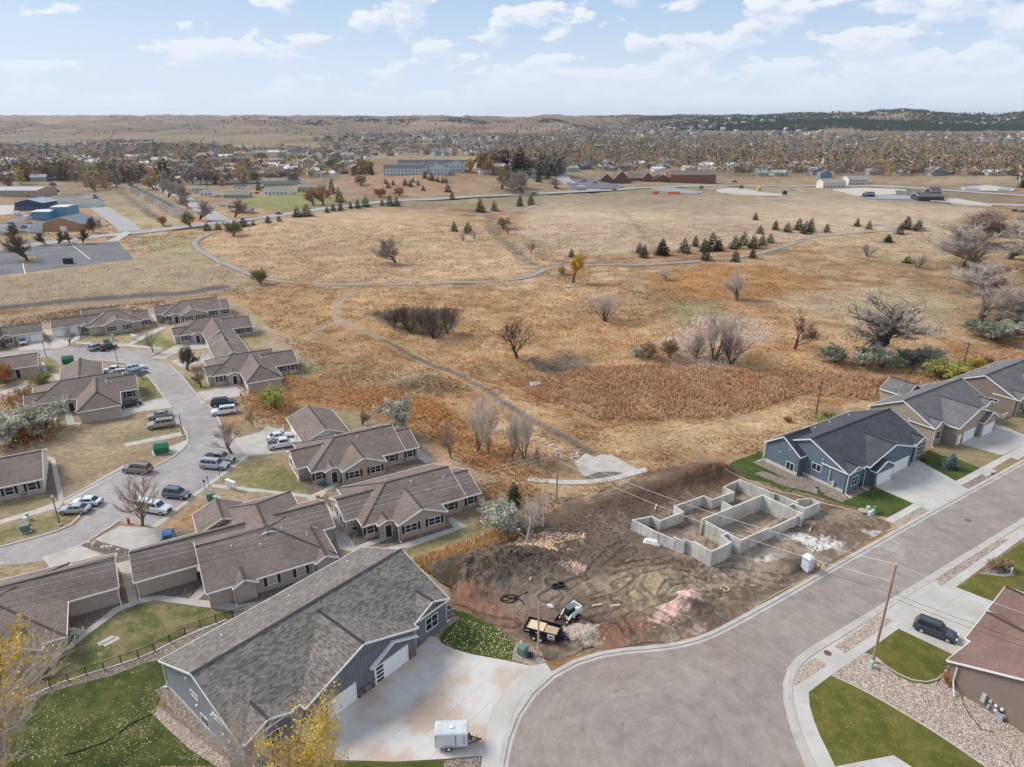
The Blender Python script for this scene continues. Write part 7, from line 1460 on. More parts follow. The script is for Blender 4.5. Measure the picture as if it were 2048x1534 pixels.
car('suv', (.07,.08,.10), 8, (905,640), (1155,735), 'dark blue-grey SUV on the concrete drive by the brown house', metal=.5, group=None)
def fcar(ty, col, z, x, y, rot, label, **k):
    b = G(z, x, y); car(ty, col, 0, None, None, label, loc=(b.x, b.y, b.z + .35), rot=R(rot), group='cars on and beside the far roads', **k)
for a in (('suv',(.05,.10,.25),9,1635,645,20,'blue car driving on the main road past the lawns'),('pickup',WHT,9,1300,590,15,'white pickup by the small brown house'),('sedan',(.04,.10,.3),9,80,808,0,'blue car at the left end of the far car park'),('suv',WHT,9,1120,505,10,'white car beside the avenue corner house'),('sedan',SILV,9,1155,520,10,'silver car beside the avenue corner house'),
          ('suv',(.03,.06,.12),9,845,470,-60,'dark car parked up the avenue'),('bigsuv',WHT,9,742,395,-60,'white van parked at the avenue head'),('suv',GRY,9,150,730,30,'grey car by the workshops'),('bigsuv',WHT,9,155,722,10,'white box vehicle by the workshops'),('sedan',WHT,9,505,700,0,'white car beside the side street'),('sedan',(.2,.02,.02),9,1505,520,0,'dark red car by the white apartment house'),('suv',GRY,9,1545,492,0,'grey car by the green-grey apartment house'),
          ('suv',WHT,10,1480,465,20,'white car in the church car park, left'),('sedan',SILV,10,1500,452,20,'silver car in the church car park, middle row'),('suv',GRY,10,1520,448,20,'grey car in the church car park, rear row'),('sedan',BLK,10,1580,460,20,'black car in the church car park'),('bigsuv',WHT,10,1615,470,20,'white car alone at the right of the church car park'),('bigsuv',WHT,10,1560,436,0,'white van behind the church car park'),('sedan',(.15,.02,.02),10,1695,502,0,'dark red car on the main road by the church'),('bigsuv',(.03,.08,.04),10,1225,527,0,'dark green car on the main road'),
          ('suv',BLK,10,1355,490,0,'black car beside the house left of the church'),('bigsuv',WHT,11,352,418,0,'white van right of the tall brick hall'),('sedan',(.3,.03,.02),11,352,430,0,'red car right of the tall brick hall'),('bigsuv',BLK,11,465,425,0,'black van past the tall brick hall'),('sedan',WHT,11,700,418,0,'white car on the main road at centre right'),('sedan',BLK,11,1998,585,0,'dark car at the right-hand road, left one'),('sedan',BLK,11,2040,590,0,'dark car at the right-hand road, right one'),('suv',WHT,11,1395,452,0,'white car behind the pool fence')): fcar(*a)
sheet_pts = [G(10, *p) for p in [(1410,460),(1470,430),(1620,450),(1745,480),(1730,490),(1480,498),(1430,480)]]
def gsheet(name, P, ma, lift=.5, kind='structure'):
    z = max(p.z for p in P) ; mb = MB(); Z0 = min(p.z for p in P); n = len(P)
    tr = tessellate_polygon([[Vector((p.x, p.y, 0)) for p in P]]); vs = [(p.x, p.y, p.z + lift) for p in P] + [(p.x, p.y, p.z - 2) for p in P]; fs = [tuple(t) for t in tr] + [(i, (i+1) % n, n+(i+1) % n, n+i) for i in range(n)]
    return struct(name, mb.add(vs, fs), ma, kind)
gsheet('church_car_park', sheet_pts, ASPH3, .7)
PALE = mat('pale_gravel', (.45,.41,.35), .9, .1)
for z, P, ma, nm in ((11, [(1000,465),(1180,455),(1400,465),(1400,490),(1150,500)], PALE, 'pool_deck'), (11, [(1180,490),(1440,500),(1440,522),(1180,515)], mat('pool_cover',(.27,.28,.32)), 'pool_cover'), (11, [(1340,472),(1430,466),(1480,474),(1460,490),(1350,490)], ASPH3, 'pool_lot'), (11, [(360,468),(420,458),(520,460),(600,478),(560,492),(400,485)], PALE, 'playground_sand'), (11, [(600,480),(720,490),(730,502),(600,500),(400,492),(500,484)], PALE, 'playground_sand'),
              (11, [(0,462),(120,455),(300,480),(250,490),(100,480)], TRAILM, 'paved_corner'), (11, [(1600,520),(1680,515),(1870,548),(1870,556),(1650,540)], PALE, 'ball_path'), (11, [(1700,455),(1850,440),(2000,462),(1980,475),(1720,470)], PALE, 'ball_court'), (9, [(0,590),(85,590),(80,640),(0,650)], PALE, 'yard_gravel'), (9, [(0,700),(120,640),(190,690),(250,690),(250,760),(120,740),(0,745)], ASPH3, 'yard_asphalt')):
    gsheet(nm, [G(z, *p) for p in P], ma, .55)
for a in (('low dark pool building with white posts',1465,1610,527,12,4,2),('small dark pool kiosk left of the pool cover',1180,1235,508,7,3,1.5),('dark gabled pool shelter',1535,1600,500,10,4,3)): bld('pool_building', a[0], 11, a[1], a[2], a[3], a[4], a[5], a[6], mat('pool_dark',(.06,.05,.05)), RM['dark grey'], cat='building', win=False, group='pool buildings')
def posts_frame(name, label, z, x0, x1, y, h, col, cat='fence'):
    a, b = G(z, x0, y), G(z, x1, y); t = thing(name, label, cat, a); d = b - a; n = 6
    for i in range(n + 1): part('post', MB().cyl((d.x*i/n, d.y*i/n, -.3), .12, h + .3, 6), col, t)
    part('rail', MB().bar((0, 0, h), (d.x, d.y, h), .15, .15).bar((0, 0, h*.35), (d.x, d.y, h*.35), .15, .15), col, t); part('board', MB().bar((0, 0, h*.18), (d.x, d.y, h*.18), .12, h*.32), WHITE, t)
BLUEP = mat('court_blue', (.12,.22,.42)); posts_frame('hockey_rink', 'blue-railed ball court at the far right', 11, 1722, 1800, 468, 5, BLUEP, 'sports court'); posts_frame('hockey_rink', 'second blue-railed ball court at the far right edge', 11, 1905, 1970, 472, 4, BLUEP, 'sports court'); posts_frame('picket_stand', 'pale green bench row beside the playground', 11, 752, 798, 470, 3, mat('bench_green',(.25,.35,.3)), 'bench')
for z, x, y, h, lb, col in ((11,498,465,4,'green playground slide tower',(.02,.16,.07)),(11,597,478,5,'yellow climbing playground tower',(.5,.36,.08)),(11,735,498,4,'black playground tunnel end',(.02,.02,.02)),(11,280,462,3,'small green box by the park corner',(.02,.14,.06))):
    b = G(z, x, y); t = thing('play_tower' if h > 3 else 'utility_cabinet', lb, 'playground' if h > 3 else 'cabinet', b); m_ = mat('play_%d' % x, col, .5, .05); part('tower', MB().box(-1.6, 1.6, -1.4, 1.4, h*.35, h*.75), m_, t); part('roof', MB().add([(-2,-2,h*.8),(2,-2,h*.8),(2,2,h*.8),(-2,2,h*.8),(0,0,h*1.2)], [(0,1,4),(1,2,4),(2,3,4),(3,0,4),(3,2,1,0)]), m_, t)
    for i in (-1, 1):
        for j in (-1, 1): part('leg', MB().cyl((1.5*i, 1.3*j, -.3), .12, h*.8, 6), m_, t)
for i, x in enumerate((25, 42, 108, 130, 152)):
    b = G(11, x, 490); t = thing('orange_barrier', f'{ORD[i]} orange barrier from the left round the far paved corner', 'barrier', b, 0, 'orange barriers at the far corner'); part('panel', MB().box(-1.4, 1.4, -.1, .1, .5, 2.4), mat('safety_orange', (.75,.14,.03), .6), t); part('foot', MB().box(-1.2, -1, -.6, .6, 0, .5).box(1, 1.2, -.6, .6, 0, .5), BLACKM, t)
# workshop yard clutter (things too small to part)
YG = 'containers and vehicles in the workshop yards'
for i in range(26):
    x = random.uniform(60, 560); y = random.uniform(495, 560) if i % 2 else random.uniform(640, 740)
    if i % 2 == 0: x = random.uniform(0, 190)
    if i % 3 == 1: x = random.uniform(270, 500); y = random.uniform(470, 530)
    b = G(9, x, y); cn, cc = random.choice((('white',(.6,.6,.6)),('red',(.35,.07,.05)),('blue',(.06,.15,.35)),('rusty',(.25,.13,.07)),('white',(.62,.62,.6)),('green',(.05,.25,.2)),('grey',(.3,.3,.3))))
    l, w, h = random.choice(((6,2.4,2.6),(4.5,1.9,1.6),(3,2,1.5))); m = MB().box(-l/2, l/2, -w/2, w/2, 0, h*.6).box(-l/2+.4, l/2-.9, -w/2+.1, w/2-.1, h*.6, h, .2, .1); o = link('yard_container', m.mesh('yard_container'), mat('yard_' + cn, cc, .6, .1), None, b, random.uniform(0, 3))
    tag(o, f'{cn} {"long container" if l > 5 else "parked vehicle body" if l > 4 else "scrap bin"} in the yard ' + ('behind the workshops' if y < 600 else 'left of the blue sheds'), 'container', YG)

# ------------------------------------------------------------------ machines and trailers on the lot and drive
def wheel(par, x, y, z, r, w, rim=WHITE):
    a = part('wheel', MB().cyl((0, -w/2, 0), r, w, 18, 'y'), RUBBER, par); a.location = (x, y, z); part('rim', MB().cyl((0, -w/2 - .015, 0), r*.55, w + .03, 12, 'y').cyl((0, -w/2 - .04, 0), r*.2, w + .08, 8, 'y'), rim, a); return a
def place_two(z, a, b): A_, B_ = L(z, *a), L(z, *b); d = B_ - A_; return (A_ + B_) / 2, math.atan2(d.y, d.x), d.length
# enclosed cargo trailer
a, b = U(4, 1510, 1058), U(4, 1680, 1050); d = b - a; ct = thing('cargo_trailer', 'small white enclosed trailer parked on the concrete forecourt', 'trailer', ((a.x + b.x)/2 + .0, (a.y + b.y)/2 + .85, .09), math.atan2(d.y, d.x)); l = 1.65; TW = mat('trailer_white', (.74,.75,.77), .4, .05); w = .88
bm_ = MB().box(-l, l, -w, w, .45, 2.15); part('body', bm_, TW, ct); part('roof', MB().box(-l - .03, l + .03, -w - .03, w + .03, 2.15, 2.22, .12, .1), mat('trailer_roof', (.50,.52,.54), .5, .15), ct); part('roof_vent', MB().box(-.2, .2, -.2, .2, 2.2, 2.32), WHITE, ct)
part('trim', MB().box(-l - .02, l + .02, -w - .025, w + .025, .40, .50).box(-l-.02, -l+.05, -w-.02, -w+.05, .45, 2.16).box(l-.05, l+.02, -w-.02, -w+.05, .45, 2.16).box(-l-.02, -l+.05, w-.05, w+.02, .45, 2.16).box(l-.05, l+.02, w-.05, w+.02, .45, 2.16), CHROME, ct)
dr = part('door', MB().box(.45, 1.15, -w - .03, -w + .01, .6, 1.95), TW, ct); part('hinge', MB().box(1.12, 1.4, -w - .05, -w - .02, .85, .89).box(1.12, 1.4, -w - .05, -w - .02, 1.25, 1.29).box(1.12, 1.4, -w - .05, -w - .02, 1.65, 1.69).box(.40, .46, -w-.05, -w-.02, .6, 1.95), BLACKM, dr)
part('fender', MB().box(-.72, .12, -w - .22, -w, .66, .72).box(-.78, -.70, -w - .22, -w, .5, .70).box(.10, .18, -w-.22, -w, .5, .70), CHROME, ct)
for s_ in (-1, 1): wheel(ct, -.3, s_ * (w + .08), .33, .33, .2)
part('drawbar', MB().bar((l, -.6, .42), (l + 1.1, 0, .42), .07, .08).bar((l, .6, .42), (l + 1.1, 0, .42), .07, .08).bar((l + 1.0, 0, .42), (l + 1.35, 0, .42), .12, .12), BLACKM, ct); part('jack', MB().cyl((l + .9, 0, .0), .04, 1.0, 8), BLACKM, ct)
tr_ = part('spare_wheel', MB().cyl((l + .03, -.1, 1.0), .30, .18, 16, 'x'), RUBBER, ct); part('winch', MB().box(l + .25, l + .42, -.1, .1, .46, .8), BLACKM, ct)
# dump trailer
c, rt, ln = place_two(5, (672,790), (845,835)); dtl = thing('dump_trailer', 'black tandem-axle dump trailer loaded with plywood and lumber, beside the wooden lamp pole', 'trailer', (c.x + .3, c.y + .9, max(c.z, .05)), rt); BLKP = mat('trailer_black', (.018,.018,.022), .45, .1); l, w = 2.15, 1.02
part('bed', MB().box(-l, l, -w, w, .72, .80).box(-l, l, -w, -w + .06, .8, 1.45).box(-l, l, w - .06, w, .8, 1.45).box(-l, -l + .06, -w, w, .8, 1.5).box(l - .06, l, -w, w, .8, 1.45), BLKP, dtl)
part('top_rail', MB().box(-l - .04, l + .04, -w - .04, -w + .08, 1.45, 1.53).box(-l - .04, l + .04, w - .08, w + .04, 1.45, 1.53).box(-l - .04, -l + .08, -w, w, 1.45, 1.55).box(l - .08, l + .04, -w, w, 1.45, 1.53), BLKP, dtl)
for i in range(6): part('side_stake', MB().box(-l + .3 + i*.72, -l + .38 + i*.72, -w - .05, -w, .72, 1.46), BLKP, dtl)
part('fender', MB().box(-1.15, .55, -w - .34, -w, .78, .84).box(-1.35, -1.13, -w - .34, -w, .62, .80).box(.53, .75, -w - .34, -w, .62, .80), BLKP, dtl)
for x in (-.75, .12):
    for s_ in (-1, 1): wheel(dtl, x, s_ * (w + .17), .38, .38, .24)
part('drawbar', MB().bar((l, -.7, .6), (l + 1.3, 0, .5), .1, .14).bar((l, .7, .6), (l + 1.3, 0, .5), .1, .14), BLKP, dtl); part('toolbox', MB().box(l + .06, l + .6, -.4, .4, .62, 1.1), BLKP, dtl); part('ramp', MB().box(l + .1, l + .2, -.9, .9, .3, 1.2), BLKP, dtl)
sg = part('sign_panel', MB().box(.95, 1.85, -w - .09, -w - .05, .62, 1.42), WHITE, dtl); part('mountain_mark', MB().add([(1.05,-w-.1,1.0),(1.75,-w-.1,1.0),(1.6,-w-.1,1.22),(1.48,-w-.1,1.14),(1.34,-w-.1,1.32),(1.2,-w-.1,1.12)], [(0,1,2,3,4,5)]), BLACKM, sg); part('red_band', MB().box(.95, 1.85, -w - .105, -w - .09, .66, .82), mat('sign_red', (.5,.02,.02)), sg)
for x0, x1 in ((-1.95, -1.45), (-.6, -.2)): part('decal', MB().box(x0, x1, -w - .075, -w - .05, 1.15, 1.25), WHITE, dtl)
PLY = mat('plywood', (.66,.50,.33), .8, .12, 2)
o = part('plywood_stack', MB().box(-1.95, .25, -.85, .85, .82, 1.30), PLY, None); o.matrix_world = Matrix.Translation(dtl.location) @ Matrix.Rotation(rt, 4, 'Z'); tag(o, 'stack of pale plywood sheets in the front of the dump trailer', 'plywood')
lb = thing('lumber_bundle', 'pallet-like bundle of pale boards at the rear of the dump trailer', 'lumber', dtl.location, rt)
for i in range(8): part('board', MB().box(.42 + i*.2, .42 + i*.2 + .12, -.75, .65, 1.16, 1.28), PLY, lb)
part('bearer', MB().box(.4, 1.95, -.6, -.48, .82, 1.16).box(.4, 1.95, .3, .42, .82, 1.16), PLY, lb)
# skid-steer loader
c, rt, ln = place_two(5, (960,690), (870,735)); sk = thing('skid_steer_loader', 'white skid-steer loader with red wheel hubs and raised dark bucket by the trailer', 'loader', (c.x, c.y + .5, max(c.z, .05)), rt); WB = paint('loader_white', (.72,.72,.70), .35); RH = paint('hub_red', (.6,.03,.02), .4)
part('body', MB().box(-1.35, .55, -.55, .55, .35, 1.05, .05, .03).box(-1.4, -.55, -.55, .55, 1.0, 1.45, .12, .05), WB, sk); part('engine_grille', MB().box(-1.43, -1.34, -.4, .4, .6, 1.2), BLACKM, sk)
cab = part('cab', MB().box(-.55, .62, -.46, .46, 1.0, 2.05, .10, .06), BLACKM, sk); part('cab_roof', MB().box(-.6, .58, -.48, .48, 2.03, 2.12, .05, .05), mat('cab_grey', (.13,.16,.17), .4, .1), cab); part('front_glass', MB().box(.53, .60, -.36, .36, 1.1, 1.9), GLASS, cab)
for s_ in (-1, 1):
    part('lift_arm', MB().bar((-1.35, s_*.66, 1.75), (.3, s_*.66, 1.35), .14, .22).bar((.3, s_*.66, 1.4), (1.15, s_*.66, .45), .14, .2).bar((-1.4, s_*.66, .9), (-1.3, s_*.66, 1.85), .14, .30), WB, sk)
    for x in (-.85, .35): wheel(sk, x, s_*.74, .42, .42, .30, RH)
part('bucket', MB().add([(1.1,-.9,.25),(1.1,.9,.25),(1.05,.9,.95),(1.05,-.9,.95),(2.0,-.9,.18),(2.0,.9,.18),(1.35,.9,.2),(1.35,-.9,.2)], [(0,3,2,1),(0,1,5,4),(0,4,3),(1,2,5)]).box(1.06, 1.14, -.9, .9, .9, 1.0), mat('bucket_steel', (.07,.05,.045), .6, .3), sk); part('cross_bar', MB().bar((-1.35, -.66, 1.78), (-1.35, .66, 1.78), .12, .12), WB, sk)
# portable toilet
p = U(6, 1415, 905); tl = thing('portable_toilet', 'pale grey portable toilet at the kerb of the building lot', 'portable toilet', (p.x + .1, p.y + .6, .12), R(33)); GALV = mat('galvanised', (.5,.51,.52), .45, .1, metal=.3); PG = mat('toilet_grey', (.55,.60,.64), .5, .06)
part('body', MB().box(-.58, .58, -.6, .6, 0, 2.1, .03, .03), PG, tl); part('roof', MB().box(-.64, .64, -.66, .66, 2.08, 2.2, .03, .03).box(-.6, .6, -.62, .62, 2.2, 2.38, .25, .25), mat('toilet_roof', (.72,.75,.78), .5, .05), tl); part('door', MB().box(-.42, .42, -.63, -.57, .1, 1.95), PG, tl); part('door_frame', MB().box(-.5, -.42, -.65, -.57, .08, 2.05).box(.42, .5, -.65, -.57, .08, 2.05), WHITE, tl); part('side_vent', MB().box(-.62, -.57, -.4, .4, 1.8, 1.92), GALV, tl); part('skid', MB().box(-.66, .66, -.6, -.45, -.06, .02).box(-.66, .66, .45, .6, -.06, .02), PLAST, tl)
# loose things on the lot
def coil(name, label, z, pts, r, ma, cat, turns=None, lift=.08):
    P = [L(z, *q) for q in pts]; P = [Vector((q.x, q.y, q.z + lift)) for q in P]; Q = []
    for i in range(len(P) - 1):
        p0, p1, p2, p3 = P[max(i-1, 0)], P[i], P[i+1], P[min(i+2, len(P)-1)]
        for k in range(5): t = k / 5; Q.append(.5 * ((2*p1) + (p2-p0)*t + (2*p0-5*p1+4*p2-p3)*t*t + (-p0+3*p1-3*p2+p3)*t**3))
    Q.append(P[-1]); o = link(name, MB().tube(Q, r, 6).mesh(name), ma); return tag(o, label, cat)
coil('black_hose', 'black corrugated pipe coiled on the dirt left of the loader', 5, [(690,550),(640,575),(600,585),(560,575),(542,590),(555,605),(600,608),(630,585),(620,570),(570,570),(548,585),(560,600),(620,590),(655,598),(668,620)], .085, RUBBER, 'hose')
coil('straw_wattle', 'straw wattle coil beside the toilet', 6, [(1480,905),(1520,895),(1530,865),(1500,840),(1490,860),(1515,870),(1510,890)], .12, mat('straw', (.46,.34,.19)), 'erosion wattle'); coil('straw_wattle', 'small straw wattle loop near the lot corner', 6, [(820,1030),(835,1000),(870,1010),(880,1030),(850,1035),(840,1015)], .11, MATS['straw'], 'erosion wattle')
coil('straw_wattle', 'long straw wattle along the blue house lawn edge', 7, [(0,888),(100,940),(250,1000),(400,1050),(480,1062),(660,1118),(800,1150),(920,1190)], .11, MATS['straw'], 'erosion wattle'); coil('straw_wattle', 'straw wattle along the lot\'s street kerb', 6, [(1110,1110),(1250,1030),(1420,945),(1620,835),(1700,800)], .11, MATS['straw'], 'erosion wattle'); coil('straw_wattle', 'short straw wattle at the far lot corner by the street', 7, [(1000,1215),(1100,1240),(1190,1285),(1150,1300)], .1, MATS['straw'], 'erosion wattle')
coil('garden_hose', 'dark hose trailing over the gravel by the brown house', 8, [(1192,1082),(1200,1140),(1230,1200),(1280,1260),(1310,1300),(1400,1322)], .05, RUBBER, 'hose'); coil('downpipe_hose', 'black drain pipe snaking across the back lawn', 2, [(905,1205),(860,1240),(760,1285),(700,1330),(620,1385),(500,1430),(360,1475)], .055, RUBBER, 'hose')
for x, y, lb_ in ((838,525,'larger tyre lying on the dirt behind the loader'), (868,515,'smaller tyre leaning beside the larger one')):
    c = L(5, x, y); t = thing('scrap_tyre', lb_, 'tyre', (c.x, c.y, c.z), 0, 'loose tyres on the dirt'); m = MB(); n = 20
    for k in range(n):
        a0, a1 = 6.283*k/n, 6.283*(k+1)/n; m.bar((.42*math.cos(a0), .42*math.sin(a0), .16), (.42*math.cos(a1), .42*math.sin(a1), .16), .26, .3)
    part('tread', m, RUBBER, t)
for x, y, lb_ in ((1062,622,'left pale board lying on the dirt'),(1160,624,'right pale board lying on the dirt')): c = L(5, x, y); o = link('loose_board', MB().box(-.7, .7, -.12, .12, 0, .08).mesh('loose_board'), mat('pink_board', (.6,.42,.34)), None, c + Vector((0, 0, .05)), R(15)); tag(o, lb_, 'board', 'boards on the dirt')
for z, x, y, r_, lb_ in ((6,1010,610,-50,'pale plank leaning in the tall basement pit'),(6,1040,640,-20,'second pale plank in the tall basement pit'),(6,480,725,-40,'plank beside the foundation wall near the tarpaulin'),(6,600,525,30,'short board inside the low basement part'),(6,380,460,70,'board on the bank behind the foundation'),(6,1435,610,60,'stake board beside the right pit corner'),(5,705,470,80,'thin pale branch on the dirt mound')):
    c = L(z, x, y); o = link('loose_board', MB().box(-1.0, 1.0, -.1, .1, 0, .06).mesh('loose_board'), MATS['pink_board'], None, c + Vector((0, 0, .12)), R(r_)); o.rotation_euler[1] = .08; tag(o, lb_, 'board', 'boards on the dirt')
c = U(6, 355, 705); o = link('white_tarp', MB().box(-1.3, 1.3, -.6, .6, 0, .45, .5, .25).mesh('white_tarp'), mat('tarp', (.66,.66,.66), .7, .15), None, (c.x, c.y, .15), R(-20)); tag(o, 'white tarpaulin heap against the foundation wall', 'tarp')
for z, x, y, lb_ in ((6,1815,610,'orange flag marker by the pedestals'),(6,1095,980,'orange flag marker near the lot corner')): c = U(z, x, y); o = link('marker_flag', MB().cyl((0,0,0), .02, .7, 5).box(-.02, .35, -.02, .02, .45, .75).mesh('marker_flag'), MATS['safety_orange'], None, (c.x, c.y, .1)); tag(o, lb_, 'marker', 'orange marker flags')
# ------------------------------------------------------------------ poles, wires, boxes, lamps
WOODP = mat('pole_wood', (.34,.235,.155), .9, .2, 2, col2=(.27,.19,.13)); WOODG = mat('pole_grey_wood', (.30,.27,.24), .9, .2, 2); GREENB = mat('utility_green', (.13,.19,.155), .5, .08); PALEG = mat('pedestal_green', (.38,.50,.40), .5, .06); GALV = mat('galvanised', (.5,.51,.52), .45, .1, metal=.3)
def pole(p, h, label, ma=WOODP, arm=0., arma=33, r=.17, lamp=None, name='utility_pole', cat='utility pole'):
    t = thing(name, label, cat, p, R(arma)); part('shaft', MB().cyl((0, 0, -.3), r, h + .3, 10, r2=r*.65), ma, t)
    if arm:
        part('crossarm', MB().bar((-arm, .12, h - .5), (arm, .12, h - .5), .12, .14), ma, t); part('brace', MB().bar((-arm*.5, .15, h - .52), (0, .15, h - 1.3), .05, .05).bar((arm*.5, .15, h - .52), (0, .15, h - 1.3), .05, .05), GALV, t)
        for k in (-1, -.5, .5, 1): part('insulator', MB().cyl((arm*.92*k, .12, h - .44), .055, .2, 8), WHITE, t)
    else: part('insulator', MB().cyl((0, 0, h), .06, .22, 8), WHITE, t)
    return t
pA = U(0, 1745, 1325); hA_ = hgt(pA, 0, 1782, 1130); pole(pA, hA_, 'tall brown utility pole leaning over the street by the gravel bed'); part('riser', MB().bar((.16, 0, .1), (.13, 0, hA_*.9), .05, .05, (0, 1, 0)), WHITE, bpy.data.objects['utility_pole'])
pB = U(0, 1113, 1006); hB_ = hgt(pB, 0, 1113, 905); pole(pB, hB_, 'grey utility pole with crossarm between the straw and the spillway', WOODG, 1.3, -60)
pC = G(7, 620, 530); hC_ = hgt(pC, 7, 650, 280); pole(pC, hC_, 'dark utility pole with crossarm behind the blue house', mat('pole_dark', (.12,.09,.075)), 1.3, -50)
pD = G(12, 1695, 960); hD_ = hgt(pD, 12, 1708, 835); pole(pD, hD_, 'far brown utility pole behind the tan house', MATS['pole_dark'], 1.2, -50)
pE = U(0, -420, 1420); pole(pE, 10, 'utility pole outside the left edge', WOODG, 1.3, -60); pF = G(12, 2500, 800); pole(pF, 10, 'utility pole outside the right edge', MATS['pole_dark'], 1.2, -50); pG = U(0, 2500, 1560); pole(pG, 11, 'second utility pole outside the right edge')
WIREL = mat('wire_bright', (.62,.62,.62), .4, 0); WIRED = mat('wire_dark', (.03,.03,.03), .6, 0)
def wire(a, b, sag, ma, label, r=.02, cat='power line'):
    a = Vector(a); b = Vector(b); pts = [a.lerp(b, i / 24) - Vector((0, 0, sag * 4 * (i / 24) * (1 - i / 24))) for i in range(25)]
    o = link('power_line', MB().tube(pts, r, 4).mesh('power_line'), ma); tag(o, label, cat, 'overhead wires')
def arm_pt(p, h, a, k, dz=-.4): return (p.x + math.cos(R(a)) * k, p.y + math.sin(R(a)) * k, p.z + h + dz)
for k, nme in ((-1.2, 'upper'), (0, 'middle'), (1.2, 'lower')):
    wire(arm_pt(pE, 10, -60, k), arm_pt(pB, hB_, -60, k), 1.0, WIREL, f'{nme} bright wire crossing the brown roofs from the grey pole')
    if True: wire(arm_pt(pB, hB_, -60, k), arm_pt(pC, hC_, -50, k), 1.6, WIRED, f'{nme} dark wire from the grey pole over the straw to the far pole'); wire(arm_pt(pC, hC_, -50, k), arm_pt(pD, hD_, -50, k), 1.0, WIRED, f'{nme} dark wire between the two far poles')
for dz, nme in ((-2.4, 'upper telephone'), (-3.2, 'lower telephone')): wire((pE.x, pE.y, 10 + dz), (pB.x, pB.y, hB_ + dz), 1.0, WIRED, f'{nme} dark cable crossing the brown roofs'); 
wire((pB.x, pB.y, hB_), (pA.x, pA.y, hA_ + .1), 1.4, WIREL, 'bright wire from the grey pole over the foundation to the street pole'); wire((pB.x, pB.y, hB_ - 1.4), (pA.x, pA.y, hA_ - 2.2), 1.5, WIREL, 'lower bright wire over the foundation to the street pole'); wire((pB.x, pB.y, hB_ - 2.2), (pA.x, pA.y, hA_ - 3.6), 1.6, WIRED, 'dark cable over the dirt lot to the street pole', .02)
wire((pA.x, pA.y, hA_ + .1), (pG.x, pG.y, 11), 1.0, WIREL, 'bright wire from the street pole over the brown roof'); wire((pA.x, pA.y, hA_ - 3.6), (pG.x, pG.y, 8.5), 1.0, WIRED, 'upper dark cable from the street pole past the SUV', .02); wire((pA.x, pA.y, hA_ - 4.2), (pG.x, pG.y, 8.0), 1.1, WIRED, 'lower dark cable from the street pole past the SUV', .02)
# wooden street-lamp pole at the lot corner
p = U(0, 1076, 1313); h = hgt(p, 0, 1077, 1203); t = thing('street_lamp', 'wooden street-lamp pole with arm at the corner of the lot', 'street lamp', p, R(-20)); part('shaft', MB().cyl((0, 0, -.2), .14, h + .2, 10, r2=.1), mat('lamp_wood', (.46,.34,.24), .9, .15), t); part('arm', MB().bar((0, 0, h - .35), (1.1, 0, h - .15), .06, .06), GALV, t)
hd = part('lamp_head', MB().add([(1.0,-.16,h-.28),(1.0,.16,h-.28),(1.75,.2,h-.3),(1.75,-.2,h-.3),(1.05,-.1,h-.05),(1.05,.1,h-.05),(1.6,.12,h-.08),(1.6,-.12,h-.08)], [(0,1,2,3)[::-1],(4,5,6,7),(0,3,7,4),(1,5,6,2)[::1],(0,4,5,1),(3,2,6,7)]), WHITE, t)
for i, (z, b0, t0, lb_) in enumerate(((1,(352,1435),(313,1262),'black post lamp at the corner by the two pale sedans'),(1,(1072,912),(1050,778),'black post lamp by the champagne SUV bay'),(1,(272,455),(252,350),'black post lamp at the upper road near the garage doors'),(1,(690,488),(675,375),'black post lamp beside the two upper SUVs'))):
    p = U(z, *b0); h = hgt(p, z, *t0); t = thing('post_lamp', lb_, 'street lamp', p, 0, 'black post lamps in the estate'); part('base', MB().cyl((0, 0, -.1), .3, .35, 12), CONC, t); part('post', MB().cyl((0, 0, .2), .075, h - .5, 8), BLACKM, t); part('globe', MB().tube([(0,0,h-.32),(0,0,h-.2),(0,0,h-.02),(0,0,h+.1)], [.12,.2,.18,.05], 10), mat('lamp_globe', (.75,.62,.42), .4, .02), t)
for z, b0, t0, nme in ((9,(615,790),(603,690),'white light mast at the car park entrance'),(9,(210,915),(192,725),'white light mast at the kerbed island'),(9,(806,898),(792,785),'white light mast at the grass edge of the car park')):
    p = G(z, *b0); h = hgt(p, z, *t0); t = thing('light_mast', nme, 'light mast', p, 0, 'white light masts of the far car park'); part('mast', MB().cyl((0, 0, -.3), .16, h + .3, 8, r2=.12), WHITE, t); part('lamp_head', MB().box(-.6, .6, -.2, .2, h - .1, h + .12), WHITE, t)
p = G(9, 402, 928); t = thing('black_cabinet', 'black box at the lower edge of the far car park', 'cabinet', p); part('body', MB().box(-1.6, 1.6, -1.2, 1.2, -.2, 2.3), BLACKM, t); part('lid', MB().box(-1.7, 1.7, -1.3, 1.3, 2.3, 2.45), PLAST, t)
p = U(9, 165, 900); isl = sheet('parking_island', WP(9, [(118,885),(200,885),(220,920),(125,925)]), LAWN_T, .15)
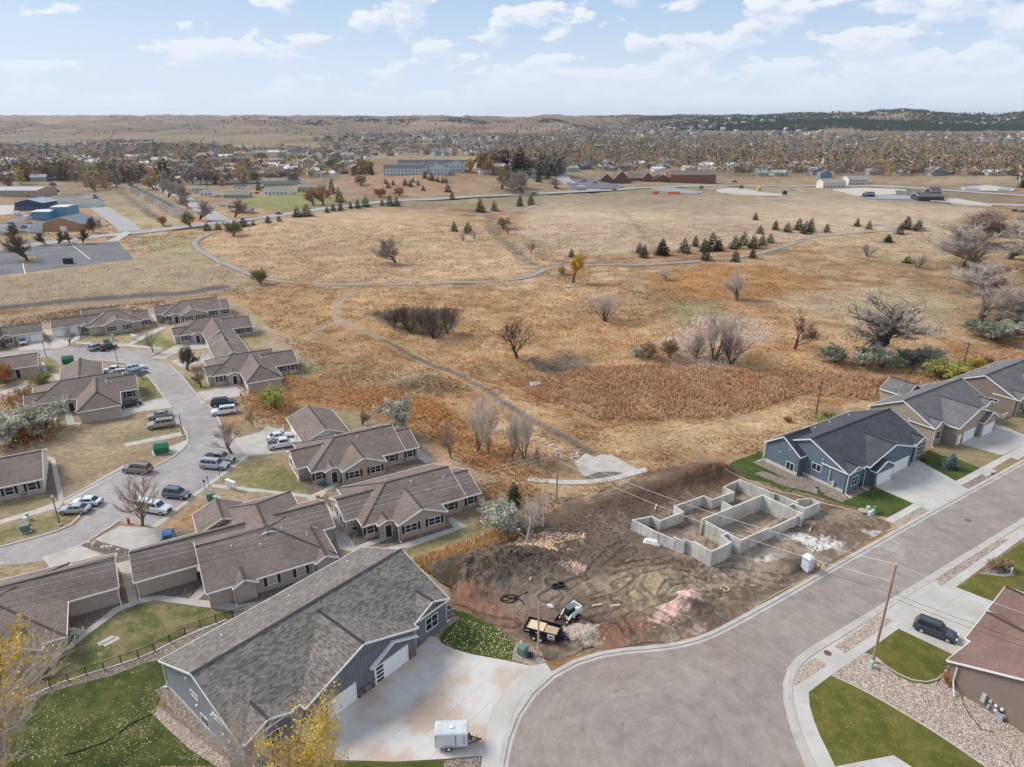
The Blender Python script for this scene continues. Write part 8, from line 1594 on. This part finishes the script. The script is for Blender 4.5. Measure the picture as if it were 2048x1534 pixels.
# soccer goal in the field, picnic box, inlet
p = G(9, 1000, 985); t = thing('goal_frame', 'thin yellow goal frame standing in the dry field', 'goal', p, R(40)); YM = mat('goal_yellow', (.5,.4,.2)); part('post', MB().cyl((-2, 0, 0), .07, 2.2, 6), YM, t); part('post', MB().cyl((2, 0, 0), .07, 2.2, 6), YM, t); part('bar', MB().bar((-2, 0, 2.2), (2, 0, 2.2), .14, .14), YM, t)
p = G(13, 1012, 530); t = thing('drain_inlet', 'square concrete drain inlet at the edge of the cattails', 'drain inlet', p, R(20)); part('box', MB().box(-1.3, 1.3, -1.1, 1.1, -.5, .5), CONC, t); part('grate', MB().box(-.95, .95, -.75, .75, .5, .56), mat('grate', (.3,.3,.3), .5), t)
sheet('spillway', WP(13, [(1202,905),(1255,860),(1300,880),(1330,866),(1385,872),(1512,940),(1400,975),(1285,1000),(1235,960)]), CONC_OLD, .10); sheet('spillway_mud', WP(13, [(1250,975),(1320,950),(1400,950),(1440,958),(1390,972),(1290,998)]), mat('mud', (.15,.125,.10)), .115); ribbon('footpath', WP(13, [(980,985),(1080,998),(1180,1006),(1280,1003),(1400,982),(1550,938)]), 1.5, CONC, .13, False, step=2)
b_ = [U(13, random.uniform(790, 860), random.uniform(735, 765)) for _ in range(14)] + [U(13, 1045 + i*9 + random.uniform(-8, 8), 800 + i*6 + random.uniform(-8, 8)) for i in range(10)] + [U(13, 1195 + random.uniform(-15, 25), 870 + random.uniform(-12, 20)) for _ in range(8)]
bm0 = MB().add([(-.4,-.3,-.1),(.4,-.35,-.1),(.45,.3,-.1),(-.35,.35,-.1),(-.25,-.2,.3),(.3,-.15,.35),(.2,.2,.32),(-.2,.2,.28)], [(0,3,2,1),(4,5,6,7),(0,1,5,4),(1,2,6,5),(2,3,7,6),(3,0,4,7)]).mesh('boulder'); bm0.materials.append(mat('boulder', (.48,.42,.36), .9, .2))
for i, q in enumerate(b_): o = link('boulder', bm0, None, None, q, random.uniform(0, 6)); s_ = random.uniform(.6, 1.2); o.scale = (s_, s_, s_); tag(o, 'pale boulder ' + ('in the rock channel behind the poplars' if i < 14 else 'in the short line below the white-stemmed poplar' if i < 24 else 'beside the concrete spillway'), 'boulder', 'boulders along the drainage')
# pedestals, transformers, boxes
def box_thing(name, label, cat, p, w, d, h, ma, rot=33, lid=.06, group=None):
    t = thing(name, label, cat, (p.x, p.y, .06), R(rot), group); part('cabinet', MB().box(-w/2, w/2, -d/2, d/2, 0, h), ma, t); part('lid', MB().box(-w/2 - .03, w/2 + .03, -d/2 - .03, d/2 + .03, h, h + lid, .02, .02), ma, t); part('pad', MB().box(-w/2 - .12, w/2 + .12, -d/2 - .12, d/2 + .12, -.1, .05), CONC, t); return t
UG = 'green utility boxes'
box_thing('transformer', 'green transformer box on the gravel by the lamp pole', 'transformer', U(4, 1960, 560), 1.1, .9, 1.15, GREENB, 50, group=UG); box_thing('pedestal', 'pale green pedestal at the foot of the street utility pole', 'pedestal', U(8, 622, 915), .45, .4, .85, PALEG, 33, group=UG)
for x, y, lb_, m_, h in ((975,1180,'left green box of the cluster by the blue house lawn',PALEG,1.0),(1005,1195,'pale front box of the cluster by the blue house lawn',PALEG,.8),(1020,1180,'dark green box of the cluster by the blue house lawn',GREENB,1.0),(985,1215,'light blue pedestal of the cluster by the blue house lawn',mat('ped_blue',(.45,.58,.65)),1.0)): box_thing('pedestal', lb_, 'pedestal', U(7, x, y), .55, .5, h, m_, 33, group=UG)
p = U(7, 940, 1195); o = link('cable_spool', MB().cyl((0, 0, 0), .75, .12, 18).cyl((0, 0, .12), .45, .5, 14).cyl((0, 0, .62), .75, .12, 18).mesh('cable_spool'), mat('spool_wood', (.42,.30,.18)), None, (p.x, p.y, .06)); tag(o, 'wooden cable spool beside the green boxes', 'cable spool')
for x, y, lb_ in ((1445,320,'taller green pedestal among the grass clumps'),(1470,330,'shorter green pedestal among the grass clumps')): box_thing('pedestal', lb_, 'pedestal', U(8, x, y), .35, .3, .7, GREENB, group=UG)
p = U(8, 1493, 335); o = link('white_post', MB().cyl((0, 0, 0), .13, 1.0, 10).mesh('white_post'), WHITE, None, (p.x, p.y, .06)); tag(o, 'white marker post beside the ornamental grasses', 'post')
p = U(8, 1415, 325); o = link('landscape_rock', MB().add([(-.6,-.4,0),(.6,-.45,0),(.65,.4,0),(-.5,.45,0),(-.3,-.2,.5),(.35,-.2,.6),(.25,.25,.5),(-.25,.2,.45)], [(4,5,6,7),(0,1,5,4),(1,2,6,5),(2,3,7,6),(3,0,4,7)]).mesh('landscape_rock'), mat('dark_rock', (.16,.15,.15), .9, .3, 4), None, (p.x, p.y, .06)); tag(o, 'dark rock in front of the ornamental grasses', 'rock')
box_thing('transformer', 'grey-green transformer beside the car park walk', 'transformer', U(1, 1235, 1285), 1.3, 1.1, 1.2, GREENB, 30, group=UG)
for i, x in enumerate((1258, 1272, 1292)): box_thing('pedestal', f'{ORD[i]} of three pale pedestals beside the car park transformer', 'pedestal', U(1, x, 1297 + i*4), .45, .4, 1.0, PALEG, 30, group=UG)
box_thing('transformer', 'dark green transformer on the corner lawn at the left', 'transformer', U(1, 152, 1470), 1.2, 1.0, 1.1, GREENB, 30, group=UG)
for i, (x, y) in enumerate(((155,1425),(165,1400))): box_thing('pedestal', ('lower','upper')[i] + ' pale pedestal behind the corner-lawn transformer', 'pedestal', U(1, x, y), .45, .4, 1.0, PALEG if i else WHITE, 30, group=UG)
box_thing('transformer', 'grey transformer on the upper verge by the road', 'transformer', U(1, 625, 368), 1.6, 1.2, 1.1, GREENB, 30, group=UG); box_thing('pedestal', 'pale pedestal on the upper verge right of the transformer', 'pedestal', U(1, 662, 350), .6, .5, 1.5, PALEG, 30, group=UG)
for z, x, y, lb_ in ((1,1355,1222,'white mailbox bank by the car park walk'),(1,785,352,'grey mailbox bank by the upper walk')):
    p = U(z, x, y); t = thing('mailbox_bank', lb_, 'mailboxes', (p.x, p.y, .05), R(-30), 'mailbox banks'); 
    for i in range(3):
        part('box', MB().box(-1.2 + i*.82, -.45 + i*.82, -.25, .25, .7, 1.6), WHITE, t); part('post', MB().box(-.9 + i*.82, -.76 + i*.82, -.08, .08, 0, .7), GALV, t)
for z, x, y, lb_ in ((1,937,1020,'green dumpster with steep lid on the estate pad'),(1,390,492,'dark green dumpster by the upper road')):
    p = U(z, x, y); t = thing('dumpster', lb_, 'dumpster', (p.x, p.y + .8, .05), R(20), 'green dumpsters'); GD_ = mat('dumpster_green', (.02,.13,.07), .5, .15); part('bin', MB().box(-1.2, 1.2, -.9, .9, .1, 1.3), GD_, t); part('lid', MB().add([(-1.22,-.92,1.3),(1.22,-.92,1.3),(1.22,.92,1.3),(-1.22,.92,1.3),(-1.22,-.2,1.95),(1.22,-.2,1.95),(1.22,.5,1.95),(-1.22,.5,1.95)], [(0,1,5,4),(4,5,6,7),(2,3,7,6),(1,2,6,5),(3,0,4,7)]), mat('lid_green', (.03,.18,.10), .4, .1), t); part('side_rail', MB().box(-1.3, -1.2, -.7, .7, .7, .85).box(1.2, 1.3, -.7, .7, .7, .85), GD_, t)
p = U(1, 755, 1425); t = thing('fire_hydrant', 'red fire hydrant at the kerb by the bare tree', 'fire hydrant', p); RD = mat('hydrant_red', (.5,.03,.03), .5, .05); part('barrel', MB().cyl((0, 0, -.1), .17, .85, 10), RD, t); part('bonnet', MB().tube([(0,0,.75),(0,0,.9),(0,0,1.0)], [.22,.16,.04], 10), RD, t); part('outlet', MB().cyl((-.3, 0, .5), .08, .6, 8, 'x'), RD, t)
for z, x, y, lb_ in ((1,1222,1208,'blue-bagged waste post by the car park walk'),(1,1288,1155,'thin sign post by the silver SUV'),(1,1202,1230,'thin sign post below the waste post')): p = U(z, x, y); t = thing('sign_post', lb_, 'sign post', p, R(30), 'small posts along the car park walk'); part('post', MB().box(-.04, .04, -.04, .04, 0, 2.1), BLACKM, t); part('plate', MB().box(-.16, .16, -.06, -.04, 1.6, 2.05), PLAST if 'thin' in lb_ else mat('bag_blue', (.2,.4,.55)), t)
for z, x, y, lb_ in ((3,640,628,'air conditioner at the corner of the blue tub house'),(3,1350,500,'air conditioner under the right windows of the blue tub house'),(3,1780,835,'air conditioner under the far window of the two-window house'),(3,1285,1005,'white air conditioner by the two-window house porch'),(3,1015,1000,'air conditioner at the left corner of the two-window house'),(3,90,1395,'air conditioner on the rock bed at the bottom of the long brown house'),
                   (1,145,1262,'air conditioner by the left-edge house windows'),(1,1705,540,'air conditioner behind the tapered garage house'),(2,243,830,'air conditioner beside the green-chair porch'),(7,625,1045,'air conditioner at the blue house side wall'),(8,1425,1230,'grey air conditioner beside the brown house dish'),(4,1585,350,'air conditioner at the far end of the grey house'),(4,484,1120,'black-topped air conditioner at the near corner of the grey house')):
    p = U(z, x, y); ac_unit((p.x, p.y, .05), lb_, R(30))
p = U(8, 1480, 1245); t = thing('satellite_dish', 'small grey satellite dish on a post by the brown house', 'satellite dish', (p.x, p.y, .06), R(-120)); part('post', MB().cyl((0, 0, 0), .04, 1.5, 6), GALV, t); part('dish', MB().tube([(0,0,1.6),(.12,0,1.7),(.2,0,1.78)], [.08,.38,.46], 14), GALV, t); part('feed_arm', MB().bar((0, 0, 1.5), (.5, 0, 1.4), .04, .04), GALV, t)
for z, x, y, lb_, cl in ((8,357,828,'round rust-brown manhole cover in the verge concrete',(.16,.07,.05)),(7,1665,1236,'manhole cover in the street',(.12,.11,.11)),(7,1838,918,'manhole cover in the sidewalk',(.06,.06,.06)),(0,1392,1185,'small grey cover in the cul-de-sac',(.14,.13,.13))):
    p = U(z, x, y); o = link('manhole_cover', MB().cyl((0, 0, 0), .45, .03, 20).mesh('manhole_cover'), mat('cover_%d' % x, cl, .8, .1), None, (p.x, p.y, .055 if z == 8 or x == 1838 else .0)); tag(o, lb_, 'manhole cover', 'manhole covers')
# estate odds and ends by the porches
p = U(3, 795, 645); o = link('paddling_tub', MB().cyl((0, 0, 0), .7, .3, 18, r2=.8).mesh('paddling_tub'), mat('tub_blue', (.03,.25,.5)), None, (p.x, p.y, .06)); tag(o, 'round blue tub by the porch', 'tub')
p = U(3, 885, 635); o = link('toy_chest', MB().box(-.6, .6, -.4, .4, 0, .8, .1, .1).mesh('toy_chest'), mat('toy_yellow', (.5,.45,.08)), None, (p.x, p.y, .06)); tag(o, 'yellow and green play box beside the blue tub', 'toy box')
p = U(3, 880, 1180); o = link('blue_bin', MB().box(-.4, .4, -.4, .4, 0, 1.1).mesh('blue_bin'), mat('bin_blue', (.02,.14,.4)), None, (p.x, p.y, .06)); tag(o, 'blue bin at the corner of the long brown house', 'bin')
def chair(p, rot, label, ma, group=None):
    t = thing('patio_chair', label, 'chair', (p.x, p.y, .07), R(rot), group); part('seat', MB().box(-.28, .28, -.28, .28, .4, .46), ma, t); part('backrest', MB().box(-.28, .28, .24, .3, .46, 1.0), ma, t)
    for i in (-1, 1):
        for j in (-1, 1): part('leg', MB().box(i*.25-.03, i*.25+.03, j*.25-.03, j*.25+.03, 0, .4), ma, t)
        part('armrest', MB().box(i*.3-.04, i*.3+.04, -.25, .28, .62, .67), ma, t)
GC_ = mat('chair_green', (.08,.35,.22)); chair(U(2, 255, 705), 30, 'left green patio chair by the bottom-left porch', GC_); chair(U(2, 288, 700), 50, 'right green patio chair by the bottom-left porch', GC_); chair(U(3, 450, 1335), 30, 'grey chair against the wall of the long brown house, left', GALV, 'wall chairs'); chair(U(3, 530, 1312), 30, 'grey chair against the wall of the long brown house, right', GALV, 'wall chairs')
def bench(p, rot, label, ma):
    t = thing('garden_bench', label, 'bench', (p.x, p.y, .07), R(rot)); part('seat', MB().box(-.9, .9, -.25, .25, .4, .46), ma, t); part('backrest', MB().box(-.9, .9, .22, .28, .5, .9), ma, t)
    for i in (-.8, .8): part('leg', MB().box(i-.05, i+.05, -.22, .22, 0, .4), ma, t)
bench(U(2, 440, 660), 30, 'grey bench under the eave of the bottom-left house', GALV); bench(U(1, 1288, 610), 20, 'white bench beside the tapered garage house', WHITE)
for z, x, y, lb_, cl in ((1,1245,600,'red planter beside the white bench',(.4,.04,.03)),(2,345,680,'purple flower pot on the bottom-left porch',(.2,.05,.25)),(2,385,680,'teal flower pot on the bottom-left porch',(.03,.25,.3)),(2,775,370,'dark red planter at the passage between the houses',(.3,.08,.06)),(2,1255,430,'red cooler on the porch of the long house',(.5,.04,.04)),(3,752,752,'orange pumpkin-coloured pot on the rock bed',(.45,.16,.05)),(7,880,1022,'left dark planter ring in front of the blue house',(.04,.035,.03)),(7,918,1002,'right dark planter ring in front of the blue house',(.04,.035,.03)),(4,1998,575,'dark tyre ring beside the transformer',(.03,.03,.03))):
    p = U(z, x, y); o = link('planter', MB().cyl((0, 0, 0), .3, .35, 14, r2=.38).cyl((0, 0, .35), .40, .05, 14).mesh('planter'), mat('pot_%d' % x, cl), None, (p.x, p.y, .06)); tag(o, lb_, 'planter', 'planters and pots')
for i, (x, y) in enumerate(((365,775),(418,790),(242,880))): p = U(2, x, y); o = link('door_mat', MB().box(-.75, .75, -.45, .45, 0, .03).mesh('door_mat'), mat('mat_green', (.02,.10,.04)), None, (p.x, p.y, .075), R(10)); tag(o, ('upper left','right','lowest')[i] + ' dark green mat by the bottom-left porch walk', 'mat', 'green mats')
for i, (x, y) in enumerate(((610,810),(640,815))): p = U(2, x, y); o = link('paving_slab', MB().box(-.9, .9, -.4, .4, 0, .05).mesh('paving_slab'), CONC_OLD, None, (p.x, p.y, .03), R(50)); tag(o, ('left','right')[i] + ' paving slab in the estate lawn', 'slab', 'slabs in the lawn')
for i, (x, y) in enumerate(((510,253),(540,258),(590,280),(615,278),(640,278),(680,295))): p = U(2, x, y); o = link('landscape_rock', bm0, None, None, (p.x, p.y, .1), i); tag(o, f'{ORD[i]} pale rock from the left on the triangular rock bed', 'rock', 'rocks on the triangular bed')
# ------------------------------------------------------------------ black picket fence behind the grey house
FP = WP(2, [(0,1165),(180,1118),(290,1080),(395,1048),(500,1012),(600,980),(700,942),(797,912),(890,872),(884,822),(980,822),(1067,777),(1155,737),(1245,708),(1340,678),(1430,650)]); f0 = FP[0]; FE = thing('picket_fence', 'long black metal picket fence between the estate lawn and the grey house yard', 'fence', (0, 0, 0)); pk = MB()
inst_post = None
FP2 = FP[:9] + FP[10:]
for a, b in zip(FP2[:-1], FP2[1:]):
    d = b - a; n = max(1, round(d.length / 2.2))
    for i in range(n):
        q = a + d * i / n; o = inst('post', 'fp', lambda: MB().box(-.03, .03, -.03, .03, 0, 1.32), BLACKM, FE, (q.x, q.y, 0))
    [part('rail', MB().bar((a.x, a.y, h_), (b.x, b.y, h_), .03, .035), BLACKM, FE) for h_ in (.25, 1.2)]
    m = int(d.length / .16)
    for i in range(m): q = a + d * (i + .5) / m; pk.box(q.x - .012, q.x + .012, q.y - .012, q.y + .012, .1, 1.28)
o = part('picket', pk, BLACKM, FE); o['kind'] = 'stuff'
hm = bpy.data.materials.new('thin_haze'); hm.use_nodes = True; hm.node_tree.nodes.clear(); pv = nd(hm.node_tree, 'ShaderNodeVolumePrincipled'); pv.inputs['Color'].default_value = (.80, .87, .97, 1); pv.inputs['Density'].default_value = 4e-5; pv.inputs['Anisotropy'].default_value = .3
ho = nd(hm.node_tree, 'ShaderNodeOutputMaterial'); hm.node_tree.links.new(pv.outputs[0], ho.inputs[1]); struct('haze', MB().box(-17500, 17500, -400, 16500, -120, 260), hm, 'stuff')
# a bird high over the ridge
b = bpy.data.meshes.new('bird'); m = MB().add([(-.2,-.9,.05),(.25,-.3,0),(.3,.3,0),(-.2,.9,.05),(-.1,.25,-.04),(-.15,-.25,-.04),(.55,0,.03),(-.6,0,0)], [(0,1,5),(1,6,2),(1,2,4,5),(2,3,4),(5,4,7)]); vec = U(0, 1760, 218, 63); o = link('bird', m.add([(.4,-.07,-.1),(.4,.07,-.1),(-.5,0,-.06)], [(0,1,2)]).mesh('bird'), BLACKM, None, (vec.x * .0 + 64, 118, 62.3), .3); tag(o, 'dark bird gliding above the pine ridge', 'bird')

# ------------------------------------------------------------------ look-alikes that still share a label are told apart by their order from the left
bpy.context.view_layer.update(); same = {}
for o in S.objects:
    if o.parent is None and 'label' in o.keys(): same.setdefault(o['label'], []).append(o)
for lb_, os_ in same.items():
    if len(os_) < 2: continue
    os_.sort(key=lambda o: proj(o.location)[0])
    for i, o in enumerate(os_):
        n_ = i + 1; sf = 'th' if 10 < n_ % 100 < 14 else {1: 'st', 2: 'nd', 3: 'rd'}.get(n_ % 10, 'th'); l_ = f'{lb_}, {n_}{sf} from left'; o['label'] = ' '.join(w for w in l_.split() if len(l_.split()) <= 15 or w not in ('the', 'a', 'of', 'at', 'long', 'low', 'left-hand'))
